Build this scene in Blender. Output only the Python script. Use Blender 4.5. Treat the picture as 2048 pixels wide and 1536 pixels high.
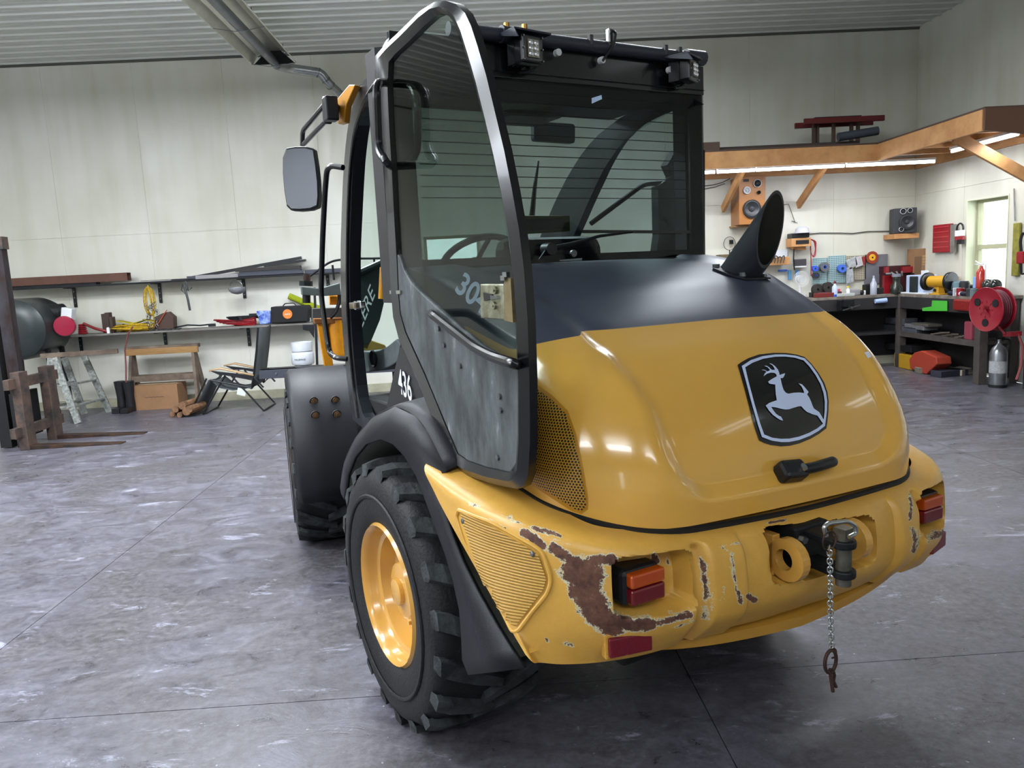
import bpy, bmesh, math, random
import numpy as np
from mathutils import Vector, Matrix
from mathutils.bvhtree import BVHTree
from mathutils.geometry import delaunay_2d_cdt
random.seed(7)
for o in list(bpy.data.objects): bpy.data.objects.remove(o)
SC = bpy.context.scene; COL = SC.collection
pi = math.pi

# ------------------------------------------------------------ camera
F = 1540.0; CX, CY = 1024.0, 768.0; CAMH = 1.6
_d = np.array([(961-CX)/F, (551-CY)/F, 1.0]); _s = 0.052
_b = -F*F/(_d[0]*F*_s+_d[1]*F)
_v = np.array([_s*_b/F, _b/F, 1.0])
_Y = _d/np.linalg.norm(_d); _Z = -_v/np.linalg.norm(_v); _X = np.cross(_Y, _Z)
RW_ = np.stack([_X, _Y, _Z])          # world = RW_ @ camera(x right, y down, z forward)
CP = np.array([0, 0, CAMH])
cam = bpy.data.cameras.new('camera'); cam_o = bpy.data.objects.new('camera', cam); COL.objects.link(cam_o)
m = Matrix.Identity(4)
for i in range(3):
    m[i][0] = RW_[i, 0]; m[i][1] = -RW_[i, 1]; m[i][2] = -RW_[i, 2]; m[i][3] = CP[i]
cam_o.matrix_world = m
cam.sensor_width = 36; cam.lens = F/2048*36; cam.clip_start = 0.05; cam.clip_end = 200
SC.camera = cam_o

# ------------------------------------------------------------ light, sky, exposure
SC.view_settings.view_transform = 'Standard'; SC.view_settings.look = 'None'
SC.view_settings.gamma = 1; SC.view_settings.use_curve_mapping = False
SC.view_settings.exposure = 0.0
w = bpy.data.worlds.new('overcast'); SC.world = w; w.use_nodes = True
bg = w.node_tree.nodes['Background']; bg.inputs[0].default_value = (0.93, 0.97, 1.0, 1); bg.inputs[1].default_value = 5.0

def area_light(name, loc, size, power, col, rot=(0, 0, 0)):
    l = bpy.data.lights.new(name, 'AREA'); l.shape = 'RECTANGLE'; l.size, l.size_y = size
    l.energy = power; l.color = col
    o = bpy.data.objects.new(name, l); o.location = loc; o.rotation_euler = rot; COL.objects.link(o)
    return o
COOL = (0.87, 0.91, 1.0)
CEIL_Z = 4.75
STRIPS = [(-6.4, 5.2, 290), (-2.4, 6.6, 290), (1.5, 6.2, 200), (-6.0, 1.0, 190), (-3.4, 2.4, 150), (-4.8, -3, 110), (-0.6, -3.2, 110), (3.2, -3.6, 70)]
for x, y, e in STRIPS:
    area_light('ceiling_panel_lamp', (x, y, CEIL_Z-0.45), (2.4, 0.7), e*.95, COOL)
    area_light('added_ceiling_fill', (x, y, CEIL_Z-0.42), (2.4, 0.7), e*1.15, COOL, (math.pi, 0, 0))  # unseen upward fill, added to brighten the ceiling

# ------------------------------------------------------------ tracing helpers (photograph pixel -> point on a real plane)
def ray(x, y): return RW_ @ np.array([(x-CX)/F, (y-CY)/F, 1.0])
def hit(x, y, n, d):
    r = ray(x, y); n = np.array(n, float); t = (d-n@CP)/(n@r); return CP+t*r
YB, XR = 11.2, 6.36
def BW(x, y, off=0.0): return Vector(hit(x, y, (0, 1, 0), YB-off))
def RW(x, y, off=0.0): return Vector(hit(x, y, (1, 0, 0), XR-off))
def FL(x, y, z=0.0): return Vector(hit(x, y, (0, 0, 1), z))
TH = math.radians(27.6); LU_ = np.array([math.cos(TH), math.sin(TH), 0]); LV_ = np.array([-math.sin(TH), math.cos(TH), 0])
LO = np.array([-.407, 2.651, 0])+.87*LU_
def tol(p): q = np.array(p)-LO; return Vector((q@LU_, q@LV_, q[2]))
def tow(p): return Vector(LO+p[0]*LU_+p[1]*LV_+np.array([0, 0, p[2]]))
def LU(x, y, u): return tol(hit(x, y, LU_, LU_@LO+u))
def LV(x, y, v): return tol(hit(x, y, LV_, LV_@LO+v))
def LZ(x, y, z): return tol(FL(x, y, z))
def LP(x, y, a, b):      # vertical plane through loader-plan points a, b
    ax, ay = a; bx, by = b; n = np.array([by-ay, -(bx-ax), 0.0]); n /= np.linalg.norm(n)
    nw = n[0]*LU_+n[1]*LV_; d = nw@LO+n[0]*ax+n[1]*ay
    return tol(hit(x, y, nw, d))
def proj(p):
    q = RW_.T @ (np.array(p)-CP); return (CX+F*q[0]/q[2], CY+F*q[1]/q[2])

# ------------------------------------------------------------ materials
def lin(h):
    if isinstance(h, str):
        h = h.lstrip('#'); c = [int(h[i:i+2], 16)/255 for i in (0, 2, 4)]
    else: c = h
    return [x/12.92 if x <= .04045 else ((x+.055)/1.055)**2.4 for x in c]+[1]
MATS = {}
def mat(name, col='#808080', rough=.5, metal=0, var=0, scale=6, bump=0, bscale=40, coat=0, emit=None, estr=0, trans=0, ior=1.45, col2=None, streak=1.0, spec=.5, rvar=0):
    if name in MATS: return MATS[name]
    m = bpy.data.materials.new(name); m.use_nodes = True; nt = m.node_tree; N = nt.nodes; L = nt.links
    b = N['Principled BSDF']; c = lin(col)
    b.inputs['Base Color'].default_value = c; b.inputs['Roughness'].default_value = rough; b.inputs['Metallic'].default_value = metal
    b.inputs['Coat Weight'].default_value = coat; b.inputs['Coat Roughness'].default_value = .08
    b.inputs['Specular IOR Level'].default_value = spec
    b.inputs['Transmission Weight'].default_value = trans; b.inputs['IOR'].default_value = ior
    if emit: b.inputs['Emission Color'].default_value = lin(emit); b.inputs['Emission Strength'].default_value = estr
    if var or col2 or bump or rvar:
        tc = N.new('ShaderNodeTexCoord'); mp = N.new('ShaderNodeMapping'); L.new(tc.outputs['Object'], mp.inputs[0])
        mp.inputs['Scale'].default_value = (1, 1, streak)
    if var or col2 or rvar:
        n = N.new('ShaderNodeTexNoise'); n.inputs['Scale'].default_value = scale; n.inputs['Detail'].default_value = 7; n.inputs['Roughness'].default_value = .65
        L.new(mp.outputs[0], n.inputs[0])
    if var or col2:
        r = N.new('ShaderNodeValToRGB'); L.new(n.outputs[0], r.inputs[0])
        c2 = lin(col2) if col2 else [x*(1-var) for x in c[:3]]+[1]
        r.color_ramp.elements[0].position = .38; r.color_ramp.elements[1].position = .62
        r.color_ramp.elements[0].color = c2; r.color_ramp.elements[1].color = c
        L.new(r.outputs[0], b.inputs['Base Color'])
    if rvar:
        mr = N.new('ShaderNodeMapRange'); L.new(n.outputs[0], mr.inputs[0]); mr.inputs[1].default_value = .3; mr.inputs[2].default_value = .7
        mr.inputs[3].default_value = rough-rvar; mr.inputs[4].default_value = rough+rvar; L.new(mr.outputs[0], b.inputs['Roughness'])
    if bump:
        n2 = N.new('ShaderNodeTexNoise'); n2.inputs['Scale'].default_value = bscale; n2.inputs['Detail'].default_value = 5
        L.new(mp.outputs[0], n2.inputs[0]); bp = N.new('ShaderNodeBump'); bp.inputs['Strength'].default_value = bump; bp.inputs['Distance'].default_value = .01
        L.new(n2.outputs[0], bp.inputs['Height']); L.new(bp.outputs[0], b.inputs['Normal'])
    MATS[name] = m; return m

def glassmat(name, tint, gloss=.05, rough=.02):
    m = bpy.data.materials.new(name); m.use_nodes = True; nt = m.node_tree; N = nt.nodes; L = nt.links
    N.remove(N['Principled BSDF']); out = N['Material Output']
    t = N.new('ShaderNodeBsdfTransparent'); t.inputs[0].default_value = (*tint, 1)
    g = N.new('ShaderNodeBsdfGlossy'); g.inputs['Roughness'].default_value = rough
    lw = N.new('ShaderNodeLayerWeight'); lw.inputs[0].default_value = .5
    p_ = N.new('ShaderNodeMath'); p_.operation = 'POWER'; L.new(lw.outputs['Facing'], p_.inputs[0]); p_.inputs[1].default_value = 5
    fr = N.new('ShaderNodeMapRange'); L.new(p_.outputs[0], fr.inputs[0]); fr.inputs[3].default_value = gloss*.5; fr.inputs[4].default_value = .9
    mx = N.new('ShaderNodeMixShader'); L.new(fr.outputs[0], mx.inputs[0]); L.new(t.outputs[0], mx.inputs[1]); L.new(g.outputs[0], mx.inputs[2])
    L.new(mx.outputs[0], out.inputs[0]); MATS[name] = m; return m

YEL = '#d09c48'
M_yel = mat('yellow_paint', YEL, .22, var=.05, scale=3, coat=.6)
M_ytex = mat('textured_yellow_paint', '#c4923a', .42, var=.08, scale=5, bump=.35, bscale=160)
M_black = mat('satin_black', '#15171c', .38, var=.2, scale=8)
M_gblk = mat('gloss_black', '#0b0c0f', .27, coat=.2)
M_plas = mat('charcoal_plastic', '#16181e', .5, var=.12, scale=5, bump=.12, bscale=300, spec=.35)
M_rub = mat('tyre_rubber', '#131417', .62, col2='#0c0d0f', scale=7, bump=.3, bscale=90)
M_lug = mat('dusty_tread', '#3d4244', .85, col2='#15171a', scale=9, bump=.5, bscale=60)
M_dark = mat('dark_interior', '#0e0f11', .6)
M_dgrey = mat('dark_grey_plastic', '#2b2e30', .55, var=.2, scale=10)
M_gry = mat('grey_plastic', '#4c5052', .6, var=.3, scale=12)
M_steel = mat('bare_steel', '#8f9294', .32, 1, var=.35, scale=20)
M_galv = mat('galvanised_steel', '#b4b8b8', .3, 1, var=.25, scale=12)
M_rust = mat('rusty_steel', '#4e342a', .7, .3, col2='#2a1f1c', scale=14, bump=.4)
M_dsteel = mat('dark_steel', '#26282b', .5, .6, var=.3, scale=14)
M_wood = mat('pale_lumber', '#a07b4c', .6, col2='#856238', scale=3, streak=8)
M_oldwood = mat('weathered_lumber', '#77685a', .8, col2='#574a40', scale=5, bump=.2)
M_card = mat('cardboard', '#8d6a4b', .8, var=.12, scale=5)
M_white = mat('white_plastic', '#d0d2d4', .4)
M_red = mat('red_paint', '#8c1620', .32, var=.2, scale=6)
M_org = mat('orange_lens', '#b0450f', .12, coat=.8, emit='#a03000', estr=.0)
M_rlens = mat('red_lens', '#660914', .12, coat=.8)
M_refl = mat('red_reflector', '#6a1020', .25, bump=.3, bscale=400)
M_blue = mat('blue_plastic', '#2b56b8', .4)
M_glass = glassmat('tinted_rear_glass', (.57, .61, .61))
M_dglass = glassmat('tinted_door_glass', (.66, .71, .68))
M_wglass = glassmat('green_windscreen', (.74, .84, .81))
M_clear = glassmat('window_glass', (.95, .97, .97))
M_mirror = mat('mirror_glass', '#b9bdcf', .07, 1)
M_chrome = mat('chrome', '#d0d2d4', .08, 1)

# ------------------------------------------------------------ mesh builder
class MB:
    def __init__(s): s.v = []; s.f = []; s.m = []; s.mi = 0; s.ev = []
    def add(s, vs, fs):
        k = len(s.v); s.v += [tuple(p) for p in vs]; s.f += [tuple(i+k for i in q) for q in fs]; s.m += [s.mi]*len(fs); return k
    def box(s, c, d, rot=None, taper=None):
        c = Vector(c); hx, hy, hz = d[0]/2, d[1]/2, d[2]/2; vs = []
        for z in (-hz, hz):
            t = taper if (taper and z > 0) else 1
            for x, y in ((-hx, -hy), (hx, -hy), (hx, hy), (-hx, hy)):
                p = Vector((x*t, y*t, z)); vs.append(c+(rot@p if rot else p))
        s.add(vs, [(3, 2, 1, 0), (4, 5, 6, 7), (0, 1, 5, 4), (1, 2, 6, 5), (2, 3, 7, 6), (3, 0, 4, 7)]); return s
    def bar(s, a, b, w, h=None, up=(0, 0, 1)):
        a = Vector(a); b = Vector(b); d = (b-a); L = d.length; d.normalize(); up = Vector(up)
        if abs(d.dot(up)) > .98: up = Vector((1, 0, 0))
        x = d.cross(up).normalized(); y = x.cross(d).normalized(); h = h or w
        R = Matrix((x, d, y)).transposed(); s.box((a+b)/2, (w, L, h), R); return s
    def prism(s, poly, vec):
        vec = Vector(vec); n = len(poly); P = [Vector(p) for p in poly]
        s.add(P+[p+vec for p in P], [tuple(range(n)), tuple(range(2*n-1, n-1, -1))]+[(i, i+n, (i+1) % n+n, (i+1) % n) for i in range(n)]); return s
    def tube(s, path, r, n=10, closed=False, cap=True):
        P = [Vector(p) for p in path]; m_ = len(P); R = r if isinstance(r, (list, tuple)) else [r]*m_
        T = []
        for i in range(m_):
            a = P[(i-1) % m_] if (closed or i) else P[0]; b = P[(i+1) % m_] if (closed or i < m_-1) else P[-1]
            t = (b-a); T.append(t.normalized() if t.length > 1e-9 else Vector((0, 0, 1)))
        up = Vector((0, 0, 1)) if abs(T[0].z) < .9 else Vector((1, 0, 0))
        x = T[0].cross(up).normalized(); vs = []
        for i in range(m_):
            x = (x-T[i]*x.dot(T[i])); x = x.normalized() if x.length > 1e-6 else T[i].orthogonal().normalized()
            y = T[i].cross(x)
            for k in range(n):
                a = 2*pi*k/n; vs.append(P[i]+(x*math.cos(a)+y*math.sin(a))*R[i])
        fs = []
        for i in range(m_ if closed else m_-1):
            j = (i+1) % m_
            for k in range(n): fs.append((i*n+k, i*n+(k+1) % n, j*n+(k+1) % n, j*n+k))
        if cap and not closed: fs += [tuple(range(n-1, -1, -1)), tuple((m_-1)*n+k for k in range(n))]
        s.add(vs, fs); return s
    def cyl(s, a, b, r, r2=None, n=16): return s.tube([a, b], [r, r if r2 is None else r2], n)
    def lathe(s, prof, o=(0, 0, 0), ax=(0, 0, 1), n=24, closed=False):
        o = Vector(o); ax = Vector(ax).normalized(); x = ax.orthogonal().normalized(); y = ax.cross(x); vs = []
        for a_, r in prof:
            for k in range(n):
                t = 2*pi*k/n; vs.append(o+ax*a_+(x*math.cos(t)+y*math.sin(t))*max(r, 1e-5))
        m_ = len(prof); fs = []
        for i in range(m_ if closed else m_-1):
            j = (i+1) % m_
            for k in range(n): fs.append((i*n+k, j*n+k, j*n+(k+1) % n, i*n+(k+1) % n))
        s.add(vs, fs); return s
    def grid(s, rows, closed=False, flip=False):
        n = len(rows[0]); vs = [p for r in rows for p in r]; fs = []
        for i in range(len(rows)-1):
            for k in range(n if closed else n-1):
                q = (i*n+k, i*n+(k+1) % n, (i+1)*n+(k+1) % n, (i+1)*n+k); fs.append(q[::-1] if flip else q)
        s.add(vs, fs); return s
    def sphere(s, c, r, n=12, sz=None):
        c = Vector(c); sz = sz or (1, 1, 1); rows = []
        for i in range(n//2+1):
            t = pi*i/(n//2); rows.append([c+Vector((r*sz[0]*max(math.sin(t), 1e-4)*math.cos(2*pi*k/n), r*sz[1]*max(math.sin(t), 1e-4)*math.sin(2*pi*k/n), r*sz[2]*math.cos(t))) for k in range(n)])
        s.grid(rows, closed=True, flip=True); return s
    def xf(s, M):
        s.v = [tuple(M@Vector(p)) for p in s.v]; return s
    def ob(s, name, mats, parent=None, smooth=False, bev=0, ang=35, solid=0, kind=None, label=None):
        me = bpy.data.meshes.new(name); me.from_pydata(s.v, [], s.f); me.update()
        mats = mats if isinstance(mats, (list, tuple)) else [mats]
        for q in mats: me.materials.append(q)
        if len(mats) > 1: me.polygons.foreach_set('material_index', s.m)
        bm = bmesh.new(); bm.from_mesh(me); bmesh.ops.recalc_face_normals(bm, faces=bm.faces); bm.to_mesh(me); bm.free()
        if smooth:
            me.shade_smooth(); me.set_sharp_from_angle(angle=math.radians(ang))
        o = bpy.data.objects.new(name, me); COL.objects.link(o)
        if parent: o.parent = parent
        if solid:
            md = o.modifiers.new('s', 'SOLIDIFY'); md.thickness = solid; md.offset = -1
        if bev:
            md = o.modifiers.new('b', 'BEVEL'); md.width = bev; md.segments = 2; md.limit_method = 'ANGLE'; md.angle_limit = math.radians(40)
        if kind: o['kind'] = kind
        if label: o['label'] = label
        return o
def tag(o, label, cat, group=None):
    o['label'] = label; o['category'] = cat
    if group: o['group'] = group
    return o
def empty(name, loc, label=None, cat=None, group=None, rz=0):
    o = bpy.data.objects.new(name, None); o.location = loc; o.rotation_euler = (0, 0, rz); o.empty_display_size = .1; COL.objects.link(o)
    if label: tag(o, label, cat, group)
    return o
def arc(c, r, a0, a1, n, fx, fy):
    c = Vector(c); return [c+Vector(fx)*r*math.cos(a0+(a1-a0)*i/n)+Vector(fy)*r*math.sin(a0+(a1-a0)*i/n) for i in range(n+1)]
def rnd(path, r, n=5):      # round the corners of a polyline
    P = [Vector(p) for p in path]; out = [P[0]]
    for i in range(1, len(P)-1):
        a, b, c = P[i-1], P[i], P[i+1]; u = (a-b); v = (c-b); k = min(r, u.length*.45, v.length*.45)
        p0 = b+u.normalized()*k; p2 = b+v.normalized()*k
        for j in range(n+1):
            t = j/n; out.append(p0*(1-t)**2+b*2*t*(1-t)+p2*t*t)
    out.append(P[-1]); return out
def text_mesh(body, size, name, m, parent, O, X, Y, depth=.002, bold=.0, sx=1.0):
    cu = bpy.data.curves.new('txt', 'FONT'); cu.body = body; cu.size = size; cu.offset = bold*size*.35; cu.align_x = 'CENTER'; cu.align_y = 'CENTER'
    t = bpy.data.objects.new('txt', cu); COL.objects.link(t); dg = bpy.context.evaluated_depsgraph_get()
    me = bpy.data.meshes.new_from_object(t.evaluated_get(dg)); bpy.data.objects.remove(t)
    X = Vector(X).normalized()*sx; Y = Vector(Y).normalized(); O = Vector(O)
    Z = X.cross(Y).normalized()
    for v in me.vertices: p = v.co.copy(); v.co = O+X*p.x+Y*p.y+Z*depth
    me.materials.clear(); me.materials.append(m); o = bpy.data.objects.new(name, me); COL.objects.link(o)
    if parent: o.parent = parent
    return o

# ============================================================ ROOM
def wallmat():
    m = bpy.data.materials.new('painted_wall_panel'); m.use_nodes = True; N = m.node_tree.nodes; L = m.node_tree.links; b = N['Principled BSDF']
    b.inputs['Roughness'].default_value = .45
    g = N.new('ShaderNodeNewGeometry'); mp = N.new('ShaderNodeMapping'); L.new(g.outputs['Position'], mp.inputs[0]); mp.inputs['Scale'].default_value = (5, 5, .5)
    n = N.new('ShaderNodeTexNoise'); n.inputs['Scale'].default_value = 1; n.inputs['Detail'].default_value = 6; L.new(mp.outputs[0], n.inputs[0])
    n2 = N.new('ShaderNodeTexNoise'); n2.inputs['Scale'].default_value = .6; n2.inputs['Detail'].default_value = 4; L.new(g.outputs['Position'], n2.inputs[0])
    r = N.new('ShaderNodeValToRGB'); L.new(n2.outputs[0], r.inputs[0]); r.color_ramp.elements[0].color = lin('#c0beb0'); r.color_ramp.elements[1].color = lin('#d3d2ca')
    r.color_ramp.elements[0].position = .35; r.color_ramp.elements[1].position = .65
    r2 = N.new('ShaderNodeValToRGB'); L.new(n.outputs[0], r2.inputs[0]); r2.color_ramp.elements[0].color = (.93, .925, .89, 1); r2.color_ramp.elements[1].color = (1, 1, 1, 1)
    r2.color_ramp.elements[0].position = .3; r2.color_ramp.elements[1].position = .55
    mx = N.new('ShaderNodeMix'); mx.data_type = 'RGBA'; mx.blend_type = 'MULTIPLY'; mx.inputs[0].default_value = 1
    L.new(r.outputs[0], mx.inputs[6]); L.new(r2.outputs[0], mx.inputs[7]); L.new(mx.outputs[2], b.inputs['Base Color'])
    mr = N.new('ShaderNodeMapRange'); L.new(n.outputs[0], mr.inputs[0]); mr.inputs[1].default_value = .35; mr.inputs[2].default_value = .7; mr.inputs[3].default_value = .55; mr.inputs[4].default_value = .28
    L.new(mr.outputs[0], b.inputs['Roughness']); return m
def floormat():
    m = bpy.data.materials.new('stained_concrete'); m.use_nodes = True; N = m.node_tree.nodes; L = m.node_tree.links; b = N['Principled BSDF']
    g = N.new('ShaderNodeNewGeometry')
    def noise(sc, det, xy=(1, 1, 1), rot=0, ro=.6, dist=0):
        mp = N.new('ShaderNodeMapping'); mp.inputs['Scale'].default_value = xy; mp.inputs['Rotation'].default_value = (0, 0, rot); L.new(g.outputs['Position'], mp.inputs[0])
        n = N.new('ShaderNodeTexNoise'); n.inputs['Scale'].default_value = sc; n.inputs['Detail'].default_value = det; n.inputs['Roughness'].default_value = ro
        n.inputs['Distortion'].default_value = dist; L.new(mp.outputs[0], n.inputs[0]); return n.outputs[0]
    def ramp(i, a, b_, c0, c1):
        r = N.new('ShaderNodeValToRGB'); L.new(i, r.inputs[0]); r.color_ramp.elements[0].position = a; r.color_ramp.elements[1].position = b_
        r.color_ramp.elements[0].color = c0; r.color_ramp.elements[1].color = c1; return r.outputs[0]
    def mix(f, a, c, mode='MIX', fac=1.0):
        x = N.new('ShaderNodeMix'); x.data_type = 'RGBA'; x.blend_type = mode
        if f is None: x.inputs[0].default_value = fac
        else: L.new(f, x.inputs[0])
        L.new(a, x.inputs[6])
        if isinstance(c, (list, tuple)): x.inputs[7].default_value = c
        else: L.new(c, x.inputs[7])
        return x.outputs[2]
    big = noise(.9, 8, dist=.8, ro=.7); mid = noise(3.6, 11, (1, 1.6, 1), .3, .76, 1.0); fine = noise(26, 8, ro=.75); spk = noise(34, 3)
    c = ramp(mid, .36, .64, lin('#413f47'), lin('#6f6e7a'))
    c = mix(ramp(big, .40, .62, (0, 0, 0, 1), (1, 1, 1, 1)), c, ramp(fine, .35, .65, lin('#3f3c3e'), lin('#605d62')), 'MIX')
    c = mix(None, c, ramp(fine, .3, .7, (.72, .72, .72, 1), (1.15, 1.15, 1.15, 1)), 'MULTIPLY')
    wh = ramp(noise(2.6, 12, (1, 2.4, 1), .2, .8, .5), .575, .64, (0, 0, 0, 1), (.8, .8, .8, 1))
    c = mix(wh, c, lin('#9a9bab'))
    c = mix(ramp(spk, .70, .74, (0, 0, 0, 1), (.6, .6, .6, 1)), c, lin('#c4c4c8'))
    c = mix(ramp(noise(5.5, 3), .70, .73, (0, 0, 0, 1), (.7, .7, .7, 1)), c, lin('#38383a'))
    L.new(c, b.inputs['Base Color'])
    mr = N.new('ShaderNodeMapRange'); L.new(mid, mr.inputs[0]); mr.inputs[1].default_value = .3; mr.inputs[2].default_value = .7; mr.inputs[3].default_value = .22; mr.inputs[4].default_value = .5
    L.new(mr.outputs[0], b.inputs['Roughness'])
    bp = N.new('ShaderNodeBump'); bp.inputs['Strength'].default_value = .25; bp.inputs['Distance'].default_value = .01; L.new(mid, bp.inputs['Height']); L.new(bp.outputs[0], b.inputs['Normal'])
    return m
M_wall = wallmat(); M_floor = floormat()
M_ceil = mat('ribbed_ceiling_sheet', '#cdd1ca', .38, .0, var=.06, scale=2)
M_joint = mat('dark_joint', '#3c3c42', .9)
X0, X1, Y0, Y1 = -9.2, XR, -7.0, YB

# floor: base + one slab per control-joint square
MB().box(((X0+X1)/2, (Y0+Y1)/2, -.13), (X1-X0+.6, Y1-Y0+.6, .10)).ob('floor', M_joint, kind='structure')
fl = bpy.data.objects['floor']
xs = [X0]+[x for x in (-2.32+3.05*k for k in range(-3, 4)) if X0 < x < X1]+[X1]
ys = [Y0]+[y for y in (2.82+3.05*k for k in range(-4, 4)) if Y0 < y < Y1]+[Y1]
for i in range(len(xs)-1):
    for j in range(len(ys)-1):
        g = .002
        MB().box(((xs[i]+xs[i+1])/2, (ys[j]+ys[j+1])/2, -.04), (xs[i+1]-xs[i]-2*g, ys[j+1]-ys[j]-2*g, .08)).ob('slab', M_floor, fl)

def rect_wall(name, axis, at, lo, hi, z0, z1, holes, th, out):
    mb = MB(); cu = sorted({lo, hi, *[h[0] for h in holes], *[h[1] for h in holes]}); cz = sorted({z0, z1, *[h[2] for h in holes], *[h[3] for h in holes]})
    for a, b in zip(cu, cu[1:]):
        for c, d in zip(cz, cz[1:]):
            um, zm = (a+b)/2, (c+d)/2
            if any(h[0] < um < h[1] and h[2] < zm < h[3] for h in holes): continue
            p = at+out*th/2
            if axis == 'y': mb.box((um, p, zm), (b-a, th, d-c))
            else: mb.box((p, um, zm), (th, b-a, d-c))
    return mb.ob(name, M_wall, kind='structure')
WB = (-.80, .02, 1.43, 2.20)            # window in back wall (seen through the cab)
WR = (9.17, 9.97, 1.02, 2.24)           # window in right wall (bench)
wb = rect_wall('wall_back', 'y', YB+.012, X0-.3, X1+.3, 0, CEIL_Z+.1, [WB], .20, 1)
wr = rect_wall('wall_right', 'x', XR+.012, Y0-.3, Y1+.3, 0, CEIL_Z+.1, [WR, (.2, 1.2, 3.85, 4.30), (2.25, 3.3, 2.75, 3.15)], .20, 1)
wl = rect_wall('wall_left', 'x', X0-.012, Y0-.3, Y1+.3, 0, CEIL_Z+.1, [(-3.4, -1.8, 1.0, 2.4), (1.4, 3.0, 1.0, 2.4)], .20, -1)
WF = [(-2.1, -1.4, .5, 3.0)]
wf = rect_wall('wall_front', 'y', Y0-.012, X0-.3, X1+.3, 0, CEIL_Z+.1, WF, .20, -1)
# wall panels (each sheet a piece, thin joints between)
def panels(wall, axis, lo, hi, hole, sgn):
    ref = -3.38 if axis == 'y' else 10.05
    cuts = sorted([lo, hi]+[c for c in (ref+1.22*k for k in range(-16, 16)) if lo < c < hi])
    for a, b in zip(cuts, cuts[1:]):
        for c, d in ((0, 2.42), (2.42, CEIL_Z)):
            pts = [(a+.001, b-.001, c+.001, d-.001)]
            if hole and a < hole[1] and b > hole[0] and c < hole[3] and d > hole[2]:
                h = hole; pts = []
                if h[0] > a+.01: pts.append((a+.002, h[0], c+.002, d-.002))
                if h[1] < b-.01: pts.append((h[1], b-.002, c+.002, d-.002))
                aa, bb = max(a+.002, h[0]), min(b-.002, h[1])
                pts += [(aa, bb, c+.002, h[2]), (aa, bb, h[3], d-.002)]
            mb = MB()
            for p in pts:
                if axis == 'y': mb.box(((p[0]+p[1])/2, YB+.006, (p[2]+p[3])/2), (p[1]-p[0], .012, p[3]-p[2]))
                else: mb.box((XR+.006, (p[0]+p[1])/2, (p[2]+p[3])/2), (.012, p[1]-p[0], p[3]-p[2]))
            mb.ob('wall_panel', M_wall, wall)
panels(wb, 'y', X0, X1, WB, 1); panels(wr, 'x', 5.16, Y1, WR, 1)
MB().box(((X0+X1)/2, YB-.02, .06), (X1-X0, .04, .12)).ob('baseboard_back', mat('ledge_paint', '#a7a48e', .6, var=.2), kind='structure')

# ceiling: ribbed steel sheet, ribs along X
rows = []; y = Y0-.2
while y < Y1+.1:
    for dy, dz in ((0, 0), (.012, .0), (.03, -.016), (.06, -.016), (.078, 0), (.15, 0), (.157, -.004), (.164, 0)):
        rows.append([Vector((X0-.2, y+dy, CEIL_Z+dz)), Vector((X1+.2, y+dy, CEIL_Z+dz))])
    y += .2286
MB().grid(rows).ob('ceiling', M_ceil, kind='structure')
MB().box((0-1.4, (Y0+Y1)/2, CEIL_Z+.12), (X1-X0+.6, Y1-Y0+.6, .05)).ob('trim_1', M_ceil, kind='structure')
MB().box(((X0+X1)/2, YB-.012, CEIL_Z-.02), (X1-X0, .024, .035)).ob('trim_2', mat('dark_trim', '#55564f', .7), kind='structure')

# windows
M_vinyl = mat('cream_vinyl', '#a9a98a', .5)
def window(name, axis, h, at, depth=.19):
    r = MB(); fw = .05
    def bx(u0, u1, z0, z1, o, t, mb):
        p = at+o
        if axis == 'y': mb.box(((u0+u1)/2, p, (z0+z1)/2), (u1-u0, t, z1-z0))
        else: mb.box((p, (u0+u1)/2, (z0+z1)/2), (t, u1-u0, z1-z0))
    s = 1 if at > 0 else -1
    a, b, c, d = h
    for q in ((a, a+fw, c, d), (b-fw, b, c, d), (a+fw, b-fw, d-fw, d), (a+fw, b-fw, c, c+fw)): bx(*q, s*.15, .07, r)
    root = r.ob(name, M_vinyl, kind='structure')
    mid = (c+d)/2; mm = MB(); bx(a+fw, b-fw, mid-.03, mid+.03, s*.14, .05, mm); mm.ob('meeting_rail', M_vinyl, root)
    sash = MB()
    for q in ((a+fw, a+fw+.03, c+fw, mid-.03), (b-fw-.03, b-fw, c+fw, mid-.03), (a+fw+.03, b-fw-.03, c+fw, c+fw+.03)): bx(*q, s*.13, .035, sash)
    sash.ob('lower_sash', M_vinyl, root)
    for z0, z1 in ((c+fw, mid-.03), (mid+.03, d-fw)):
        g = MB(); bx(a+fw, b-fw, z0, z1, s*.15, .006, g); g.ob('window_pane', M_clear, root)
    rev = MB(); t = .012
    for q in ((a, a+t, c, d), (b-t, b, c, d), (a+t, b-t, d-t, d), (a+t, b-t, c, c+t)): bx(*q, s*.055, .13, rev)
    rev.ob('reveal', mat('pale_reveal', '#cfd2b8', .5), root)
    return root
window('window_1', 'x', WR, XR); window('window_2', 'y', WB, YB)
for i, h in enumerate(WF): window('window_%d' % (i+3), 'y', h, Y0)
for i, h in enumerate([(.2, 1.2, 3.85, 4.30), (2.25, 3.3, 2.75, 3.15)]): window('window_%d' % (i+8), 'x', h, XR)
for i, h in enumerate([(-3.4, -1.8, 1.0, 2.4), (1.4, 3.0, 1.0, 2.4)]): window('window_%d' % (i+6), 'x', h, X0)
# ground outside, seen through the panes
MB().box((0, 0, -.5), (120, 120, .1)).ob('ground_outside', mat('snowy_ground', '#c9d0d0', .8), kind='structure')

# ============================================================ WHEEL LOADER
LD = empty('wheel_loader', LO, 'yellow and charcoal wheel loader parked on the concrete with its cab door open', 'loader', rz=TH)
HW = .87
def LOB(mb, name, m, parent=None, **k): return mb.ob(name, m, parent or LD, **k)
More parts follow.
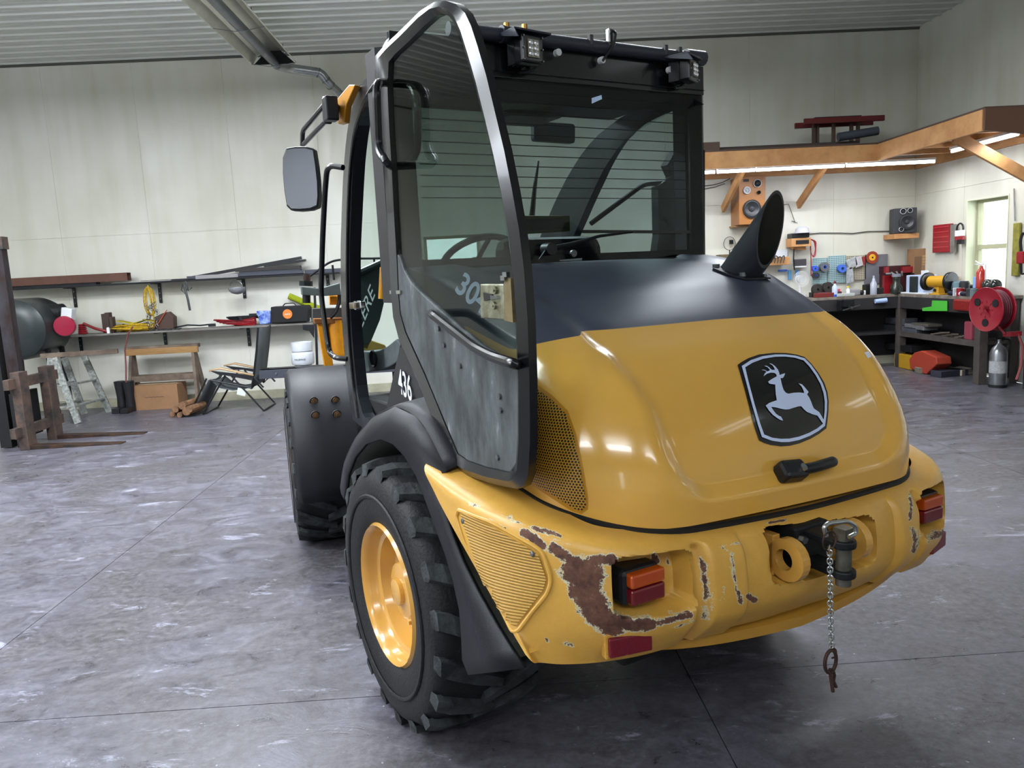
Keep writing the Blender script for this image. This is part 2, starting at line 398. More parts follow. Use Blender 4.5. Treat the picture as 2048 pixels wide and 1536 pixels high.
# ---- front frame transform (articulated)
PIV = Vector((0, 1.07, 0)); AF = math.radians(-12.0)
def ff(p): p = Vector(p); return PIV+Matrix.Rotation(AF, 3, 'Z')@p
def bez(a, b, t): return a+(b-a)*t
# ---- wheels
def wheel(cu, cv, sgn, M=None, detail=True):
    """cu: u of the outer face, axle toward +u*sgn inward"""
    W = .40; c = Vector((cu, cv, .482)); ax = Vector((sgn, 0, 0))
    rot = M or (lambda p: p)
    t = MB()
    prof = [(.035, .243), (.008, .262), (-.004, .30), (-.010, .345), (-.008, .395), (-.003, .435), (.022, .460), (.05, .464), (.2, .466), (.35, .464), (.378, .460), (.403, .435), (.408, .395), (.41, .345), (.404, .30), (.392, .262), (.37, .243)]
    t.lathe(prof, c, ax, 56)
    t.lathe([(-.0135, .352), (-.0175, .356), (-.0175, .364), (-.0125, .368)], c, ax, 56)
    o = t.ob('tyre', M_rub, LD, smooth=True, ang=50)
    l = MB(); n = 19; R0 = .455
    def P(a, ph, r): return c+ax*a+Vector((0, math.cos(ph)*r, math.sin(ph)*r))
    for side in (0, 1):
        for i in range(n):
            p0 = 2*pi*(i+.5*side)/n
            sec = [(-.010, .0, .43, .06), (.000, .0, .476, .074), (.05, .05, .489, .078), (.13, .15, .492, .066), (.225, .26, .491, .048)]
            rings = []
            for a, dp, r, wd in sec:
                if side: a = W-a
                ph = p0+dp; b = .44 if a in (-.010, W+.010) else R0
                rings.append([P(a, ph-wd, b if b < r else r-.03), P(a, ph-wd*.8, r), P(a, ph+wd*.8, r), P(a, ph+wd, b if b < r else r-.03)])
            rings[0] = [P((-.006 if not side else W+.006), p0+s_*.040, .432) for s_ in (-1.4, -.7, .7, 1.4)]
            l.grid(rings, closed=True); k = len(l.v); l.f.append((k-4, k-3, k-2, k-1)); l.m.append(0)
    lo_ = l.ob('tread_lugs', M_lug, o)
    r = MB(); r.lathe([(.010, .262), (-.002, .252), (.006, .244), (.022, .234), (.040, .230), (.052, .222), (.058, .205), (.088, .196), (.112, .186), (.122, .170), (.126, .125), (.122, .112), (.085, .108), (.062, .100), (.056, .085), (.055, .001)], c, ax, 48)
    r.lathe([(.058, .050), (.040, .048), (.036, .04), (.036, .001)], c, ax, 20)
    ro = r.ob('rim', M_yel, LD, smooth=True, ang=30)
    if detail:
        for i in range(8):
            b = MB(); ph = 2*pi*i/8+.2; q = P(.125, ph, .148); b.cyl(q, q-ax*.022, .013, n=6); b.cyl(q-ax*.02, q-ax*.034, .007, n=6)
            b.ob('wheel_nut', M_yel, ro)
    for oo in (o, lo_, ro)+(tuple(x for x in ro.children) if detail else ()):
        if M:
            for v in oo.data.vertices: v.co = M(v.co)
wheel(-HW, 0, 1); wheel(HW, 0, -1)
def fm(p): return ff((p[0], p[1], p[2]))
wheel(-HW, 1.07, 1, fm, True); wheel(HW, 1.07, -1, fm, False)

# ---- rear arch fender (left traced, right mirrored)
inn = [(688, 1000), (695, 950), (708, 915), (730, 888), (760, 878), (785, 888), (808, 912), (832, 952), (850, 1000), (872, 1060), (890, 1110), (905, 1160), (918, 1220), (922, 1270), (924, 1320), (936, 1350)]
out = [(680, 975), (688, 925), (711, 875), (745, 835), (790, 813), (830, 832), (856, 865), (894, 940), (866, 960), (884, 1012), (905, 1075), (925, 1125), (955, 1185), (990, 1248), (1020, 1297), (1046, 1337)]
UF = -.862
IN = [LU(x, y, UF) for x, y in inn]; OUT = [LU(x, y, UF+.03 if k < 8 else UF) for k, (x, y) in enumerate(out)]
TOPI = [Vector((-.50, p.y, p.z+.015)) for p in OUT[:8]]
def mir(ps): return [Vector((-p.x, p.y, p.z)) for p in ps]
def smooth_rows(rows, sub=2):
    res = []
    for r in rows:
        o = []; n = len(r)
        for i in range(n-1):
            p0, p1, p2, p3 = r[max(i-1, 0)], r[i], r[i+1], r[min(i+2, n-1)]
            for j in range(sub):
                t = j/sub; o.append(.5*((2*p1)+(-p0+p2)*t+(2*p0-5*p1+4*p2-p3)*t*t+(-p0+3*p1-3*p2+p3)*t**3))
        o.append(r[-1]); res.append(o)
    return res
for sg in (1, -1):
    f_ = (lambda ps: ps) if sg == 1 else mir
    mb = MB()
    bev = [p+Vector((.03, 0, -.0)) for p in OUT[:8]]
    r0 = [p+(q-p)*.55+Vector((-.004, 0, 0)) for p, q in zip(IN, OUT)]
    mb.grid(f_ and [f_(IN), f_(r0), f_(OUT)])
    rr = [OUT[:8], [p+Vector((.045, 0, .012)) for p in OUT[:8]], [p+Vector((.13, 0, .022)) for p in OUT[:8]], TOPI]
    mb.grid([f_(x) for x in smooth_rows(rr, 3)])
    fo = LOB(mb, 'rear_fender', M_plas, smooth=True, solid=.012, ang=60)
    lb = MB(); li = [p+Vector((.004, 0, 0)) for p in IN]; l2 = [Vector((-.48, p.y, p.z)) for p in IN]
    lb.grid([f_(x) for x in smooth_rows([li, l2], 2)]); lb.ob('fender_liner', mat('dusty_liner', '#7b8078', .85, var=.35, scale=8), fo, smooth=True)
# inner wheel well block / rear frame (dark)
b = MB(); b.box((0, -.05, .66), (.92, 1.6, .42)); b.box((0, .0, .45), (.5, .7, .2)); LOB(b, 'rear_frame', M_dark, bev=.01)
b = MB(); b.cyl((-.66, 0, .482), (.66, 0, .482), .09, n=16); LOB(b, 'rear_axle', M_dark)

# ---- hood
HR = [(.925, -1.085, .705, .30), (1.0, -1.085, .703, .29), (1.08, -1.072, .70, .285), (1.16, -1.04, .693, .28), (1.24, -.995, .683, .28), (1.305, -.945, .672, .28), (1.37, -.87, .66, .28), (1.42, -.785, .652, .28),
      (1.465, -.705, .65, .27), (1.505, -.62, .652, .26), (1.545, -.525, .66, .24), (1.575, -.42, .67, .21), (1.60, -.31, .68, .17), (1.622, -.18, .69, .11), (1.64, -.02, .695, .03)]
def hrow(z, vr, w_, rc, dz=0, NS=26, NC=18, NR=110):
    pts = []
    v0 = .03; vs = vr+rc
    for i in range(NS): pts.append((-w_, v0+(vs-v0)*i/NS))
    for i in range(NC):
        a = pi/2*i/NC; pts.append((-w_+rc*(1-math.cos(a)), vs-rc*math.sin(a)))
    for i in range(NR+1):
        u = -w_+rc+(2*w_-2*rc)*i/NR; pts.append((u, vr))
    full = pts+[(-p[0], p[1]) for p in pts[:NS+NC][::-1]]
    res = []
    for u, v in full:
        t = max(0, 1-(u/max(w_, .1))**2); vv = v-.035*t*max(0, min(1, (vs-v)/rc if rc else 1)); zz = z+.012*t*min(1, max(0, (z-1.3)/.15))
        res.append(Vector((u, vv, zz)))
    return res
from bisect import bisect
def hint(z):
    zs = [r[0] for r in HR]; i = max(0, min(len(zs)-2, bisect(zs, z)-1)); i0, i1, i2, i3 = max(i-1, 0), i, i+1, min(i+2, len(zs)-1); t = (z-zs[i])/(zs[i+1]-zs[i])
    out = [z]
    for k in (1, 2, 3):
        p0, p1, p2, p3 = (HR[j][k] for j in (i0, i1, i2, i3)); m1 = (p2-p0)/(zs[i2]-zs[i0])*(zs[i2]-zs[i1]); m2 = (p3-p1)/(zs[i3]-zs[i1])*(zs[i2]-zs[i1])
        out.append((2*t**3-3*t*t+1)*p1+(t**3-2*t*t+t)*m1+(-2*t**3+3*t*t)*p2+(t**3-t*t)*m2)
    return out
zz = list(np.linspace(.925, 1.41, 84))+list(np.linspace(1.416, 1.64, 34))
rows = [hrow(*hint(z)) for z in zz]
def sstep(a, b, x):
    t = max(0, min(1, (x-a)/(b-a))); return t*t*(3-2*t)
# pressed rear panel: a step running up both sides and round the bottom
def panel_d(p):
    if p.y > -.02: return 0
    wtop = .478+.05*sstep(1.2, 1.55, p.z); zb = .98; rc = .15
    dx = wtop-abs(p.x); dzb = p.z-zb
    if dx < rc and dzb < rc: d = rc-math.hypot(rc-dx, rc-dzb)
    else: d = min(dx, dzb)
    return max(0, min(1, d/.042))*(1-.45*sstep(1.3, 1.6, p.z))
nrow = len(rows); ncol = len(rows[0])
new = []
for i, r in enumerate(rows):
    q = []
    for k, p in enumerate(r):
        a = rows[max(i-1, 0)][k]; b_ = rows[min(i+1, nrow-1)][k]; c_ = r[max(k-1, 0)]; d_ = r[min(k+1, ncol-1)]
        n = (b_-a).cross(d_-c_); n = n.normalized() if n.length > 1e-9 else Vector((0, 0, 1))
        if n.dot(p-Vector((0, -.3, 1.1))) > 0: n = -n
        q.append(p+n*.030*panel_d(p))
    new.append(q)
rows = new
for r in rows:
    for p in r: p.z -= .035*p.x*max(0, min(1, (1.43-p.z)/.5))
mb = MB(); mb.grid(rows)
# close the front rim downward edge (underside lip)
lip = [Vector((p.x*.97, p.y+.02*(1 if p.y < -.9 else 0), p.z-.0)) for p in rows[0]]
mb.grid([lip, rows[0]])
def hoodmat():
    m = bpy.data.materials.new('hood_two_tone_paint'); m.use_nodes = True; N = m.node_tree.nodes; L = m.node_tree.links; b = N['Principled BSDF']
    at = N.new('ShaderNodeAttribute'); at.attribute_name = 'band'; mr = N.new('ShaderNodeMapRange'); L.new(at.outputs['Fac'], mr.inputs[0]); mr.inputs[1].default_value = -.0008; mr.inputs[2].default_value = .0008
    mx = N.new('ShaderNodeMix'); mx.data_type = 'RGBA'; L.new(mr.outputs[0], mx.inputs[0]); mx.inputs[6].default_value = lin('#d8a548')
    tc = N.new('ShaderNodeTexCoord'); mp = N.new('ShaderNodeMapping'); L.new(tc.outputs['Object'], mp.inputs[0]); mp.inputs['Scale'].default_value = (1, 6, 6); n = N.new('ShaderNodeTexNoise'); n.inputs['Scale'].default_value = 2.2; n.inputs['Detail'].default_value = 7; L.new(mp.outputs[0], n.inputs[0])
    r = N.new('ShaderNodeValToRGB'); r.color_ramp.elements[0].color = lin('#323747'); r.color_ramp.elements[1].color = lin('#3f4455'); L.new(n.outputs[0], r.inputs[0]); L.new(r.outputs[0], mx.inputs[7]); L.new(mx.outputs[2], b.inputs['Base Color'])
    m2 = N.new('ShaderNodeMix'); L.new(mr.outputs[0], m2.inputs[0]); m2.inputs[2].default_value = .16; m2.inputs[3].default_value = .42; L.new(m2.outputs[0], b.inputs['Roughness'])
    m3 = N.new('ShaderNodeMix'); L.new(mr.outputs[0], m3.inputs[0]); m3.inputs[2].default_value = .5; m3.inputs[3].default_value = .0; L.new(m3.outputs[0], b.inputs['Coat Weight'])
    b.inputs['Coat Roughness'].default_value = .05
    return m
def zband(p):
    if abs(p.x) < .50 or p.y < -.80: return 1.428-.014*(p.x/.5)**2*0-.012*(p.x > 0)*min(1, abs(p.x)/.5)
    T = [(-.8, 1.428), (-.63, 1.385), (-.33, 1.445), (-.22, 1.40), (-.10, 1.22), (.0, 1.02), (.1, .85)]
    for (a, za), (b_, zb_) in zip(T, T[1:]):
        if a <= p.y <= b_: return za+(zb_-za)*(p.y-a)/(b_-a)
    return .85
hood = mb.ob('hood', hoodmat(), LD, smooth=True, ang=60)
at = hood.data.attributes.new('band', 'FLOAT', 'POINT')
at.data.foreach_set('value', [v.co.z-zband(v.co) for v in hood.data.vertices])
bvh_h = BVHTree.FromPolygons([v.co for v in hood.data.vertices], [tuple(p.vertices) for p in hood.data.polygons])
camL = tol(CP)
def onto(bvh, x, y, off=.0025):
    d = (LU(x, y, 3.0) - camL)
    d = (tol(CP+ray(x, y))-camL).normalized(); loc, n, i, dist = bvh.ray_cast(camL, d)
    if loc is None: return None
    if n.dot(d) > 0: n = -n
    return loc+n*off
def decal(poly, bvh, name, m, parent, off=.0025, step=6):
    """thin sticker: a pixel outline laid onto the real surface"""
    from mathutils.geometry import intersect_point_tri_2d
    P = [Vector(p) for p in poly]; 
    # densify
    D = []
    for i, p in enumerate(P):
        q = P[(i+1) % len(P)]; n = max(1, int((q-p).length/step))
        D += [p+(q-p)*k/n for k in range(n)]
    def inside(x, y):
        c = False; n = len(D); j = n-1
        for i in range(n):
            if (D[i].y > y) != (D[j].y > y) and x < (D[j].x-D[i].x)*(y-D[i].y)/(D[j].y-D[i].y)+D[i].x: c = not c
            j = i
        return c
    xs_ = [p.x for p in D]; ys_ = [p.y for p in D]; V = list(D); ne = len(D)
    y = min(ys_)
    while y < max(ys_):
        x = min(xs_)
        while x < max(xs_):
            if inside(x, y) and min((Vector((x, y))-p).length for p in D) > step*.5: V.append(Vector((x, y)))
            x += step
        y += step
    vv, ee, fc, *_ = delaunay_2d_cdt(V, [(i, (i+1) % ne) for i in range(ne)], [], 0, 1e-6)
    pts = [onto(bvh, p.x, p.y, off) for p in vv]
    mb = MB(); fs = []
    for t in fc:
        c = sum((vv[i] for i in t), Vector((0, 0)))/3
        if inside(c.x, c.y) and all(pts[i] is not None for i in t): fs.append(t)
    par = list(range(len(pts)))
    def fd(i):
        while par[i] != i: par[i] = par[par[i]]; i = par[i]
        return i
    for t in fs:
        for i in t[1:]: par[fd(i)] = fd(t[0])
    cnt = {}
    for t in fs: cnt[fd(t[0])] = cnt.get(fd(t[0]), 0)+1
    if not cnt: return None
    big_ = max(cnt, key=cnt.get); fs = [t for t in fs if fd(t[0]) == big_]; use = sorted({i for t in fs for i in t}); ix = {k: i for i, k in enumerate(use)}
    mb.add([pts[k] for k in use], [tuple(ix[i] for i in t) for t in fs])
    return mb.ob(name, m, parent, smooth=True)
# ---- emblem
Z1 = 220/1536
S = lambda L_: [(1460+x*Z1, 690+y*Z1) for x, y in L_]
sh = [(102, 285), (150, 248), (250, 190), (400, 138), (600, 115), (780, 117), (920, 138), (1035, 172), (1130, 265), (1230, 395), (1310, 530), (1355, 660), (1372, 790), (1368, 930), (1352, 1080), (1338, 1165), (1240, 1240), (1120, 1310), (960, 1375), (820, 1408), (700, 1415), (560, 1397), (470, 1370), (400, 1335), (340, 1165), (270, 900), (190, 590)]
M_blk = mat('emblem_black', '#050608', .2, coat=.5); M_ew = mat('emblem_white', '#c3d0ee', .35)
emb = decal(S(sh), bvh_h, 'emblem', M_blk, LD, .002)
ring_o = [(152, 307), (280, 225), (440, 170), (620, 145), (760, 145), (900, 160), (1030, 197), (1120, 290), (1210, 415), (1280, 545), (1325, 670), (1341, 790), (1337, 920), (1320, 1060), (1308, 1135), (1220, 1205), (1100, 1272), (950, 1330), (810, 1358), (700, 1360), (570, 1342), (430, 1290), (370, 1110), (290, 830), (210, 520)]
ring_i = [(200, 324), (300, 262), (450, 206), (620, 178), (760, 175), (890, 190), (1015, 228), (1095, 312), (1180, 430), (1248, 555), (1290, 680), (1307, 800), (1305, 920), (1292, 1050), (1278, 1108), (1200, 1170), (1085, 1232), (945, 1285), (810, 1312), (700, 1315), (575, 1300), (462, 1255), (405, 1100), (325, 820), (245, 520)]
bb = MB(); ro_ = [onto(bvh_h, x, y, .0045) for x, y in S(ring_o)]; ri_ = [onto(bvh_h, x, y, .0045) for x, y in S(ring_i)]
n = len(ro_); bb.add(ro_+ri_, [(i, (i+1) % n, n+(i+1) % n, n+i) for i in range(n)]); bb.ob('emblem_outline', M_ew, emb)
deer = [(455, 450), (470, 415), (497, 385), (470, 368), (425, 360), (462, 357), (490, 370), (507, 383), (545, 366), (532, 345), (510, 322), (462, 303), (500, 303), (535, 325), (560, 350), (575, 363), (612, 360), (605, 335), (585, 300), (533, 265), (575, 278), (620, 312), (655, 355), (672, 395), (680, 433), (705, 420), (757, 405), (745, 440), (725, 473), (692, 472), (703, 530), (718, 590), (735, 640), (765, 675), (800, 690), (870, 677), (950, 672), (1020, 680), (1012, 645), (985, 590), (941, 543), (990, 560), (1030, 600), (1058, 635), (1082, 665), (1060, 697), (1090, 740), (1115, 795), (1135, 850), (1155, 893), (1230, 945), (1295, 1055), (1290, 1110), (1265, 1080), (1205, 992), (1140, 975), (1060, 942), (1020, 910), (978, 862), (930, 867), (870, 885), (810, 905), (760, 910), (690, 897), (620, 878), (560, 872), (590, 920), (630, 970), (670, 997), (697, 1008), (727, 1063), (690, 1055), (640, 1025), (580, 980), (530, 925), (483, 855), (530, 820), (580, 800), (638, 780), (625, 700), (620, 620), (617, 563), (535, 550), (517, 524), (560, 492), (610, 465), (640, 448), (632, 420), (605, 402), (560, 398), (505, 412)]
decal(S(deer), bvh_h, 'emblem_deer', M_ew, emb, .0045, step=3)
# small sticker on the right shoulder of the hood
decal([(1728, 706), (1736, 704), (1742, 714), (1735, 718)], bvh_h, 'hood_sticker', mat('sticker_white', '#c8ccdc', .5), hood, .003, 3)

# ---- hood latch handle
def near(bvh, x, y, off, guess):
    q = onto(bvh, x, y, off)
    if q is None:
        q, n_, *_r = bvh.find_nearest(guess); q = q.copy()
    return q
def HP(x, y, off=0): return near(bvh_h, x, y, off, LV(x, y, -1.0))
hd = MB(); a, b_ = HP(1562, 948, .012), HP(1640, 932, .012); nrm = (HP(1600, 940, .05)-HP(1600, 940, 0)).normalized()
base = MB(); base.bar(HP(1550, 952, .02), HP(1596, 947, .02), .056, .048, up=nrm); 
hd_o = base.ob('hood_handle', M_black, LD, bev=.012)
g = MB(); pth = rnd([HP(1588, 952, .035), HP(1610, 950, .045), HP(1648, 938, .045), HP(1650, 928, .0)], .02)
g.tube(pth, .0155, 12); g.ob('grip', M_black, hd_o, smooth=True)
lk = MB(); q = HP(1585, 952, .04); lk.cyl(q, q+nrm*.012, .011, n=14); lk.ob('lock_barrel', M_chrome, hd_o)

# ---- side grille (hex mesh) on the hood flank
def hexmat(name, hole, web, s):
    m = bpy.data.materials.new(name); m.use_nodes = True; N = m.node_tree.nodes; L = m.node_tree.links; b = N['Principled BSDF']; b.inputs['Roughness'].default_value = .4
    tc = N.new('ShaderNodeTexCoord'); sp = N.new('ShaderNodeSeparateXYZ'); L.new(tc.outputs['Object'], sp.inputs[0])
    def math_(op, a, b_=None):
        x = N.new('ShaderNodeMath'); x.operation = op
        for i, q in enumerate((a, b_)):
            if q is None: continue
            if isinstance(q, (int, float)): x.inputs[i].default_value = q
            else: L.new(q, x.inputs[i])
        return x.outputs[0]
    Y, Z = math_('DIVIDE', sp.outputs[1], s), math_('DIVIDE', sp.outputs[2], s*1.732)
    def latt(oy, oz):
        fy = math_('SUBTRACT', math_('FRACT', math_('ADD', Y, oy)), .5); fz = math_('MULTIPLY', math_('SUBTRACT', math_('FRACT', math_('ADD', Z, oz)), .5), 1.732)
        return math_('SQRT', math_('ADD', math_('MULTIPLY', fy, fy), math_('MULTIPLY', fz, fz)))
    d = math_('MINIMUM', latt(0, 0), latt(.5, .5)); k = math_('LESS_THAN', d, .36)
    mx = N.new('ShaderNodeMix'); mx.data_type = 'RGBA'; L.new(k, mx.inputs[0]); mx.inputs[6].default_value = lin(web); mx.inputs[7].default_value = lin(hole); L.new(mx.outputs[2], b.inputs['Base Color']); return m
gp = [(1040, 745), (1066, 772), (1105, 800), (1133, 828), (1148, 870), (1160, 925), (1172, 995), (1173, 1012), (1164, 1021), (1150, 1017), (1100, 985), (1040, 948), (1000, 925)]
decal([(x-1.5 if x > 1100 else x, y) for x, y in [(1030, 728), (1068, 764), (1108, 792), (1138, 822), (1154, 868), (1166, 924), (1178, 995), (1178, 1018), (1165, 1028), (1146, 1022), (1098, 992), (1040, 955), (1000, 932)]], bvh_h, 'grille_frame', mat('grille_edge', '#b07c18', .4), hood, .0015, 8)
decal(gp, bvh_h, 'side_grille', hexmat('hex_mesh', '#14120e', '#b98a25', .0082), hood, .004, 8)

# ---- bumper / counterweight
def Bsec(u0, v0, z0, u1, v1, z1, u2, v2, z2, u3, v3, z3, u4, v4, z4): return [Vector(p) for p in ((u0, v0, z0), (u1, v1, z1), (u2, v2, z2), (u3, v3, z3), (u4, v4, z4))]
SEC = [
 Bsec(-.715, -.40, 1.025, -.845, -.41, 1.015, -.872, -.52, .945, -.872, -.79, .775, -.855, -.975, .635),
 Bsec(-.715, -.60, 1.0, -.845, -.62, .985, -.870, -.70, .90, -.868, -.88, .74, -.845, -.995, .620),
 Bsec(-.715, -.80, .975, -.835, -.83, .960, -.850, -.85, .86, -.842, -.94, .71, -.815, -.98, .605),
 Bsec(-.705, -.95, .955, -.775, -.98, .935, -.795, -.985, .84, -.79, -1.0, .70, -.765, -1.01, .600),
 Bsec(-.665, -1.045, .94, -.69, -1.075, .915, -.705, -1.088, .83, -.70, -1.088, .70, -.68, -1.050, .600),
 Bsec(-.56, -1.085, .925, -.58, -1.125, .90, -.585, -1.145, .82, -.585, -1.14, .70, -.57, -1.085, .605),
 Bsec(-.40, -1.10, .92, -.40, -1.155, .890, -.40, -1.185, .81, -.40, -1.18, .70, -.40, -1.10, .610),
 Bsec(-.20, -1.11, .915, -.20, -1.18, .885, -.20, -1.21, .81, -.20, -1.20, .70, -.20, -1.13, .615),
 Bsec(0, -1.115, .912, 0, -1.19, .882, 0, -1.22, .81, 0, -1.205, .70, 0, -1.14, .62)]
for s_ in SEC:
    s_[0] = Vector((s_[0].x*.955, s_[0].y+(.03 if s_[0].y < -1.0 else 0), s_[0].z-.004))
SEC = SEC+[mir(s_) for s_ in SEC[-2::-1]]
NU, NV = 300, 72
ctrl = smooth_rows([[s_[k] for s_ in SEC] for k in range(5)], 20)      # 5 rows along the width
# resample by arclength along columns
ref = ctrl[2]; L_ = [0]
for a, b_ in zip(ref, ref[1:]): L_.append(L_[-1]+(b_-a).length)
def samp(row, s_):
    i = max(0, min(len(L_)-2, bisect(L_, s_)-1)); t = (s_-L_[i])/(L_[i+1]-L_[i]); return row[i].lerp(row[i+1], t)
cols = []
for i in range(NU+1):
    s_ = L_[-1]*i/NU; ps = [samp(r, s_) for r in ctrl]
    col = smooth_rows([ps], 18)[0]; cols.append(col)
BR = [[cols[i][k] for i in range(NU+1)] for k in range(len(cols[0]))]
nr, nc = len(BR), NU+1
def rbox(p, u0, u1, z0, z1, e=.012, rc=.03):
    dx = min(p.x-u0, u1-p.x); dz = min(p.z-z0, z1-p.z)
    if dx < rc and dz < rc: d = rc-math.hypot(rc-dx, rc-dz)
    else: d = min(dx, dz)
    return sstep(-e*.3, e, d)
def bump_disp(p):
    d = 0.0
    if p.y < -.98:
        for s_ in (-1, 1):
            q = Vector((p.x*s_, p.y, p.z))
            # q.x<0 is the lamp side; lamp pocket slopes deeper toward the middle
            m_ = rbox(q, -.675, -.465, .735, .885, .012, .035); d = max(d, m_*.085)
            # grooves that separate the end blocks from the middle
            gx = -.445; gz = (p.z-.75)
            d = max(d,   .034*sstep(.026, .008, abs(q.x-gx))*sstep(.905, .87, p.z))
            d = max(d, .020*sstep(.32, .305, abs(q.x))*sstep(.91, .88, p.z))
        d = max(d, .20*rbox(Vector((p.x, p.y, p.z+.07*p.x)), -.225, .205, .735, .880, .012, .035))
    # recess around the side mesh plates
    return d
new = []
for i in range(nr):
    q = []
    for k in range(nc):
        p = BR[i][k]; a = BR[max(i-1, 0)][k]; b_ = BR[min(i+1, nr-1)][k]; c_ = BR[i][max(k-1, 0)]; d_ = BR[i][min(k+1, nc-1)]
        d = bump_disp(p)
        if d > 0:
            dirn = Vector((0, 1, 0)); q.append(p+dirn*d)
        else: q.append(p)
    new.append(q)
BR = new
for r in BR:
    for p in r: p.z -= .035*p.x
# right-lamp end and left end closed by turning the edges inward
mb = MB(); mb.grid(BR)
mb.grid([[p.copy() for p in BR[-1]], [Vector((p.x*.93, p.y+.10, p.z+.012)) for p in BR[-1]], [Vector((p.x*.8, p.y+.35, p.z+.03)) for p in BR[-1]]])
mb.grid([[r[0] for r in BR], [r[0]+Vector((.05, .0, 0)) for r in BR]]); mb.grid([[r[-1] for r in BR], [r[-1]+Vector((-.05, .0, 0)) for r in BR]])
def bumpmat():
    m = bpy.data.materials.new('chipped_yellow_casting'); m.use_nodes = True; N = m.node_tree.nodes; L = m.node_tree.links; b = N['Principled BSDF']
    at = N.new('ShaderNodeAttribute'); at.attribute_name = 'chip'
    tc = N.new('ShaderNodeTexCoord')
    def noise(sc, det=8, r=.7, s=(1, 1, 1)):
        mp = N.new('ShaderNodeMapping'); mp.inputs['Scale'].default_value = s; L.new(tc.outputs['Object'], mp.inputs[0])
        n = N.new('ShaderNodeTexNoise'); n.inputs['Scale'].default_value = sc; n.inputs['Detail'].default_value = det; n.inputs['Roughness'].default_value = r; L.new(mp.outputs[0], n.inputs[0]); return n.outputs[0]
    def M2(op, a, c):
        x = N.new('ShaderNodeMath'); x.operation = op
        for i, q in enumerate((a, c)):
            if isinstance(q, (int, float)): x.inputs[i].default_value = q
            else: L.new(q, x.inputs[i])
        return x.outputs[0]
    nz = M2('MULTIPLY', M2('SUBTRACT', noise(55, 10, .82), .5), 2.6); f = M2('ADD', at.outputs['Fac'], nz)
    def step(v, a, c):
        r = N.new('ShaderNodeMapRange'); L.new(v, r.inputs[0]); r.inputs[1].default_value = a; r.inputs[2].default_value = c; return r.outputs[0]
    prim = step(f, .46, .49); rust = step(f, .60, .66)
    def mix(fac, a, c):
        x = N.new('ShaderNodeMix'); x.data_type = 'RGBA'; L.new(fac, x.inputs[0])
        for i, q in ((6, a), (7, c)):
            if isinstance(q, (list, tuple)): x.inputs[i].default_value = q
            else: L.new(q, x.inputs[i])
        return x.outputs[2]
    r = N.new('ShaderNodeValToRGB'); L.new(noise(6), r.inputs[0]); r.color_ramp.elements[0].position = .35; r.color_ramp.elements[1].position = .65; r.color_ramp.elements[0].color = lin('#c4953e'); r.color_ramp.elements[1].color = lin('#d4a34a')
    r2 = N.new('ShaderNodeValToRGB'); L.new(noise(30), r2.inputs[0]); r2.color_ramp.elements[0].position = .4; r2.color_ramp.elements[1].position = .62; r2.color_ramp.elements[0].color = lin('#4a2c22'); r2.color_ramp.elements[1].color = lin('#6e4a38')
    e = r2.color_ramp.elements.new(.75); e.color = lin('#8b8a80')
    c = mix(prim, r.outputs[0], lin('#cfcdb0')); c = mix(rust, c, r2.outputs[0]); L.new(c, b.inputs['Base Color'])
    ro = N.new('ShaderNodeMapRange'); L.new(rust, ro.inputs[0]); ro.inputs[3].default_value = .36; ro.inputs[4].default_value = .75; L.new(ro.outputs[0], b.inputs['Roughness'])
    hh = M2('SUBTRACT', M2('MULTIPLY', noise(150, 3), .35), M2('MULTIPLY', prim, .8)); bp = N.new('ShaderNodeBump'); bp.inputs['Strength'].default_value = .35; bp.inputs['Distance'].default_value = .004; L.new(hh, bp.inputs['Height']); L.new(bp.outputs[0], b.inputs['Normal'])
    return m
M_bump = bumpmat()
bumper = mb.ob('rear_counterweight', M_bump, LD, smooth=True, ang=50)
bvh_b = BVHTree.FromPolygons([v.co for v in bumper.data.vertices], [tuple(p.vertices) for p in bumper.data.polygons])
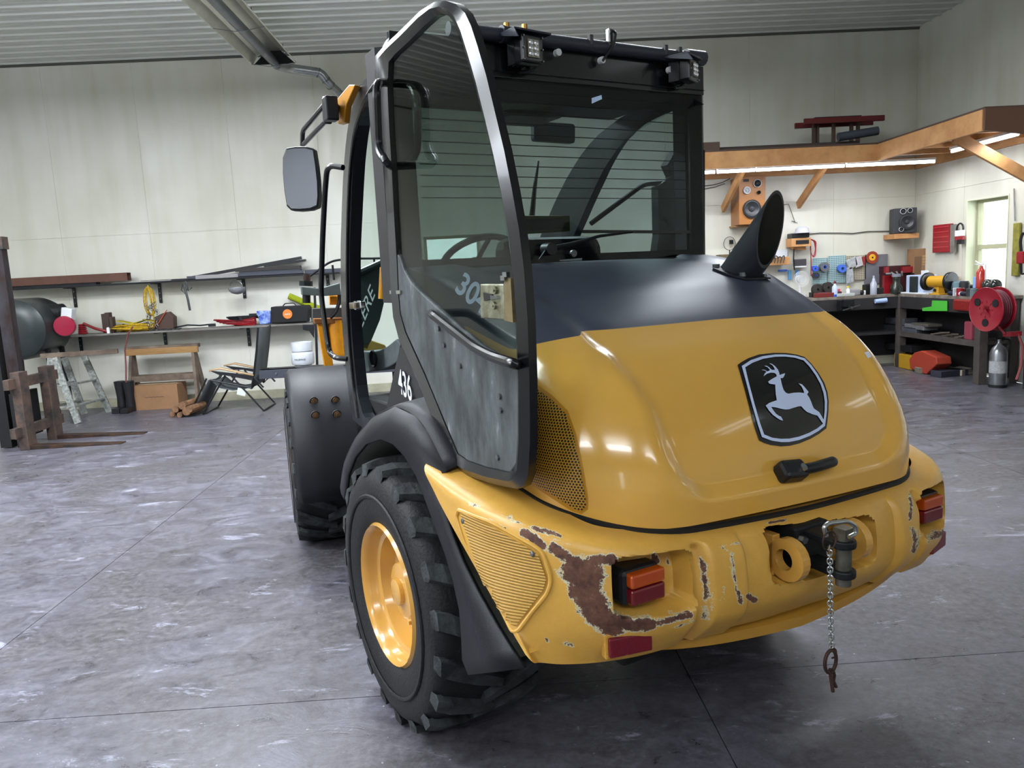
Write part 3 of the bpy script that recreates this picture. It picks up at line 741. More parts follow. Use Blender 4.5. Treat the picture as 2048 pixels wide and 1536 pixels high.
# chipped paint: strokes (pixel polyline, radius px, strength)
CH = [([(1047, 1065), (1065, 1075), (1085, 1092)], 10, 1), ([(1065, 1055), (1090, 1060), (1120, 1072)], 5, .9), ([(1105, 1095), (1130, 1110), (1150, 1130)], 13, 1), ([(1150, 1140), (1180, 1150), (1170, 1180), (1190, 1215)], 32, 1.1), ([(1190, 1120), (1225, 1120)], 12, .95), ([(1160, 1180), (1195, 1232), (1225, 1250)], 26, 1.1),
      ([(1225, 1240), (1270, 1252), (1300, 1248)], 14, 1.05), ([(1300, 1250), (1340, 1240), (1380, 1230)], 8, .9), ([(1230, 1128), (1236, 1132)], 8, 1), ([(1275, 1122), (1290, 1130)], 8, .85), ([(1308, 1114), (1311, 1121)], 9, .95), ([(1336, 1105), (1336, 1128)], 3, .9),
      ([(1371, 1133), (1372, 1145)], 4, .9), ([(1374, 1168), (1378, 1200), (1376, 1220)], 6, .85), ([(1404, 1105), (1406, 1150), (1416, 1200)], 5, .95), ([(1412, 1175), (1420, 1200), (1414, 1235)], 10, .95), ([(1462, 1110), (1468, 1150), (1478, 1200)], 5, .66), ([(1478, 1185), (1481, 1205)], 5, .9), ([(1498, 1193), (1510, 1200)], 8, .9), ([(1448, 1175), (1446, 1200)], 4, .6),
      ([(940, 1008), (958, 1012)], 5, .6), ([(982, 1043), (1012, 1058)], 4, .75), ([(1022, 1032), (1025, 1042)], 5, .6), ([(1130, 1285), (1142, 1290)], 6, .6), ([(1093, 1280), (1096, 1281)], 3, 1), ([(1536, 1046), (1570, 1040)], 3, .85),
      ([(1818, 990), (1822, 1010), (1820, 1040)], 4, .8), ([(1826, 1060), (1834, 1085), (1826, 1100)], 8, .75), ([(1858, 1000), (1858, 1050), (1856, 1085)], 4, .62), ([(1862, 1075), (1875, 1072), (1888, 1062)], 6, .85), ([(1880, 945), (1886, 955)], 4, .5), ([(1470, 1110), (1440, 1092), (1480, 1086)], 3, .5), ([(1000, 1030), (1140, 1090)], 2, .5), ([(1350, 1255), (1420, 1230)], 3, .6)]
segs = [(Vector(a), Vector(b_), r, s_) for pl, r, s_ in CH for a, b_ in zip(pl, pl[1:])]
vals = []
for v in bumper.data.vertices:
    x, y = proj(tow(v.co)); best = 0
    for a, b_, r, s_ in segs:
        if abs(x-a.x) > 120 and abs(x-b_.x) > 120: continue
        ab = b_-a; t = max(0, min(1, (Vector((x, y))-a).dot(ab)/max(ab.length_squared, 1e-6))); d = (Vector((x, y))-a-ab*t).length
        q = s_*(1.0 if d < r*.5 else max(0, 1-(d-r*.5)/(r*.9))); best = max(best, q)
    vals.append(best)
at = bumper.data.attributes.new('chip', 'FLOAT', 'POINT'); at.data.foreach_set('value', vals)
# side mesh plates
def BP(x, y, off=.0): return near(bvh_b, x, y, off, LU(x, y, -.86))
def platemat():
    m = mat('perforated_yellow_plate', '#bf861f', .5); N = m.node_tree.nodes; L = m.node_tree.links; b = N['Principled BSDF']
    tc = N.new('ShaderNodeTexCoord'); wv = N.new('ShaderNodeTexWave'); wv.bands_direction = 'Z'; wv.inputs['Scale'].default_value = 42; wv.inputs['Distortion'].default_value = 0; L.new(tc.outputs['Object'], wv.inputs[0])
    r = N.new('ShaderNodeValToRGB'); r.color_ramp.elements[0].color = lin('#9f7a34'); r.color_ramp.elements[1].color = lin('#c4953e'); L.new(wv.outputs[0], r.inputs[0]); L.new(r.outputs[0], b.inputs['Base Color'])
    bp = N.new('ShaderNodeBump'); bp.inputs['Strength'].default_value = .6; bp.inputs['Distance'].default_value = .003; L.new(wv.outputs[0], bp.inputs['Height']); L.new(bp.outputs[0], b.inputs['Normal']); return m
plate = decal([(928, 1024), (985, 1052), (1060, 1096), (1078, 1108), (1094, 1158), (1088, 1178), (1060, 1215), (1032, 1252), (1022, 1260), (1010, 1254), (990, 1215), (960, 1145), (940, 1080), (924, 1035)], bvh_b, 'mesh_plate', platemat(), bumper, .005, 9)
for x, y in ((928, 1042), (1066, 1107), (1014, 1248)):
    q = BP(x, y, .004); s_ = MB(); s_.sphere(q, .009, 10, (.5, 1, 1)); s_.ob('screw', M_steel, plate, smooth=True)
rim_ = [(918, 1020), (985, 1045), (1066, 1090), (1086, 1104), (1104, 1158), (1096, 1186), (1066, 1222), (1036, 1262), (1020, 1271), (1002, 1262), (978, 1212), (950, 1148), (930, 1085), (914, 1032)]
mbr = MB(); mbr.tube(rnd([BP(x, y, .001) for x, y in rim_+rim_[:1]], .02), .006, 8); mbr.ob('plate_surround', M_bump, bumper, smooth=True)
# blue sticker at the lower front corner of the counterweight
decal([(1016, 1283), (1024, 1284), (1046, 1314), (1037, 1315)], bvh_b, 'blue_sticker', mat('blue_sticker', '#27479a', .4), bumper, .004, 4)
# dark rubber seam strip between hood and counterweight
hb = hrow(*hint(.93)); cs = []
ctop = [p for p in BR[3]]
for p in hb:
    k = min(ctop, key=lambda q: (q.x-p.x)**2+(q.y-p.y)**2); cs.append(k.z)
for i, p in enumerate(hb): cs[i] += 0
cs = [sum(cs[max(0, i-4):i+5])/len(cs[max(0, i-4):i+5]) for i in range(len(cs))]
st_ = MB(); o0, o1, o2 = [], [], []
for i, p in enumerate(hb):
    z = cs[i]; d = Vector((p.x, p.y+.55, 0)).normalized(); r_ = hint(max(.93, z)); q = hrow(*r_)[i]
    o0.append(Vector((q.x, q.y, z-.015))+d*.006); o1.append(Vector((q.x, q.y, z+.004))+d*.006); o2.append(Vector((q.x, q.y, z+.008))+d*-.002)
st_.grid([o0, o1, o2]); st_.ob('hood_seal', M_dark, LD, smooth=True)
# ---- tail lamps + reflectors
def lamp(sg):
    c = Vector((-.590*sg, -1.072, .806+.019*sg)); lab = None
    h = MB(); h.box(c, (.12, .07, .094)); root = h.ob('tail_lamp', M_black, LD, bev=.014)
    h = MB(); h.box(c+Vector((.006*sg, -.042, .021)), (.104, .03, .036)); h.ob('amber_lens', M_org, root, bev=.006)
    h = MB(); h.box(c+Vector((.006*sg, -.042, -.020)), (.104, .03, .042)); h.ob('red_lens', M_rlens, root, bev=.006)
lamp(1); lamp(-1)
for sg in (1, -1):
    c = Vector((-.635*sg, -1.112, .672+.012*sg)); Rz = Matrix.Rotation(-.22*sg, 3, 'Z'); h = MB(); h.box(c, (.115, .014, .05), Rz); h.ob('reflector', M_refl, LD, bev=.004)
    h = MB(); h.box(c+Vector((0, .02, 0)), (.12, .03, .07), Rz); h.ob('reflector_pad', M_ytex, LD, bev=.006)
# lower tow beam under the counterweight
h = MB(); pl = [Vector((u, -1.035-.075*(1-(u/.62)**2), .612-.03*(1-abs(u/.62))-.035*u)) for u in np.linspace(-.60, .60, 25)]
h.grid([[p+Vector((0, .12, .03)) for p in pl], pl, [p+Vector((0, .01, -.035*(1-(p.x/.64)**4))) for p in pl], [p+Vector((0, .15, -.03*(1-(p.x/.64)**4))) for p in pl]]); LOB(h, 'lower_beam', mat('beam_yellow', '#bd8c36', .45), smooth=True)

# ---- hitch: lugs, drawbar head, pin, ring, chain
h = MB(); h.box((0, -1.005, .80), (.50, .02, .22)); hp = LOB(h, 'hitch_pocket_back', M_ytex)
def ear(u, th=.028):
    e = MB(); n = 14; c = Vector((u, -1.185, .812)); ou = [Vector((u, -1.02, .845)), Vector((u, -1.02, .695))]+[c+Vector((0, -math.cos(a)*.066, math.sin(a)*.072)) for a in np.linspace(-pi/2, pi/2, n)]
    hole = [c+Vector((0, -math.cos(a)*.028+.004, math.sin(a)*.029)) for a in np.linspace(-pi/2, 3*pi/2, 25)[:-1]]
    # ring faces between hole and outline, both sides
    full = [c+Vector((0, -math.cos(a)*.060, math.sin(a)*.058)) for a in np.linspace(-pi/2, 3*pi/2, 25)[:-1]]
    full = [Vector((p.x, min(p.y+0, -1.13) if False else p.y, p.z)) for p in full]
    for o_ in (0, th):
        d = Vector((o_, 0, 0)); k = len(full); e.add([p+d for p in full]+[p+d for p in hole], [(i, (i+1) % k, k+(i+1) % k, k+i) for i in range(k)])
    k = len(full); d = Vector((th, 0, 0)); e.add(hole+[p+d for p in hole], [(i, (i+1) % k, k+(i+1) % k, k+i) for i in range(k)]); e.add(full+[p+d for p in full], [(i, (i+1) % k, k+(i+1) % k, k+i) for i in range(k)])
    e.box((u+th/2, -1.07, .812), (th, .15, .114)); return e
for u in (-.170, .085):
    LOB(ear(u), 'hitch_ear', M_yel, bev=.003)
h = MB(); h.box((-.06, -1.10, .825), (.13, .17, .13)); hh = LOB(h, 'hitch_head', M_dsteel, bev=.008)
for z in (.872, .792):
    j = MB(); j.bar((-.06, -1.12, z), (-.072, -1.29, z-.005), .060, .020); j.cyl((-.072, -1.29, z-.015), (-.072, -1.29, z+.006), .031, n=20); j.ob('hitch_jaw', M_dsteel, hh, bev=.004)
for z in (.858, .808):
    j = MB(); j.cyl((-.108, -1.18, z), (-.108, -1.20, z), .012, n=6); j.ob('hitch_bolt', M_steel, hh)
pin = MB(); pin.cyl((-.072, -1.29, .895), (-.072, -1.29, .755), .020, n=20); pin.box((-.072, -1.29, .898), (.036, .036, .024)); pin_o = pin.ob('hitch_pin', mat('worn_pin_steel', '#6b6a60', .45, .7, var=.4, scale=25), hh, smooth=True)
PX = lambda x, y, v=-1.33: LV(x, y, v)
rg = MB(); rg.tube(rnd([PX(1653, 1072), PX(1647, 1055), PX(1655, 1047), PX(1695, 1042), PX(1711, 1052), PX(1712, 1067), PX(1698, 1074)], .03), .0055, 10); rg.ob('pull_ring', M_galv, pin_o, smooth=True)
rg = MB(); c = PX(1659, 1082, -1.36); rg.tube([c+Vector((.024*math.cos(a), 0, .024*math.sin(a))) for a in np.linspace(0, 2*pi, 25)[:-1]], .0022, 6, closed=True); rg.ob('split_ring', M_rust, pin_o)
ch = [PX(x, y, -1.36) for x, y in ((1659, 1093), (1660, 1130), (1661, 1170), (1661, 1210), (1662, 1250), (1663, 1294))]
tot = sum((b_-a).length for a, b_ in zip(ch, ch[1:])); N_ = 24; acc = 0; pos = []
for k in range(N_):
    s_ = tot*(k+.5)/N_; i = 0
    while s_ > (ch[i+1]-ch[i]).length and i < len(ch)-2: s_ -= (ch[i+1]-ch[i]).length; i += 1
    pos.append(ch[i]+(ch[i+1]-ch[i]).normalized()*s_)
lkm = None; hl = tot/N_*.70
chain_root = None
for k, p in enumerate(pos):
    if lkm is None:
        l = MB(); w_ = .0060; path = [Vector((w_*math.cos(a), 0, (hl-w_)*(1 if math.sin(a) >= 0 else -1)+w_*math.sin(a))) for a in np.linspace(0, 2*pi, 17)[:-1]]
        l.tube(path, .0019, 6, closed=True); o = l.ob('chain_link', M_galv, hh); lkm = o.data
    else:
        o = bpy.data.objects.new('chain_link', lkm); COL.objects.link(o); o.parent = hh
    o.location = p; o.rotation_euler = (0, .06*math.sin(k*2.1), (pi/2 if k % 2 else 0)+.5)
j = MB(); j.tube(rnd([PX(1662, 1294, -1.36), PX(1673, 1300, -1.36), PX(1671, 1314, -1.36), PX(1664, 1316, -1.36)], .03), .0025, 6); j.ob('end_hook', M_rust, hh)
j = MB(); e1 = PX(1661, 1323, -1.36); j.tube([e1+Vector((.021*math.cos(a), 0, .029*math.sin(a))) for a in np.linspace(0, 2*pi, 21)[:-1]], .0045, 8, closed=True)
j.tube([PX(1660, 1338, -1.36), PX(1662, 1358, -1.36), PX(1666, 1383, -1.36)], .0045, 8); j.tube([PX(1665, 1338, -1.36), PX(1669, 1350, -1.36), PX(1667, 1362, -1.36), PX(1672, 1374, -1.36)], .004, 8)
j.ob('hitch_clip', M_rust, hh, smooth=True)

# ============================================================ CAB
SA, SB = (-.745, .04), (-.585, 1.06)           # left cab side plane (plan)
def PS(x, y): return LP(x, y, SA, SB)
def sidepoly(px, th=.05, f_=PS):
    P = [f_(x, y) for x, y in px]; n = Vector((SB[1]-SA[1], -(SB[0]-SA[0]), 0)).normalized(); return P, n*th
def mirx(mb): mb.v = [(-p[0], p[1], p[2]) for p in mb.v]; return mb
# left A pillar
outl = [(752, 138), (742, 146), (728, 160), (710, 190), (698, 240), (692, 280), (687, 340), (684, 400), (681, 500), (682, 600), (686, 680), (694, 760), (704, 838), (740, 868), (765, 876)]
innl = [(772, 168), (760, 176), (748, 190), (733, 225), (725, 260), (719, 320), (716, 400), (712, 500), (713, 600), (717, 680), (724, 760), (733, 822), (752, 838), (772, 845)]
def strip(o_, i_, th, flip=1):
    A = [PS(*p) for p in o_]; B = [PS(*p) for p in i_]; n = Vector((SB[1]-SA[1], -(SB[0]-SA[0]), 0)).normalized()*th
    m_ = max(len(A), len(B)); 
    def rs(P, m2):
        L = [0]
        for a, b in zip(P, P[1:]): L.append(L[-1]+(b-a).length)
        r = []
        for i in range(m2):
            s = L[-1]*i/(m2-1); k = max(0, min(len(L)-2, bisect(L, s)-1)); r.append(P[k].lerp(P[k+1], (s-L[k])/(L[k+1]-L[k])))
        return r
    A = rs(A, 40); B = rs(B, 40); B = [a.lerp(b_, .62) for a, b_ in zip(A, B)]; mb = MB()
    for i in range(39):
        q = [A[i], A[i+1], B[i+1], B[i]]; mb.add(q+[p+n for p in q], [(0, 1, 2, 3), (7, 6, 5, 4), (0, 4, 5, 1), (2, 6, 7, 3)])
    return mb
pil = strip(outl, innl, .05); M_pil = mat('pillar_paint', '#171b22', .3, var=.15, scale=4, coat=.3)
pl_o = pil.ob('front_pillar', M_pil, LD, smooth=True, ang=30)
rp = mirx(strip(outl, innl, .05)); rp.v = [(min(p[0], .655), p[1], p[2]) for p in rp.v]; rp.ob('front_pillar', M_pil, LD, smooth=True, ang=30)
g = MB(); g.tube(rnd([PS(x, y)+Vector((-.006, 0, 0)) for x, y in [(760, 160), (735, 195), (712, 260), (703, 340), (699, 420), (697, 520), (698, 620), (702, 700), (710, 780), (718, 836)]], .1, 3), .008, 6); g.ob('pillar_seal', M_gblk, pl_o, smooth=True)
# roof
rf = MB(); zr = 2.405; F_ = .44
prof = [(.015, zr-.035), (.012, zr+.005), (.0, zr+.025), (.03, zr+.04), (.2, zr+.035), (.34, zr+.0), (F_, zr-.07)]
us = [-.70, -.68, -.6, -.3, 0, .3, .6, .68, .70]
rf.grid([[Vector((u, v*(.45 if abs(u) > .65 else 1), z-(.05 if abs(u) > .69 else (.02 if abs(u) > .65 else 0)))) for u in us] for v, z in prof])
rf.grid([[Vector((u, v, zr-.08)) for u in us] for v in (-.02, F_-.02)])
roof = rf.ob('cab_roof', mat('roof_paint', '#262a36', .33), LD, smooth=True, ang=50)
b = MB(); b.tube([(-.50, -.035, zr+.038), (.665, -.035, zr+.038)], .024, 12); b.ob('roof_rear_rail', mat('rail_paint', '#30343f', .35), roof, smooth=True)
for u in (-.245, .62):
    b = MB(); b.tube([(u-.05, -.04, zr+.040), (u+.05, -.04, zr+.040)], .030, 12); b.ob('rail_sleeve', mat('rail_paint', '#30343f', .35), roof, smooth=True)
# rear glass with black band, defroster lines
RZ0, RZ1 = 1.635, 2.42
g = MB(); g.box((-.005, 0.0, (RZ0+RZ1)/2), (1.41, .008, RZ1-RZ0)); rg_ = g.ob('rear_window', M_glass, LD)
b = MB(); b.box((-.005, -.008, 2.365), (1.405, .006, .115)); b.ob('glass_black_band', M_gblk, rg_)
b = MB(); b.box((.665, .012, 2.0), (.07, .012, .74)); b.box((-.675, .012, 2.0), (.07, .012, .74)); b.box((0, .012, 1.645), (1.36, .012, .04)); b.ob('glass_black_edge', M_gblk, rg_)
for i in range(11):
    z = 2.265-.0385*i
    b = MB(); b.box((0, .007, z), (1.24, .002, .003)); b.ob('defroster_line', mat('defroster_trace', '#0a0a0a', .5), rg_)
# rear corner pillars
for sg in (-1, 1):
    b = MB(); b.prism([Vector((sg*.625, .03, 0)), Vector((sg*.705, .02, 0)), Vector((sg*.742, .045, 0)), Vector((sg*.742, .14, 0)), Vector((sg*.69, .16, 0)), Vector((sg*.64, .12, 0))], (0, 0, .86))
    b.xf(Matrix.Translation((0, 0, 1.52))); b.ob('rear_pillar', mat('brown_black_trim', '#221f1e', .6), LD)
# lower cab body, floor, flank
b = MB(); b.box((0, .52, 1.0), (1.12, .9, .12)); b.box((0, .46, .80), (.9, .8, .34)); LOB(b, 'cab_floor', M_dark, bev=.01)
b = MB(); b.box((0, -.02, 1.36), (1.1, .06, .55)); LOB(b, 'cab_rear_bulkhead', M_dark)
b = MB(); b.box((.70, .5, 1.25), (.04, .8, .45)); LOB(b, 'right_side_panel', M_dark)
# black flank panel under the rear pillar (slanted), ahead of the rear wheel
fk = [(873, 586), (850, 612), (826, 648), (799, 699), (786, 755), (773, 815), (757, 842)]
P0 = []
for (x, y), u in zip(fk, (-.615, -.635, -.66, -.685, -.70, -.715, -.725)): P0.append(LU(x, y, u))
P1 = [Vector((-.60-.105*sstep(1.60, 1.1, p.z)-.004, -.06-.25*sstep(1.5, 1.05, p.z), p.z)) for p in P0]
b = MB(); b.grid([P0, [a.lerp(c, .5)+Vector((-.006, 0, 0)) for a, c in zip(P0, P1)], P1]); b.grid([[p+Vector((.06, .02, 0)) for p in P0], P0])
flank = b.ob('cab_flank_panel', mat('flank_black', '#15161b', .4), LD, smooth=True)
bvh_f = BVHTree.FromPolygons([v.co for v in flank.data.vertices], [tuple(p.vertices) for p in flank.data.polygons])
M_dec = mat('decal_white', '#d6dcea', .4); M_decb = mat('decal_grey_blue', '#c6cff0', .4)
def label_on(txt, pc, px, py, size_px, bvh, name, m, parent, alt=None, bold=.02, sx=1):
    O = onto(bvh, *pc, .006); A = onto(bvh, *px, .006); B = onto(bvh, *py, .006)
    if None in (O, A, B):
        O, A, B = (LU(*q, -.73) for q in (pc, px, py))
    X = (A-O); Y = (B-O); Y = Y-X.normalized()*Y.dot(X.normalized())*.0
    return text_mesh(txt, (B-O).length*size_px, name, m, parent, O, X, Y, .001, bold, sx)
label_on('436', (813, 772), (823, 779), (811, 742), 2.35, bvh_f, 'unit_number', M_dec, flank, bold=.035, sx=.66)
label_on('304', (947, 590), (972, 612), (957, 569), 2.45, bvh_h, 'model_number', M_decb, hood, bold=.06, sx=1.0)
# windscreen
ws = MB(); P = [PS(x, y) for x, y in [(735, 172), (712, 240), (703, 320), (699, 420), (697, 520), (698, 620), (705, 740)]]
cols_ = []
for p in P:
    cols_.append([Vector((p.x*(1-2*t), p.y+.10*(1-(1-2*t)**2), p.z)) for t in np.linspace(.0, 1, 13)])
ws.grid(cols_); ws.ob('windscreen', M_wglass, LD, smooth=True)
# right side glass (door closed there)
g = MB(); g.add([(.735, .12, 1.5), (.735, .12, 2.33), (.69, .45, 2.33), (.645, .80, 2.0), (.63, .92, 1.5)], [(0, 1, 2, 3, 4)]); g.ob('side_window', M_wglass, LD)
# headliner, seat, dash, wheel, console
b = MB(); b.box((0, .30, 2.335), (1.3, .55, .05)); b.ob('headliner', mat('headliner_fabric', '#3a3c3b', .9), LD, bev=.02)
b = MB(); b.box((.17, .60, 2.315), (.30, .25, .05)); b.ob('overhead_console', M_dgrey, LD, bev=.02)
seat = MB(); seat.box((0.0, .42, 1.22), (.5, .48, .12)); seat_o = seat.ob('operator_seat', M_dark, LD, bev=.03)
b = MB(); b.box((.02, .17, 1.47), (.50, .10, .55), Matrix.Rotation(-.12, 3, 'X')); b.ob('backrest', mat('black_vinyl', '#0b0b0c', .5), seat_o, bev=.05)
b = MB(); b.box((0.05, .95, 1.38), (.75, .2, .32)); b.box((0.05, .93, 1.56), (.62, .16, .08)); dash = b.ob('dashboard', M_dgrey, LD, bev=.03)
c = LV(1000, 530, .62)
c = Vector((-.03, .75, 1.675)); Rm = Matrix.Rotation(math.radians(-35), 3, 'X')
b = MB(); b.tube([c+Rm@Vector((.175*math.cos(a), .175*math.sin(a), 0)) for a in np.linspace(0, 2*pi, 33)[:-1]], .016, 8, closed=True)
sw = b.ob('steering_wheel', M_dark, LD, smooth=True)
b = MB(); b.cyl(c, c+Vector((0, .16, -.30)), .03, n=10)
for a in (.3, 2.84, 4.7): b.tube([c, c+Rm@Vector((.17*math.cos(a), .17*math.sin(a), 0))], .012, 6)
b.ob('steering_column', M_dark, sw)
b = MB(); b.sphere(c+Rm@Vector((-.12, .13, .04)), .026, 10); b.cyl(c+Rm@Vector((-.12, .13, 0)), c+Rm@Vector((-.12, .13, .04)), .01, n=8); b.ob('spinner_knob', M_dark, sw, smooth=True)
# grey console with round vent, seen through the doorway
cp = [(727, 702), (742, 704), (760, 700), (775, 692), (792, 678), (800, 690), (797, 722), (785, 730), (765, 740), (730, 745)]
b = MB(); b.prism([LU(x, y, -.45) for x, y in cp], (.14, 0, 0)); vo = b.ob('floor_duct', mat('dusty_grey_duct', '#5a6264', .65, var=.3, scale=14), LD, bev=.006)
q = LU(749, 717, -.452); b = MB(); b.lathe([(-.006, .046), (-.012, .040), (-.004, .034), (.01, .030), (.01, .001)], q, (1, 0, 0), 22); b.ob('round_vent', M_dark, vo, smooth=True)
# mirror, monitor, bar, blade seen through the rear glass
q = [LV(x, y, .85) for x, y in ((1068, 243), (1150, 248), (1150, 287), (1068, 281))]
b = MB(); b.prism(rnd([*q, q[0]], .02)[:-1], (0, .03, 0)); b.ob('interior_mirror', M_dgrey, LD)
q = [LV(x, y, .75) for x, y in ((1043, 431), (1140, 431), (1141, 462), (1045, 468))]
b = MB(); b.prism(q, (0, .05, 0)); mo = b.ob('monitor', mat('green_bezel', '#4f5f22', .5), LD, bev=.004)
q = [LV(x, y, .745) for x, y in ((1053, 438), (1130, 437), (1130, 458), (1053, 462))]; b = MB(); b.prism(q, (0, .004, 0)); b.ob('monitor_screen', mat('screen_dark', '#16201c', .3, var=.5, scale=90), mo)
b = MB(); b.tube(rnd([LV(1182, 447, .45), LV(1288, 368, .45), LV(1325, 366, .45)], .04), .012, 8); b.ob('grab_bar', M_dark, LD, smooth=True)
b = MB(); b.tube([LV(1064, 432, 1.14), LV(1070, 370, 1.14), LV(1077, 322, 1.14)], [.016, .011, .005], 6); b.ob('front_wiper', M_gblk, LD)
q = [LV(x, y, .42) for x, y in ((1316, 372), (1345, 352), (1335, 330), (1342, 318), (1352, 300), (1410, 300), (1410, 515), (1312, 515), (1318, 470))]
b = MB(); b.prism(q, (0, .05, 0)); b.ob('right_door_frame', M_dark, LD)
q = [LV(x, y, -.006) for x, y in ((1184, 196), (1203, 190), (1204, 198), (1184, 207))]
b = MB(); b.prism(q, (0, .002, 0)); b.ob('glass_label', mat('pale_blue_label', '#c4dcff', .5), rg_)
# rear wiper
v = -.035
b = MB(); q = LV(1100, 498, v); b.cyl(q+Vector((0, .035, 0)), q+Vector((0, -.015, 0)), .024, n=16); wi = b.ob('rear_wiper', M_black, LD, smooth=True)
b = MB(); b.tube([LV(1103, 497, v), LV(1140, 489, v), LV(1200, 472, v), LV(1265, 464, v)], [.012, .009, .006, .004], 8); b.ob('wiper_arm', M_dsteel, wi, smooth=True)
b = MB(); b.bar(LV(1165, 463, v+.005), LV(1380, 464, v+.005), .006, .012); b.ob('wiper_blade', M_gblk, wi)
b = MB(); b.tube([LV(1078, 520, v), LV(1090, 502, v), LV(1100, 494, v)], .003, 6); b.ob('washer_hose', M_black, wi)
b = MB(); q = LV(1145, 507, .0); b.cyl(q, q+Vector((0, -.012, 0)), .014, n=12); b.ob('glass_bolt', M_steel, wi)
b = MB(); b.prism([LV(x, y, .0) for x, y in ((1118, 520), (1164, 516), (1163, 521), (1120, 522))], (0, -.002, 0)); b.ob('lower_sticker', M_white, wi)
# work lamps on the rear rail
def work_lamp(pc, sz, yaw, v):
    c = LV(*pc, v); R = Matrix.Rotation(yaw, 3, 'Z'); b = MB(); b.box(c, (sz, .05, sz*.98), R); r = b.ob('work_lamp', M_gblk, LD, bev=.008)
    b = MB(); b.box(c+R@Vector((0, -.027, 0)), (sz*.52, .006, sz*.62), R); b.ob('lens_plate', mat('lamp_plate', '#5a5648', .15, .6), r)
    for i in range(2):
        for k in range(3):
            q = c+R@Vector(((i-.5)*sz*.24, -.031, (k-1)*sz*.19)); s_ = MB(); s_.sphere(q, sz*.10, 10, (1, .4, 1)); s_.ob('led', mat('led_reflector', '#e8e8f0', .08, .9), r, smooth=True)
    s_ = MB()
    for i in (-1, 1):
        for k in (-1, 0, 1): s_.cyl(c+R@Vector((i*sz*.43, -.024, k*sz*.40)), c+R@Vector((i*sz*.43, -.031, k*sz*.40)), sz*.035, n=8)
    s_.ob('lamp_screws', M_steel, r, kind='stuff')
    for k in range(5):
        s_ = MB(); s_.box(c+R@Vector(((k-2)*sz*.2, .045, 0)), (.004, .05, sz*.85), R); s_.ob('cooling_fin', M_black, r)
    s_ = MB(); s_.box(c+R@Vector((0, .02, sz*.60)), (sz*1.7, .10, .006), R); s_.bar(c+R@Vector((0, .02, sz*.45)), c+R@Vector((0, .02, sz*.62)), .025, .02)
    s_.prism([c+R@Vector((-sz*.85, -.03, sz*.6)), c+R@Vector((-sz*.85, -.05, sz*.25)), c+R@Vector((-sz*.85, .08, sz*.6))], (.004, .0, .0)); s_.ob('lamp_bracket', mat('bracket_paint', '#242a38', .4), r)
    s_ = MB(); s_.tube(rnd([c+R@Vector((sz*.5, .05, .01)), c+R@Vector((sz*.85, .06, -.01)), c+R@Vector((sz*.7, .05, -sz*.5)), c+R@Vector((0, .06, -sz*.62))], .03), .006, 8); s_.ob('lamp_cable', M_black, r)
work_lamp((1057, 101), .098, .12, -.10); work_lamp((1377, 142), .088, .42, -.09)
for x, y in ((1112, 107), (1200, 122), (1336, 141)):
    s_ = MB(); q = LV(x, y, -.03); s_.cyl(q, q+Vector((0, -.02, 0)), .013, n=12); s_.ob('white_clip', M_white, roof)
for x, y, m_ in ((1013, 53, mat('brass', '#a8844a', .35, .9)), (1049, 56, mat('brass', '#a8844a', .35, .9)), (1181, 77, M_black), (1331, 97, M_black), (1359, 101, M_black)):
    s_ = MB(); q = LV(x, y, -.05); s_.cyl(q-Vector((0, 0, .025)), q+Vector((0, 0, .012)), .011, n=8); s_.ob('rail_bolt', m_, roof)
s_ = MB(); q = LV(1221, 75, -.05); s_.box(q, (.028, .02, .06)); ca = s_.ob('camera_bracket', M_galv, roof)
s_ = MB(); s_.tube(rnd([LV(1220, 75, -.06), LV(1222, 60, -.07), LV(1232, 65, -.07), LV(1228, 90, -.07), LV(1205, 122, -.05)], .04), .005, 8); s_.box(LV(1221, 72, -.062), (.012, .012, .045)); s_.ob('camera_cable', M_black, ca, smooth=True)
# ---- exhaust stack on the hood
B0 = near(bvh_h, 1479, 546, .0, LV(1483, 546, -.36)); tcen = LU(1541, 460, B0.x); ax = (tcen-B0).normalized()
x_ = ax.cross(Vector((0, -1, 0))).normalized(); y_ = ax.cross(x_); R_ = .070
e1 = (LU(1550, 399, B0.x)-LU(1527, 521, B0.x)).normalized(); n_ = Vector((.10, -1, 0)); n_ = (n_-e1*n_.dot(e1)).normalized()
def cutT(p): return (tcen-p).dot(n_)/ax.dot(n_)
ri0, ri1, rj0, rj1 = [], [], [], []
for k in range(40):
    a = 2*pi*k/40; d = x_*math.cos(a)+y_*math.sin(a)
    p = B0-ax*.05+d*R_; ri0.append(p); ri1.append(p+ax*max(.08, min(.42, cutT(p)))); p2 = B0-ax*.0+d*(R_-.006); rj1.append(p2+ax*max(.08, min(.42, cutT(p2)))); rj0.append(p2)
b = MB(); b.grid([ri0, ri1], closed=True); b.grid([ri1, rj1], closed=True); ex = b.ob('exhaust_stack', mat('exhaust_paint', '#2c2f35', .42, var=.2, scale=6), LD, smooth=True, ang=40)
b = MB(); b.grid([rj1, rj0], closed=True); b.add([p for p in rj0], [tuple(range(40))]); b.ob('stack_bore', mat('sooty_bore', '#2e2f29', .8, var=.3, scale=8), ex, smooth=True, ang=40)
bp_ = [HP(x, y, .004) for x, y in ((1425, 541), (1450, 534), (1500, 540), (1541, 560), (1490, 562), (1455, 553))]
b = MB(); b.prism(bp_, (0, 0, .006)); pl2 = b.ob('stack_flange', M_plas, ex)
for x, y in ((1431, 539), (1483, 556), (1527, 558)):
    s_ = MB(); q = HP(x, y, .012); s_.cyl(q-Vector((0, 0, .006)), q+Vector((0, 0, .008)), .013, n=8); s_.ob('flange_bolt', M_steel, pl2)

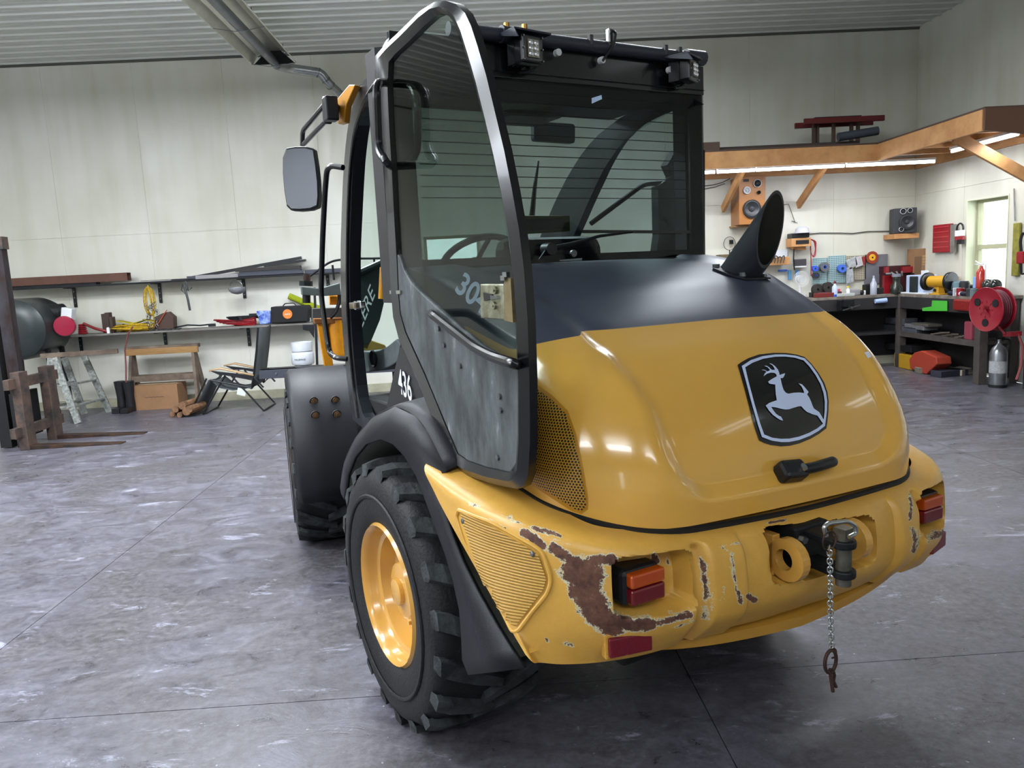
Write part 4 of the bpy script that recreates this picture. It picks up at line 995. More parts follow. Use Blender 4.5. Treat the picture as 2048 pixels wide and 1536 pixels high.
# ---- open door
DA, DB = (-.760, .04), (-.805, -.95)
def PD(x, y, o=0.0):
    p = LP(x, y, DA, DB); return p
def PDo(x, y, o):      # plane shifted outward (toward -u) by o
    return LP(x, y, (DA[0]-o, DA[1]), (DB[0]-o, DB[1]))
dout = [(750, 112), (768, 92), (800, 62), (840, 22), (868, 4), (890, 1), (912, 8), (930, 26), (942, 52), (955, 92), (972, 150), (990, 225), (1008, 300), (1024, 380), (1038, 460), (1048, 540), (1055, 640), (1059, 760), (1060, 880), (1056, 950), (1047, 972), (1034, 978), (985, 968), (935, 952), (905, 935), (893, 918), (880, 880), (862, 830), (838, 770), (815, 720), (798, 680), (788, 640), (784, 590), (780, 520), (776, 430), (769, 330), (760, 250), (754, 180)]
din = [(777, 124), (790, 108), (815, 85), (848, 52), (868, 34), (884, 27), (898, 32), (908, 45), (920, 72), (934, 118), (952, 180), (970, 248), (988, 325), (1004, 400), (1016, 475), (1026, 560), (1031, 640), (1035, 760), (1035, 870), (1032, 925), (1026, 941), (1018, 945), (975, 936), (935, 922), (915, 908), (905, 885), (890, 850), (872, 805), (848, 748), (826, 700), (810, 664), (800, 628), (796, 585), (793, 515), (788, 430), (783, 330), (778, 250), (775, 180)]
n = len(dout)
nd = Vector((DB[1]-DA[1], -(DB[0]-DA[0]), 0)).normalized()
if nd.x < 0: nd = -nd              # points inward (+u)
A0 = [PDo(x, y, 0) for x, y in dout]; I0 = [PDo(x, y, 0) for x, y in din]
mid_ = [a.lerp(i, .5)-nd*.014 for a, i in zip(A0, I0)]
b = MB(); b.grid([[p+nd*.018 for p in I0], I0, mid_, A0, [p+nd*.022 for p in A0], [p+nd*.018 for p in I0]], closed=True)
door = b.ob('cab_door', M_gblk, LD, smooth=True, ang=40)
glz = [(777, 124), (815, 85), (868, 34), (884, 27), (898, 32), (908, 45), (934, 118), (970, 248), (1004, 400), (1026, 560), (1033, 700), (1034, 726), (1000, 712), (960, 688), (920, 655), (880, 620), (845, 590), (815, 545), (800, 500), (793, 490), (788, 430), (783, 330), (778, 250)]
b = MB(); b.prism([PDo(x, y, -.010) for x, y in glz], nd*.004); b.ob('door_glass', M_dglass, door)
lowp = [(788, 505), (797, 512), (806, 540), (820, 565), (850, 595), (880, 622), (920, 658), (960, 690), (1000, 716), (1036, 730), (1036, 760), (1036, 870), (1033, 925), (1018, 946), (975, 937), (935, 923), (915, 909), (890, 850), (848, 748), (810, 664), (796, 620), (786, 570)]
M_scuf = mat('scuffed_grey_panel', '#585d5f', .55, col2='#34383a', scale=11, streak=.45, bump=.1)
N_ = M_scuf.node_tree.nodes; L2 = M_scuf.node_tree.links; rr_ = [x for x in N_ if x.type == 'VALTORGB'][0]; e_ = rr_.color_ramp.elements.new(.76); e_.color = lin('#a6aba8')
lowP = [PDo(x, y, 0) for x, y in lowp]
b = MB(); b.prism([p+nd*.003 for p in lowP], nd*.016); lp_o = b.ob('lower_door_panel', M_scuf, door, bev=.004)
for x, y in ((877, 657), (888, 690), (920, 732), (999, 793), (902, 884), (995, 915), (1001, 820)):
    s_ = MB(); q = PDo(x, y, .0); s_.cyl(q+nd*.006, q-nd*.003, .008, n=8); s_.ob('panel_rivet', M_steel, lp_o)
pp = [(862, 627), (950, 694), (985, 712), (1034, 728)]
b = MB(); b.tube(rnd([PDo(862, 627, .0), PDo(866, 630, .045), PDo(950, 696, .05), PDo(985, 714, .05), PDo(1030, 728, .045), PDo(1034, 730, 0)], .03), .013, 10); b.ob('pull_bar', M_gblk, door, smooth=True)
# grab handle near the hinge (on the inside) and its mate outside
b = MB(); b.tube(rnd([PDo(772, 165, .0), PDo(752, 166, .07), PDo(757, 300, .07), PDo(774, 326, .07), PDo(782, 332, .0)], .05), .0135, 10); b.ob('door_handle_tube', M_gblk, door, smooth=True)
b = MB(); b.tube(rnd([PDo(778, 172, -.03), PDo(826, 172, -.07), PDo(836, 215, -.07), PDo(836, 305, -.07), PDo(818, 326, -.07), PDo(786, 326, -.03)], .05), .012, 10); b.ob('door_handle_tube', M_gblk, door, smooth=True)
# latch
M_zinc = mat('zinc_plate', '#a9aa96', .35, .85, col2='#7d7c64', scale=30)
q = [PDo(x, y, .012) for x, y in ((960, 568), (1006, 568), (1009, 640), (961, 636))]
b = MB(); b.prism(q, nd*.018); la = b.ob('door_latch', M_zinc, door, bev=.003)
b = MB(); b.prism([PDo(x, y, .012) for x, y in ((1008, 556), (1021, 556), (1026, 645), (1008, 641))], nd*.012); b.ob('latch_arm', mat('tan_zinc', '#8a7b58', .5, .6, var=.3, scale=20), la)
b = MB(); b.prism([PDo(x, y, .018) for x, y in ((966, 585), (983, 589), (983, 598), (968, 602))], nd*.02); b.ob('latch_slot', M_dark, la)
b = MB(); b.prism([PDo(x, y, .022) for x, y in ((980, 591), (993, 592), (994, 598), (981, 600))], nd*.01); b.ob('latch_claw', M_steel, la)
for x, y in ((992, 580), (990, 611)):
    b = MB(); q = PDo(x, y, .012); b.cyl(q, q-nd*.006, .010, n=14); b.cyl(q, q-nd*.009, .004, n=8); b.ob('latch_rivet', M_zinc, la)
for x, y in ((1008, 556), (1012, 549)):
    b = MB(); q = PDo(x, y, .015); b.box(q, (.01, .02, .012)); b.ob('latch_screw', M_steel, la)
# hinge strap
b = MB(); b.prism([PDo(x, y, .004) for x, y in ((779, 581), (800, 581), (800, 588), (779, 588))], nd*.01); b.ob('check_strap', mat('dull_metal', '#8e8f86', .5, .5), door)
b = MB(); b.cyl(PS(722, 610), PS(722, 610)-Vector((.03, 0, 0)), .020, n=14); b.bar(PS(712, 611)-Vector((.02, 0, 0)), PS(735, 609)-Vector((.02, 0, 0)), .022, .03); b.ob('pillar_striker', M_chrome, pl_o, bev=.004)
# ---- grab rail ahead of the pillar, mirror
b = MB(); b.tube(rnd([LU(686, 335, -.66), LU(655, 330, -.70), LU(650, 380, -.70), LU(645, 480, -.70), LU(642, 590, -.70), LU(650, 650, -.70), LU(658, 706, -.70), LU(672, 716, -.70), LU(694, 718, -.66)], .05), .0125, 10); LOB(b, 'grab_rail', M_gblk, smooth=True)
um = -.78
b = MB(); b.prism([LU(x, y, -.73) for x, y in ((672, 200), (698, 169), (710, 169), (692, 210), (688, 244), (676, 248))], (.03, .02, 0)); mbk = b.ob('mirror_bracket', mat('bracket_yellow', '#cf8f2c', .35), LD, bev=.004)
b = MB(); b.box(LU(661, 218, um), (.05, .05, .09)); b.cyl(LU(653, 193, um), LU(655, 248, um), .018, n=12); b.bar(LU(652, 215, um), LU(676, 222, -.74), .05, .05); b.ob('mirror_clamp', M_black, mbk, bev=.006)
b = MB(); b.tube(rnd([LU(652, 206, um), LU(605, 262, um), LU(605, 292, um)], .05), .0105, 8); b.tube([LU(655, 238, um), LU(608, 288, um)], .0105, 8); b.ob('mirror_arm', M_gblk, mbk, smooth=True)
mo_ = [(572, 296), (590, 293), (612, 293), (628, 297), (633, 330), (637, 365), (638, 395), (636, 414), (622, 420), (600, 422), (582, 421), (573, 412), (568, 380), (565, 345), (565, 315)]
mv = .52
mc = LV(601, 357, mv); mdx = Vector((.86, -.51, 0))
mp = [LP(x, y, (mc.x, mc.y), (mc.x+mdx.x, mc.y+mdx.y)) for x, y in mo_]
mn = Vector((-.51, -.86, 0))
b = MB(); b.prism(mp, mn*-.05); mh = b.ob('side_mirror', M_black, mbk, bev=.004)
b = MB(); g2 = [mc+(p-mc)*.935+mn*.006 for p in mp]; b.prism(g2, mn*-.002); b.ob('mirror_glass', M_mirror, mh)

# ============================================================ FRONT FRAME
def FU(p): return ff(p)
def FFU(x, y, u):     # pixel onto plane u=const of the front frame
    a = ff((u, 0, 0)); c = ff((u, 1, 0)); return LP(x, y, (a.x, a.y), (c.x, c.y))
def FFV(x, y, v):
    a = ff((0, v, 0)); c = ff((1, v, 0)); return LP(x, y, (a.x, a.y), (c.x, c.y))
b = MB(); b.prism([ff((-.3, -.3, .45)), ff((.3, -.3, .45)), ff((.42, 1.6, .45)), ff((-.42, 1.6, .45))], (0, 0, .35)); b.ob('front_frame', M_dark, LD)
b = MB(); b.cyl(ff((-.66, 1.07, .482)), ff((.66, 1.07, .482)), .09); b.ob('front_axle', M_dark, LD)
def arcfender(sg):
    b = MB(); R1 = .60; pts = [(math.radians(a)) for a in range(62, 194, 8)]; rows = []
    for uu, dr in ((-.862, -.09), (-.862, -.03), (-.835, 0), (-.70, .004), (-.50, .0), (-.48, -.06)):
        rows.append([ff((uu*sg, 1.07+math.cos(a)*(R1+dr)*(.98), .482+math.sin(a)*(R1+dr))) for a in pts]+[ff((uu*sg, 1.07-.56, .40))] if False else [ff((uu*sg, 1.07+math.cos(a)*(R1+dr), .482+math.sin(a)*(R1+dr))) for a in pts])
    b.grid(rows); return b.ob('front_fender', M_plas, LD, smooth=True, solid=.01, ang=50)
ffd = arcfender(1); arcfender(-1)
fd_bvh = BVHTree.FromPolygons([v.co for v in ffd.data.vertices], [tuple(p.vertices) for p in ffd.data.polygons])
for x, y in ((628, 803), (671, 801), (631, 831), (674, 829)):
    q = onto(fd_bvh, x, y, .0) or LV(x, y, 1.5)
    d = (camL-q); d.z = 0; d = Vector((0, -1, 0)); b = MB(); b.cyl(q+d*-.01, q+d*.003, .026, n=18); b.ob('bolt_recess', M_dark, ffd)
    b = MB(); b.cyl(q, q+d*.010, .019, n=14); b.cyl(q, q+d*.016, .010, n=6); b.ob('fender_bolt', mat('rusty_bolt', '#8a6a4c', .5, .6, var=.4, scale=60), ffd)
# loader linkage seen left of and through the cab
M_arm = mat('arm_green_black', '#23302e', .4, var=.2, scale=6)
def plate(px, v, th, name, m, f=FFV, par=None, bev=.004):
    b = MB(); b.prism([f(x, y, v) for x, y in px], ff((0, th, 0))-ff((0, 0, 0))); return b.ob(name, m, par or LD, bev=bev)
boom = plate([(700, 600), (712, 560), (748, 525), (768, 530), (772, 590), (760, 640), (735, 700), (716, 690)], 1.0, .10, 'lift_boom', M_arm)
b = MB(); b.tube([FFV(713, 548, .98), FFV(762, 526, .98)], .022, 8); b.ob('boom_hose', M_arm, boom)
text_mesh('DEERE', .115, 'boom_lettering', mat('boom_white', '#cfdcda', .5), boom, FFV(727, 628, .985), FFV(742, 590, .985)-FFV(727, 628, .985), (FFV(715, 600, .985)-FFV(727, 628, .985)), .002, .006)
tl = plate([(603, 573), (640, 577), (680, 566), (682, 590), (650, 592), (604, 590)], 1.9, .16, 'tilt_link', mat('grey_link', '#59625f', .45, var=.2), bev=.006)
b = MB(); b.cyl(FFV(613, 566, 1.98), FFV(614, 549, 1.98), .028, n=12); b.ob('link_pin', M_rust, tl)
b = MB(); b.cyl(FFV(613, 590, 1.98), FFV(613, 606, 1.98), .03, n=12); b.cyl(FFV(612, 572, 1.98), FFV(612, 562, 1.98), .05, n=12); b.ob('pin_boss', M_dsteel, tl)
b = MB(); b.tube(rnd([FFV(620, 552, 1.9), FFV(662, 522, 1.9), FFV(700, 517, 1.9), FFV(745, 517, 1.9), FFV(775, 516, 1.9)], .05), .009, 6); b.ob('hose_rail', M_dsteel, tl)
b = MB(); b.tube([FFV(665, 530, 1.9), FFV(668, 560, 1.9)], .008, 6); b.tube([FFV(748, 518, 1.9), FFV(750, 532, 1.9)], .008, 6); b.ob('rail_post', M_dsteel, tl)
# yellow coupler
M_cy = mat('worn_coupler_yellow', '#d88f10', .4, col2='#c07a0c', scale=6)
cpl = plate([(634, 643), (652, 641), (662, 700), (668, 740), (651, 742)], 2.0, .10, 'coupler_frame', M_cy)
b = MB(); b.cyl(FFV(675, 640, 2.05), FFV(680, 715, 2.05), .075, n=18); b.ob('coupler_cylinder', M_cy, cpl, smooth=True)
plate([(628, 638), (686, 636), (686, 647), (630, 648)], 1.98, .14, 'coupler_cap', mat('brown_coupler_edge', '#7a4818', .6), par=cpl)
plate([(625, 617), (690, 615), (690, 638), (625, 638)], 2.2, .10, 'carriage_bar', mat('grey_bar', '#3e4142', .5), par=cpl)
b = MB(); b.cyl(FFV(659, 598, 2.1), FFV(682, 598, 2.1), .045, n=14); b.ob('coupler_knuckle', M_cy, cpl, smooth=True)
b = MB(); b.tube(rnd([FFV(660, 636, 1.95), FFV(672, 625, 1.95), FFV(680, 600, 1.95), FFV(676, 570, 1.95)], .05), .014, 8); b.ob('coupler_hose', M_dark, cpl)
# yellow cylinder seen through doorway
b = MB(); b.cyl(LV(768, 535, 1.25), LV(765, 598, 1.25), .022, n=12); b.ob('lift_cylinder', M_cy, boom, smooth=True)
plate([(722, 690), (745, 682), (770, 690), (775, 700), (722, 702)], 1.0, .1, 'front_cowl', mat('cowl_tan', '#8f7a35', .5), f=FFV)
# mast beam behind the chair end (pallet-fork / beam carried in front)
bm_ = MB(); bm_.prism([FL(521, 742, .62), FL(521, 762, .50), FL(640, 752, .50), FL(640, 735, .62)], (0, .18, 0))

# ============================================================ BACKGROUND HELPERS
def plane_b(off): return lambda x, y: BW(x, y, off)
def plane_r(off): return lambda x, y: RW(x, y, off)
def px_box(mb, f, x0, y0, x1, y1, depth, axis='y', z0=None, inset=0):
    """axis-aligned box whose front face fills the pixel rectangle on plane f; depth goes toward the wall"""
    xm, ym = (x0+x1)/2, (y0+y1)/2; a = f(x0, ym); b = f(x1, ym); zb = f(xm, y1).z; zt = f(xm, y0).z
    if z0 is not None: zt += z0-zb; zb = z0
    if axis == 'y':
        mb.box(((a.x+b.x)/2, a.y+depth/2, (zb+zt)/2), (abs(b.x-a.x), depth, zt-zb)); return Vector(((a.x+b.x)/2, a.y, zb)), zt
    mb.box((a.x+depth/2, (a.y+b.y)/2, (zb+zt)/2), (depth, abs(b.y-a.y), zt-zb)); return Vector((a.x, (a.y+b.y)/2, zb)), zt
def item(name, label, cat, f, x0, y0, x1, y1, depth, m, axis='y', z0=None, bev=.006, group=None):
    mb = MB(); px_box(mb, f, x0, y0, x1, y1, depth, axis, z0); o = mb.ob(name, m, bev=bev); tag(o, label, cat, group); return o
def bottle(name, label, cat, f, xc, y0, y1, rpx, m, z0, cap=None, capm=None, prof=None, group=None, mat_t=None):
    c = f(xc, y1); e = f(xc+rpx, y1); r = (e-c).length; zt = f(xc, y0).z; h = zt-f(xc, y1).z
    P = prof or [(0, .0), (0, .96), (.02, 1), (.68, 1), (.80, .55), (.86, .38), (1.0, .38), (1.0, 0)]
    mb = MB(); mb.lathe([(a*h, b*r) for a, b in P], (c.x, c.y, z0), (0, 0, 1), 18); o = mb.ob(name, m, smooth=True, ang=40); tag(o, label, cat, group)
    if cap:
        mb = MB(); mb.cyl((c.x, c.y, z0+h*.93), (c.x, c.y, z0+h*1.08), r*cap, n=14); mb.ob('cap', capm, o)
    return o
def disc_b(mb, f, xc, yc, rpx, t, n=24, ax=(0, -1, 0), hole=0):
    c = f(xc, yc); r = (f(xc+rpx, yc)-f(xc, yc)).length; mb.lathe([(0, hole*r), (0, r), (t, r), (t, hole*r)], c, ax, n, closed=bool(hole)); return c, r

# ============================================================ LEFT SIDE, BACK WALL SHELVES
ZU, ZL = 1.755, 1.075
for nm, z, dep, xs_ in (('upper', ZU, .30, (-5.74, -4.55, -3.37, -2.18)), ('lower', ZL, .40, (-5.74, -4.55, -3.37))):
    for i, x in enumerate(xs_):
        b = MB(); b.box((x, YB-.012, z-.17), (.045, .012, .27)); r = b.ob('shelf_bracket', M_black, bev=.002)
        b = MB(); b.box((x, YB-dep*.42, z-.035), (.045, dep*.8, .012)); b.ob('bracket_arm', M_black, r)
        b = MB()
        for k in range(3): b.cyl((x, YB-.018, z-.09-.08*k), (x, YB-.024, z-.09-.08*k), .008, n=8)
        b.ob('bracket_screws', M_steel, r, kind='stuff')
        pos_ = ['leftmost', 'second from left', 'third from left', 'rightmost'][i] if nm == 'upper' else ['leftmost', 'middle', 'rightmost'][i]
        tag(r, 'black steel bracket under the %s wall shelf, %s' % (nm, pos_), 'bracket', 'brackets of the %s wall shelf' % nm)
b = MB(); b.box((-4.23, YB-.205, ZL-.014), (3.75, .40, .026)); o = b.ob('wall_shelf', mat('dusty_shelf_board', '#77736e', .7, var=.3, scale=4), bev=.003); tag(o, 'long low grey board shelf carrying rope, bag and tools', 'shelf')
b = MB(); b.box((-4.3, YB-.165, ZU-.014), (4.7, .29, .022)); o = b.ob('wall_shelf', M_dsteel, bev=.003); tag(o, 'thin dark upper shelf carrying long steel bars', 'shelf')
def lbar(name, label, x0, x1, off, z0, w_, h, m, dz=0, sh='box'):
    mb = MB(); y = YB-off
    if sh == 'tube':
        t = .008
        for d in ((0, h/2-t/2, w_, t), (0, -h/2+t/2, w_, t), (-w_/2+t/2, 0, t, h-2*t), (w_/2-t/2, 0, t, h-2*t)):
            mb.box(((x0+x1)/2, y+d[0], z0+h/2+d[1]), (x1-x0, d[2], d[3]))
    elif sh == 'angle':
        mb.box(((x0+x1)/2, y, z0+.004), (x1-x0, w_, .008)); mb.box(((x0+x1)/2, y-w_/2+.004, z0+h/2), (x1-x0, .008, h))
    else: mb.box(((x0+x1)/2, y, z0+h/2), (x1-x0, w_, h))
    if dz: 
        R = Matrix.Rotation(-math.atan2(dz, x1-x0), 4, 'Y'); mb.xf(Matrix.Translation((x0, y, z0))@R@Matrix.Translation((-x0, -y, -z0)))
    o = mb.ob(name, m); tag(o, label, 'steel bar', 'steel stock on the upper shelf'); return o
zU = ZU-.003
lbar('square_tube', 'brown rusty square tube at the left end of the upper shelf', -6.6, -4.86, .22, zU+.03, .12, .11, mat('brown_primer', '#5b3a2c', .6, var=.25), sh='tube')
lbar('flat_bar', 'thin dark bar under the brown tube on the upper shelf', -6.6, -5.3, .20, zU, .12, .028, M_dsteel)
lbar('flat_bar', 'pale thin strip on the upper shelf beside the brown tube', -5.1, -4.3, .20, zU, .05, .012, mat('pale_strip', '#a2a39c', .5))
lbar('flat_bar', 'long dark strip on the upper shelf above the yellow rope', -4.75, -3.9, .10, zU, .06, .02, M_black)
lbar('angle_iron', 'long grey angle iron along the right front of the upper shelf', -4.05, -2.45, .27, zU, .045, .045, mat('blue_grey_steel', '#434650', .5, .5), sh='angle')
lbar('steel_channel', 'dark channel leaning up on the stacked bars of the upper shelf', -4.05, -2.48, .13, zU+.005, .05, .04, M_black, .20)
lbar('square_tube', 'grey square tube in the right stack on the upper shelf', -3.35, -2.5, .20, zU, .07, .07, mat('slate_steel', '#3a3d46', .5, .5), sh='tube')
lbar('steel_channel', 'dark brown channel on top of the grey tube, upper shelf', -3.4, -2.5, .20, zU+.072, .09, .045, mat('dark_brown_steel', '#2a2423', .6))
lbar('flat_bar', 'short black bar topmost of the right stack, upper shelf', -3.0, -2.42, .20, zU+.119, .07, .03, M_black, .05)
lbar('flat_bar', 'whitish flat bar on the front of the upper shelf', -3.93, -3.35, .29, zU, .012, .05, mat('dull_white_bar', '#8d8a8a', .6))
lbar('steel_channel', 'grey channel at the far right end of the upper shelf', -2.44, -1.95, .20, zU, .10, .05, mat('blue_grey_steel', '#434650', .5, .5))
fL = plane_b(.28)
# goods on the low shelf
b = MB(); c = plane_b(.25)(177, 660); 
for k in range(5): b.tube([Vector((c.x-.08+.05*math.cos(a)*(1-.1*k), c.y+.05*math.sin(a), ZL+.018+.028*k)) for a in np.linspace(0, 2*pi, 15)[:-1]], .015, 6, closed=True)
b.tube([Vector((c.x-.04, c.y-.04, ZL+.15)), Vector((c.x+.12, c.y-.04, ZL+.07)), Vector((c.x+.30, c.y-.04, ZL+.015))], .02, 8)
o = b.ob('ratchet_strap', M_red, smooth=True); tag(o, 'red coiled strap with a dark handle on the low shelf', 'strap')
for i, (x0, y0, x1) in enumerate(((203, 622, 212), (210, 620, 219), (217, 629, 225))):
    item('brown_block', 'dark brown upright steel offcut on the low shelf, %s of three' % ('left', 'middle', 'right')[i], 'block', fL, x0, y0, x1, 661, .10, mat('block_brown', '#3f3029', .6), z0=ZL, group='upright brown offcuts on the low shelf')
bottle('spray_tin', 'small pale tin standing in front of the brown offcuts', 'tin', plane_b(.36), 217, 652, 664, 3.2, M_white, ZL, prof=[(0, 0), (0, 1), (.85, 1), (1, .6), (1, 0)])
# yellow rope heap, hanging rope and chain
M_ropey = mat('yellow_rope', '#c8a31c', .7, col2='#8a7015', scale=30)
b = MB(); c = Vector((-4.85, YB-.22, ZL)); random.seed(3)
for k in range(13):
    r = .09+.20*random.random(); ph = random.random()*6; b.tube([Vector((c.x+r*1.25*math.cos(a+ph), c.y+min(.14, r*.5)*math.sin(a+ph), ZL+.012+.007*k+.01*math.sin(3*a+k))) for a in np.linspace(0, 2*pi, 21)[:-1]], .008, 5, closed=True)
o = b.ob('rope_heap', M_ropey, kind=None, smooth=True); tag(o, 'heap of coiled yellow rope lying on the low shelf', 'rope')
b = MB(); 
for k in range(3):
    x = -5.02+.18*k; b.box((x+.05, YB-.20, ZL+.13), (.24, .16, .012), Matrix.Rotation(.25*(-1)**k, 3, 'Y'))
o = b.ob('folded_cloth', mat('yellow_rag', '#c9b51c', .7, col2='#7d7214', scale=12), bev=.004); tag(o, 'yellow folded sheet lying on top of the rope heap', 'cloth')
b = MB(); c = plane_b(.30)(296, 575)
for k in range(7):
    w_ = .035+.008*k; b.tube([Vector((c.x+w_*math.sin(a)+.012*math.sin(k), YB-.31+.004*k, 1.64+ .20*math.cos(a)-.16)) for a in np.linspace(0, 2*pi, 19)[:-1]], .006, 5, closed=True)
b.tube([c+Vector((0, 0, .03)), Vector((c.x+.03, YB-.30, 1.3)), Vector((c.x+.02, YB-.27, ZL+.05))], .009, 6)
o = b.ob('hanging_rope', M_ropey, smooth=True); tag(o, 'yellow rope bundle hanging from the upper shelf', 'rope')
b = MB(); random.seed(5)
for k in range(34):
    p = Vector((c.x+.02+random.uniform(-.07, .07), YB-.33+random.uniform(-.02, .02), 1.46-.011*k)); a0 = random.random()*3
    b.tube([p+Vector((.016*math.cos(a)*math.cos(a0), .012*math.cos(a)*math.sin(a0), .022*math.sin(a))) for a in np.linspace(0, 2*pi, 9)[:-1]], .004, 4, closed=True)
o = b.ob('hanging_chain', M_steel, kind='stuff'); tag(o, 'tangle of grey chain hanging below the yellow rope bundle', 'chain')
# brown tool box shape and its chain
b = MB(); b.prism([plane_b(.30)(x, y) for x, y in ((309, 660), (309, 634), (326, 626), (334, 624), (346, 634), (347, 658))], (0, .14, 0)); o = b.ob('metal_guard', mat('brown_guard', '#453028', .6), bev=.004); tag(o, 'brown peaked metal guard standing on the low shelf', 'guard')
b = MB(); b.tube([plane_b(.32)(x, y) for x, y in ((308, 655), (318, 645), (330, 625), (334, 620))], .006, 6); o = b.ob('orange_lead', mat('orange_cord', '#b5512c', .6)); tag(o, 'thin orange cord draped over the brown metal guard', 'cord')
b = MB(); random.seed(9)
for k in range(46):
    p = Vector((random.uniform(-4.62, -4.2), YB-.35+random.uniform(-.03, .03), ZL+.010)); a0 = random.random()*3
    b.tube([p+Vector((.016*math.cos(a)*math.cos(a0), .016*math.cos(a)*math.sin(a0), .009*math.sin(a+1))) for a in np.linspace(0, 2*pi, 9)[:-1]], .004, 4, closed=True)
o = b.ob('loose_chain', M_steel, kind='stuff'); tag(o, 'loose steel chain lying along the front of the low shelf', 'chain')
b = MB(); b.tube([plane_b(.25)(x, y-2) for x, y in ((350, 657), (375, 652), (400, 653), (418, 651))], .012, 6); b.box(plane_b(.25)(424, 650), (.09, .05, .04)); o = b.ob('pry_bar', M_black); tag(o, 'long black bar with a square head lying on the low shelf', 'bar')
M_jump = mat('jumper_red', '#8a1820', .5)
b = MB(); c = plane_b(.24)(490, 640)
for k in range(8):
    r = .12+.016*k; b.tube([Vector((c.x-.02*k+r*1.25*math.cos(a), c.y+.10*math.sin(a)*r*4, ZL+.014+.011*k+.012*math.sin(2*a+k))) for a in np.linspace(0, 2*pi, 19)[:-1]], .0095, 5, closed=True)
o = b.ob('jumper_cable', M_jump, smooth=True); tag(o, 'coiled dark red jumper cable on the low shelf', 'cable')
b = MB(); 
for k in range(3): b.tube([Vector((c.x+(.20+.02*k)*math.cos(a), c.y-.03+.10*math.sin(a), ZL+.10+.014*k)) for a in np.linspace(.2, 4.5, 13)], .010, 5)
b.box((c.x+.14, c.y-.08, ZL+.15), (.10, .03, .03)); b.box((c.x-.05, c.y-.1, ZL+.10), (.09, .03, .03)); o = b.ob('battery_cable', M_black, smooth=True); tag(o, 'black cable with clamps lying on top of the red jumper cable', 'cable')
b = MB(); q = [plane_b(.25)(x, y) for x, y in ((512, 622), (541, 621), (541, 647), (520, 649))]; b.prism(q, (0, .06, 0)); o = b.ob('detergent_bag', mat('blue_bag', '#2e4fb4', .35, col2='#9fb6e4', scale=16), bev=.012); tag(o, 'blue and white plastic bag beside the black tool bag', 'bag')
# black case with orange disc
b = MB(); q = [plane_b(.36)(x, y) for x, y in ((541, 614), (613, 611), (617, 620), (616, 643), (543, 647))]; b.prism(q, (0, .25, 0)); bag = b.ob('tool_bag', mat('black_nylon', '#0d0e13', .7), bev=.012); tag(bag, 'black soft case with a round orange badge on the low shelf', 'bag')
b = MB(); b.tube(rnd([plane_b(.30)(x, y) for x, y in ((566, 612), (570, 607), (588, 606), (592, 611))], .02), .008, 6); b.ob('carry_handle', M_black, bag)
b = MB(); cc, rr = disc_b(b, plane_b(.365), 575, 628, 9.5, .003); b.ob('orange_badge', mat('badge_orange', '#df7a2c', .5), bag)
text_mesh('testo', rr*.62, 'badge_text', mat('badge_white', '#f0e6da', .5), bag, cc+Vector((0, -.005, 0)), (1, 0, .045), (0, 0, 1), .001, .004)
item('white_jar_lid', 'small white lid right of the black tool bag', 'lid', plane_b(.25), 613, 634, 621, 643, .05, M_white, z0=ZL)
# hanging caulking gun, helmet
b = MB(); f = plane_b(.31); b.tube([f(368, 570), f(376, 600), f(380, 621)], .016, 6); b.tube([f(366, 568), f(363, 580), f(371, 588), f(376, 575), f(370, 562)], .008, 5); b.tube([f(374, 563), f(377, 582), f(384, 575)], .009, 5); o = b.ob('caulking_gun', mat('old_tool_steel', '#55585a', .5, .6, var=.3)); tag(o, 'grey caulking gun hanging from the upper shelf', 'tool')
c = plane_b(.33)(474, 577); b = MB(); b.sphere(c, .12, 16, (1, .8, .68)); b.v = [p if p[2] < c.z+.02 else (p[0], p[1], c.z+.02) for p in b.v]; hel = b.ob('face_shield', mat('smoky_visor', '#74767c', .25), smooth=True); tag(hel, 'grey face shield hanging by its band from the upper shelf', 'face shield')
b = MB(); b.tube([c+Vector((.085*math.cos(a), -.03, .03+.075*math.sin(a))) for a in np.linspace(0, 2*pi, 21)[:-1]], .006, 6, closed=True); b.ob('head_band', M_steel, hel)
# yellow corrugated hose at the right end of the shelf
b = MB(); p0, p1 = plane_b(.06)(578, 592), plane_b(.06)(648, 622); n = 40
for k in range(n):
    p = p0.lerp(p1, k/n); d = (p1-p0).normalized()
b.tube([p0.lerp(p1, k/(2*n)) for k in range(2*n+1)], [.040 if k % 2 else .048 for k in range(2*n+1)], 12); o = b.ob('corrugated_hose', mat('hose_yellow_green', '#a9b32c', .5), smooth=True); tag(o, 'yellow-green corrugated hose behind the black tool bag', 'hose')
# shelf end post
f = plane_b(.42); b = MB(); b.bar(f(629, 575), Vector((f(629, 710).x, f(629, 710).y, 0.0)), .03, .03); o = b.ob('shelf_post', M_dsteel, bev=.002); tag(o, 'thin dark steel post at the right end of the low shelf', 'post')
b = MB(); b.prism([f(x, y) for x, y in ((605, 650), (628, 650), (628, 676), (618, 662), (606, 660))], (0, .02, 0)); b.ob('gusset', M_dsteel, o)

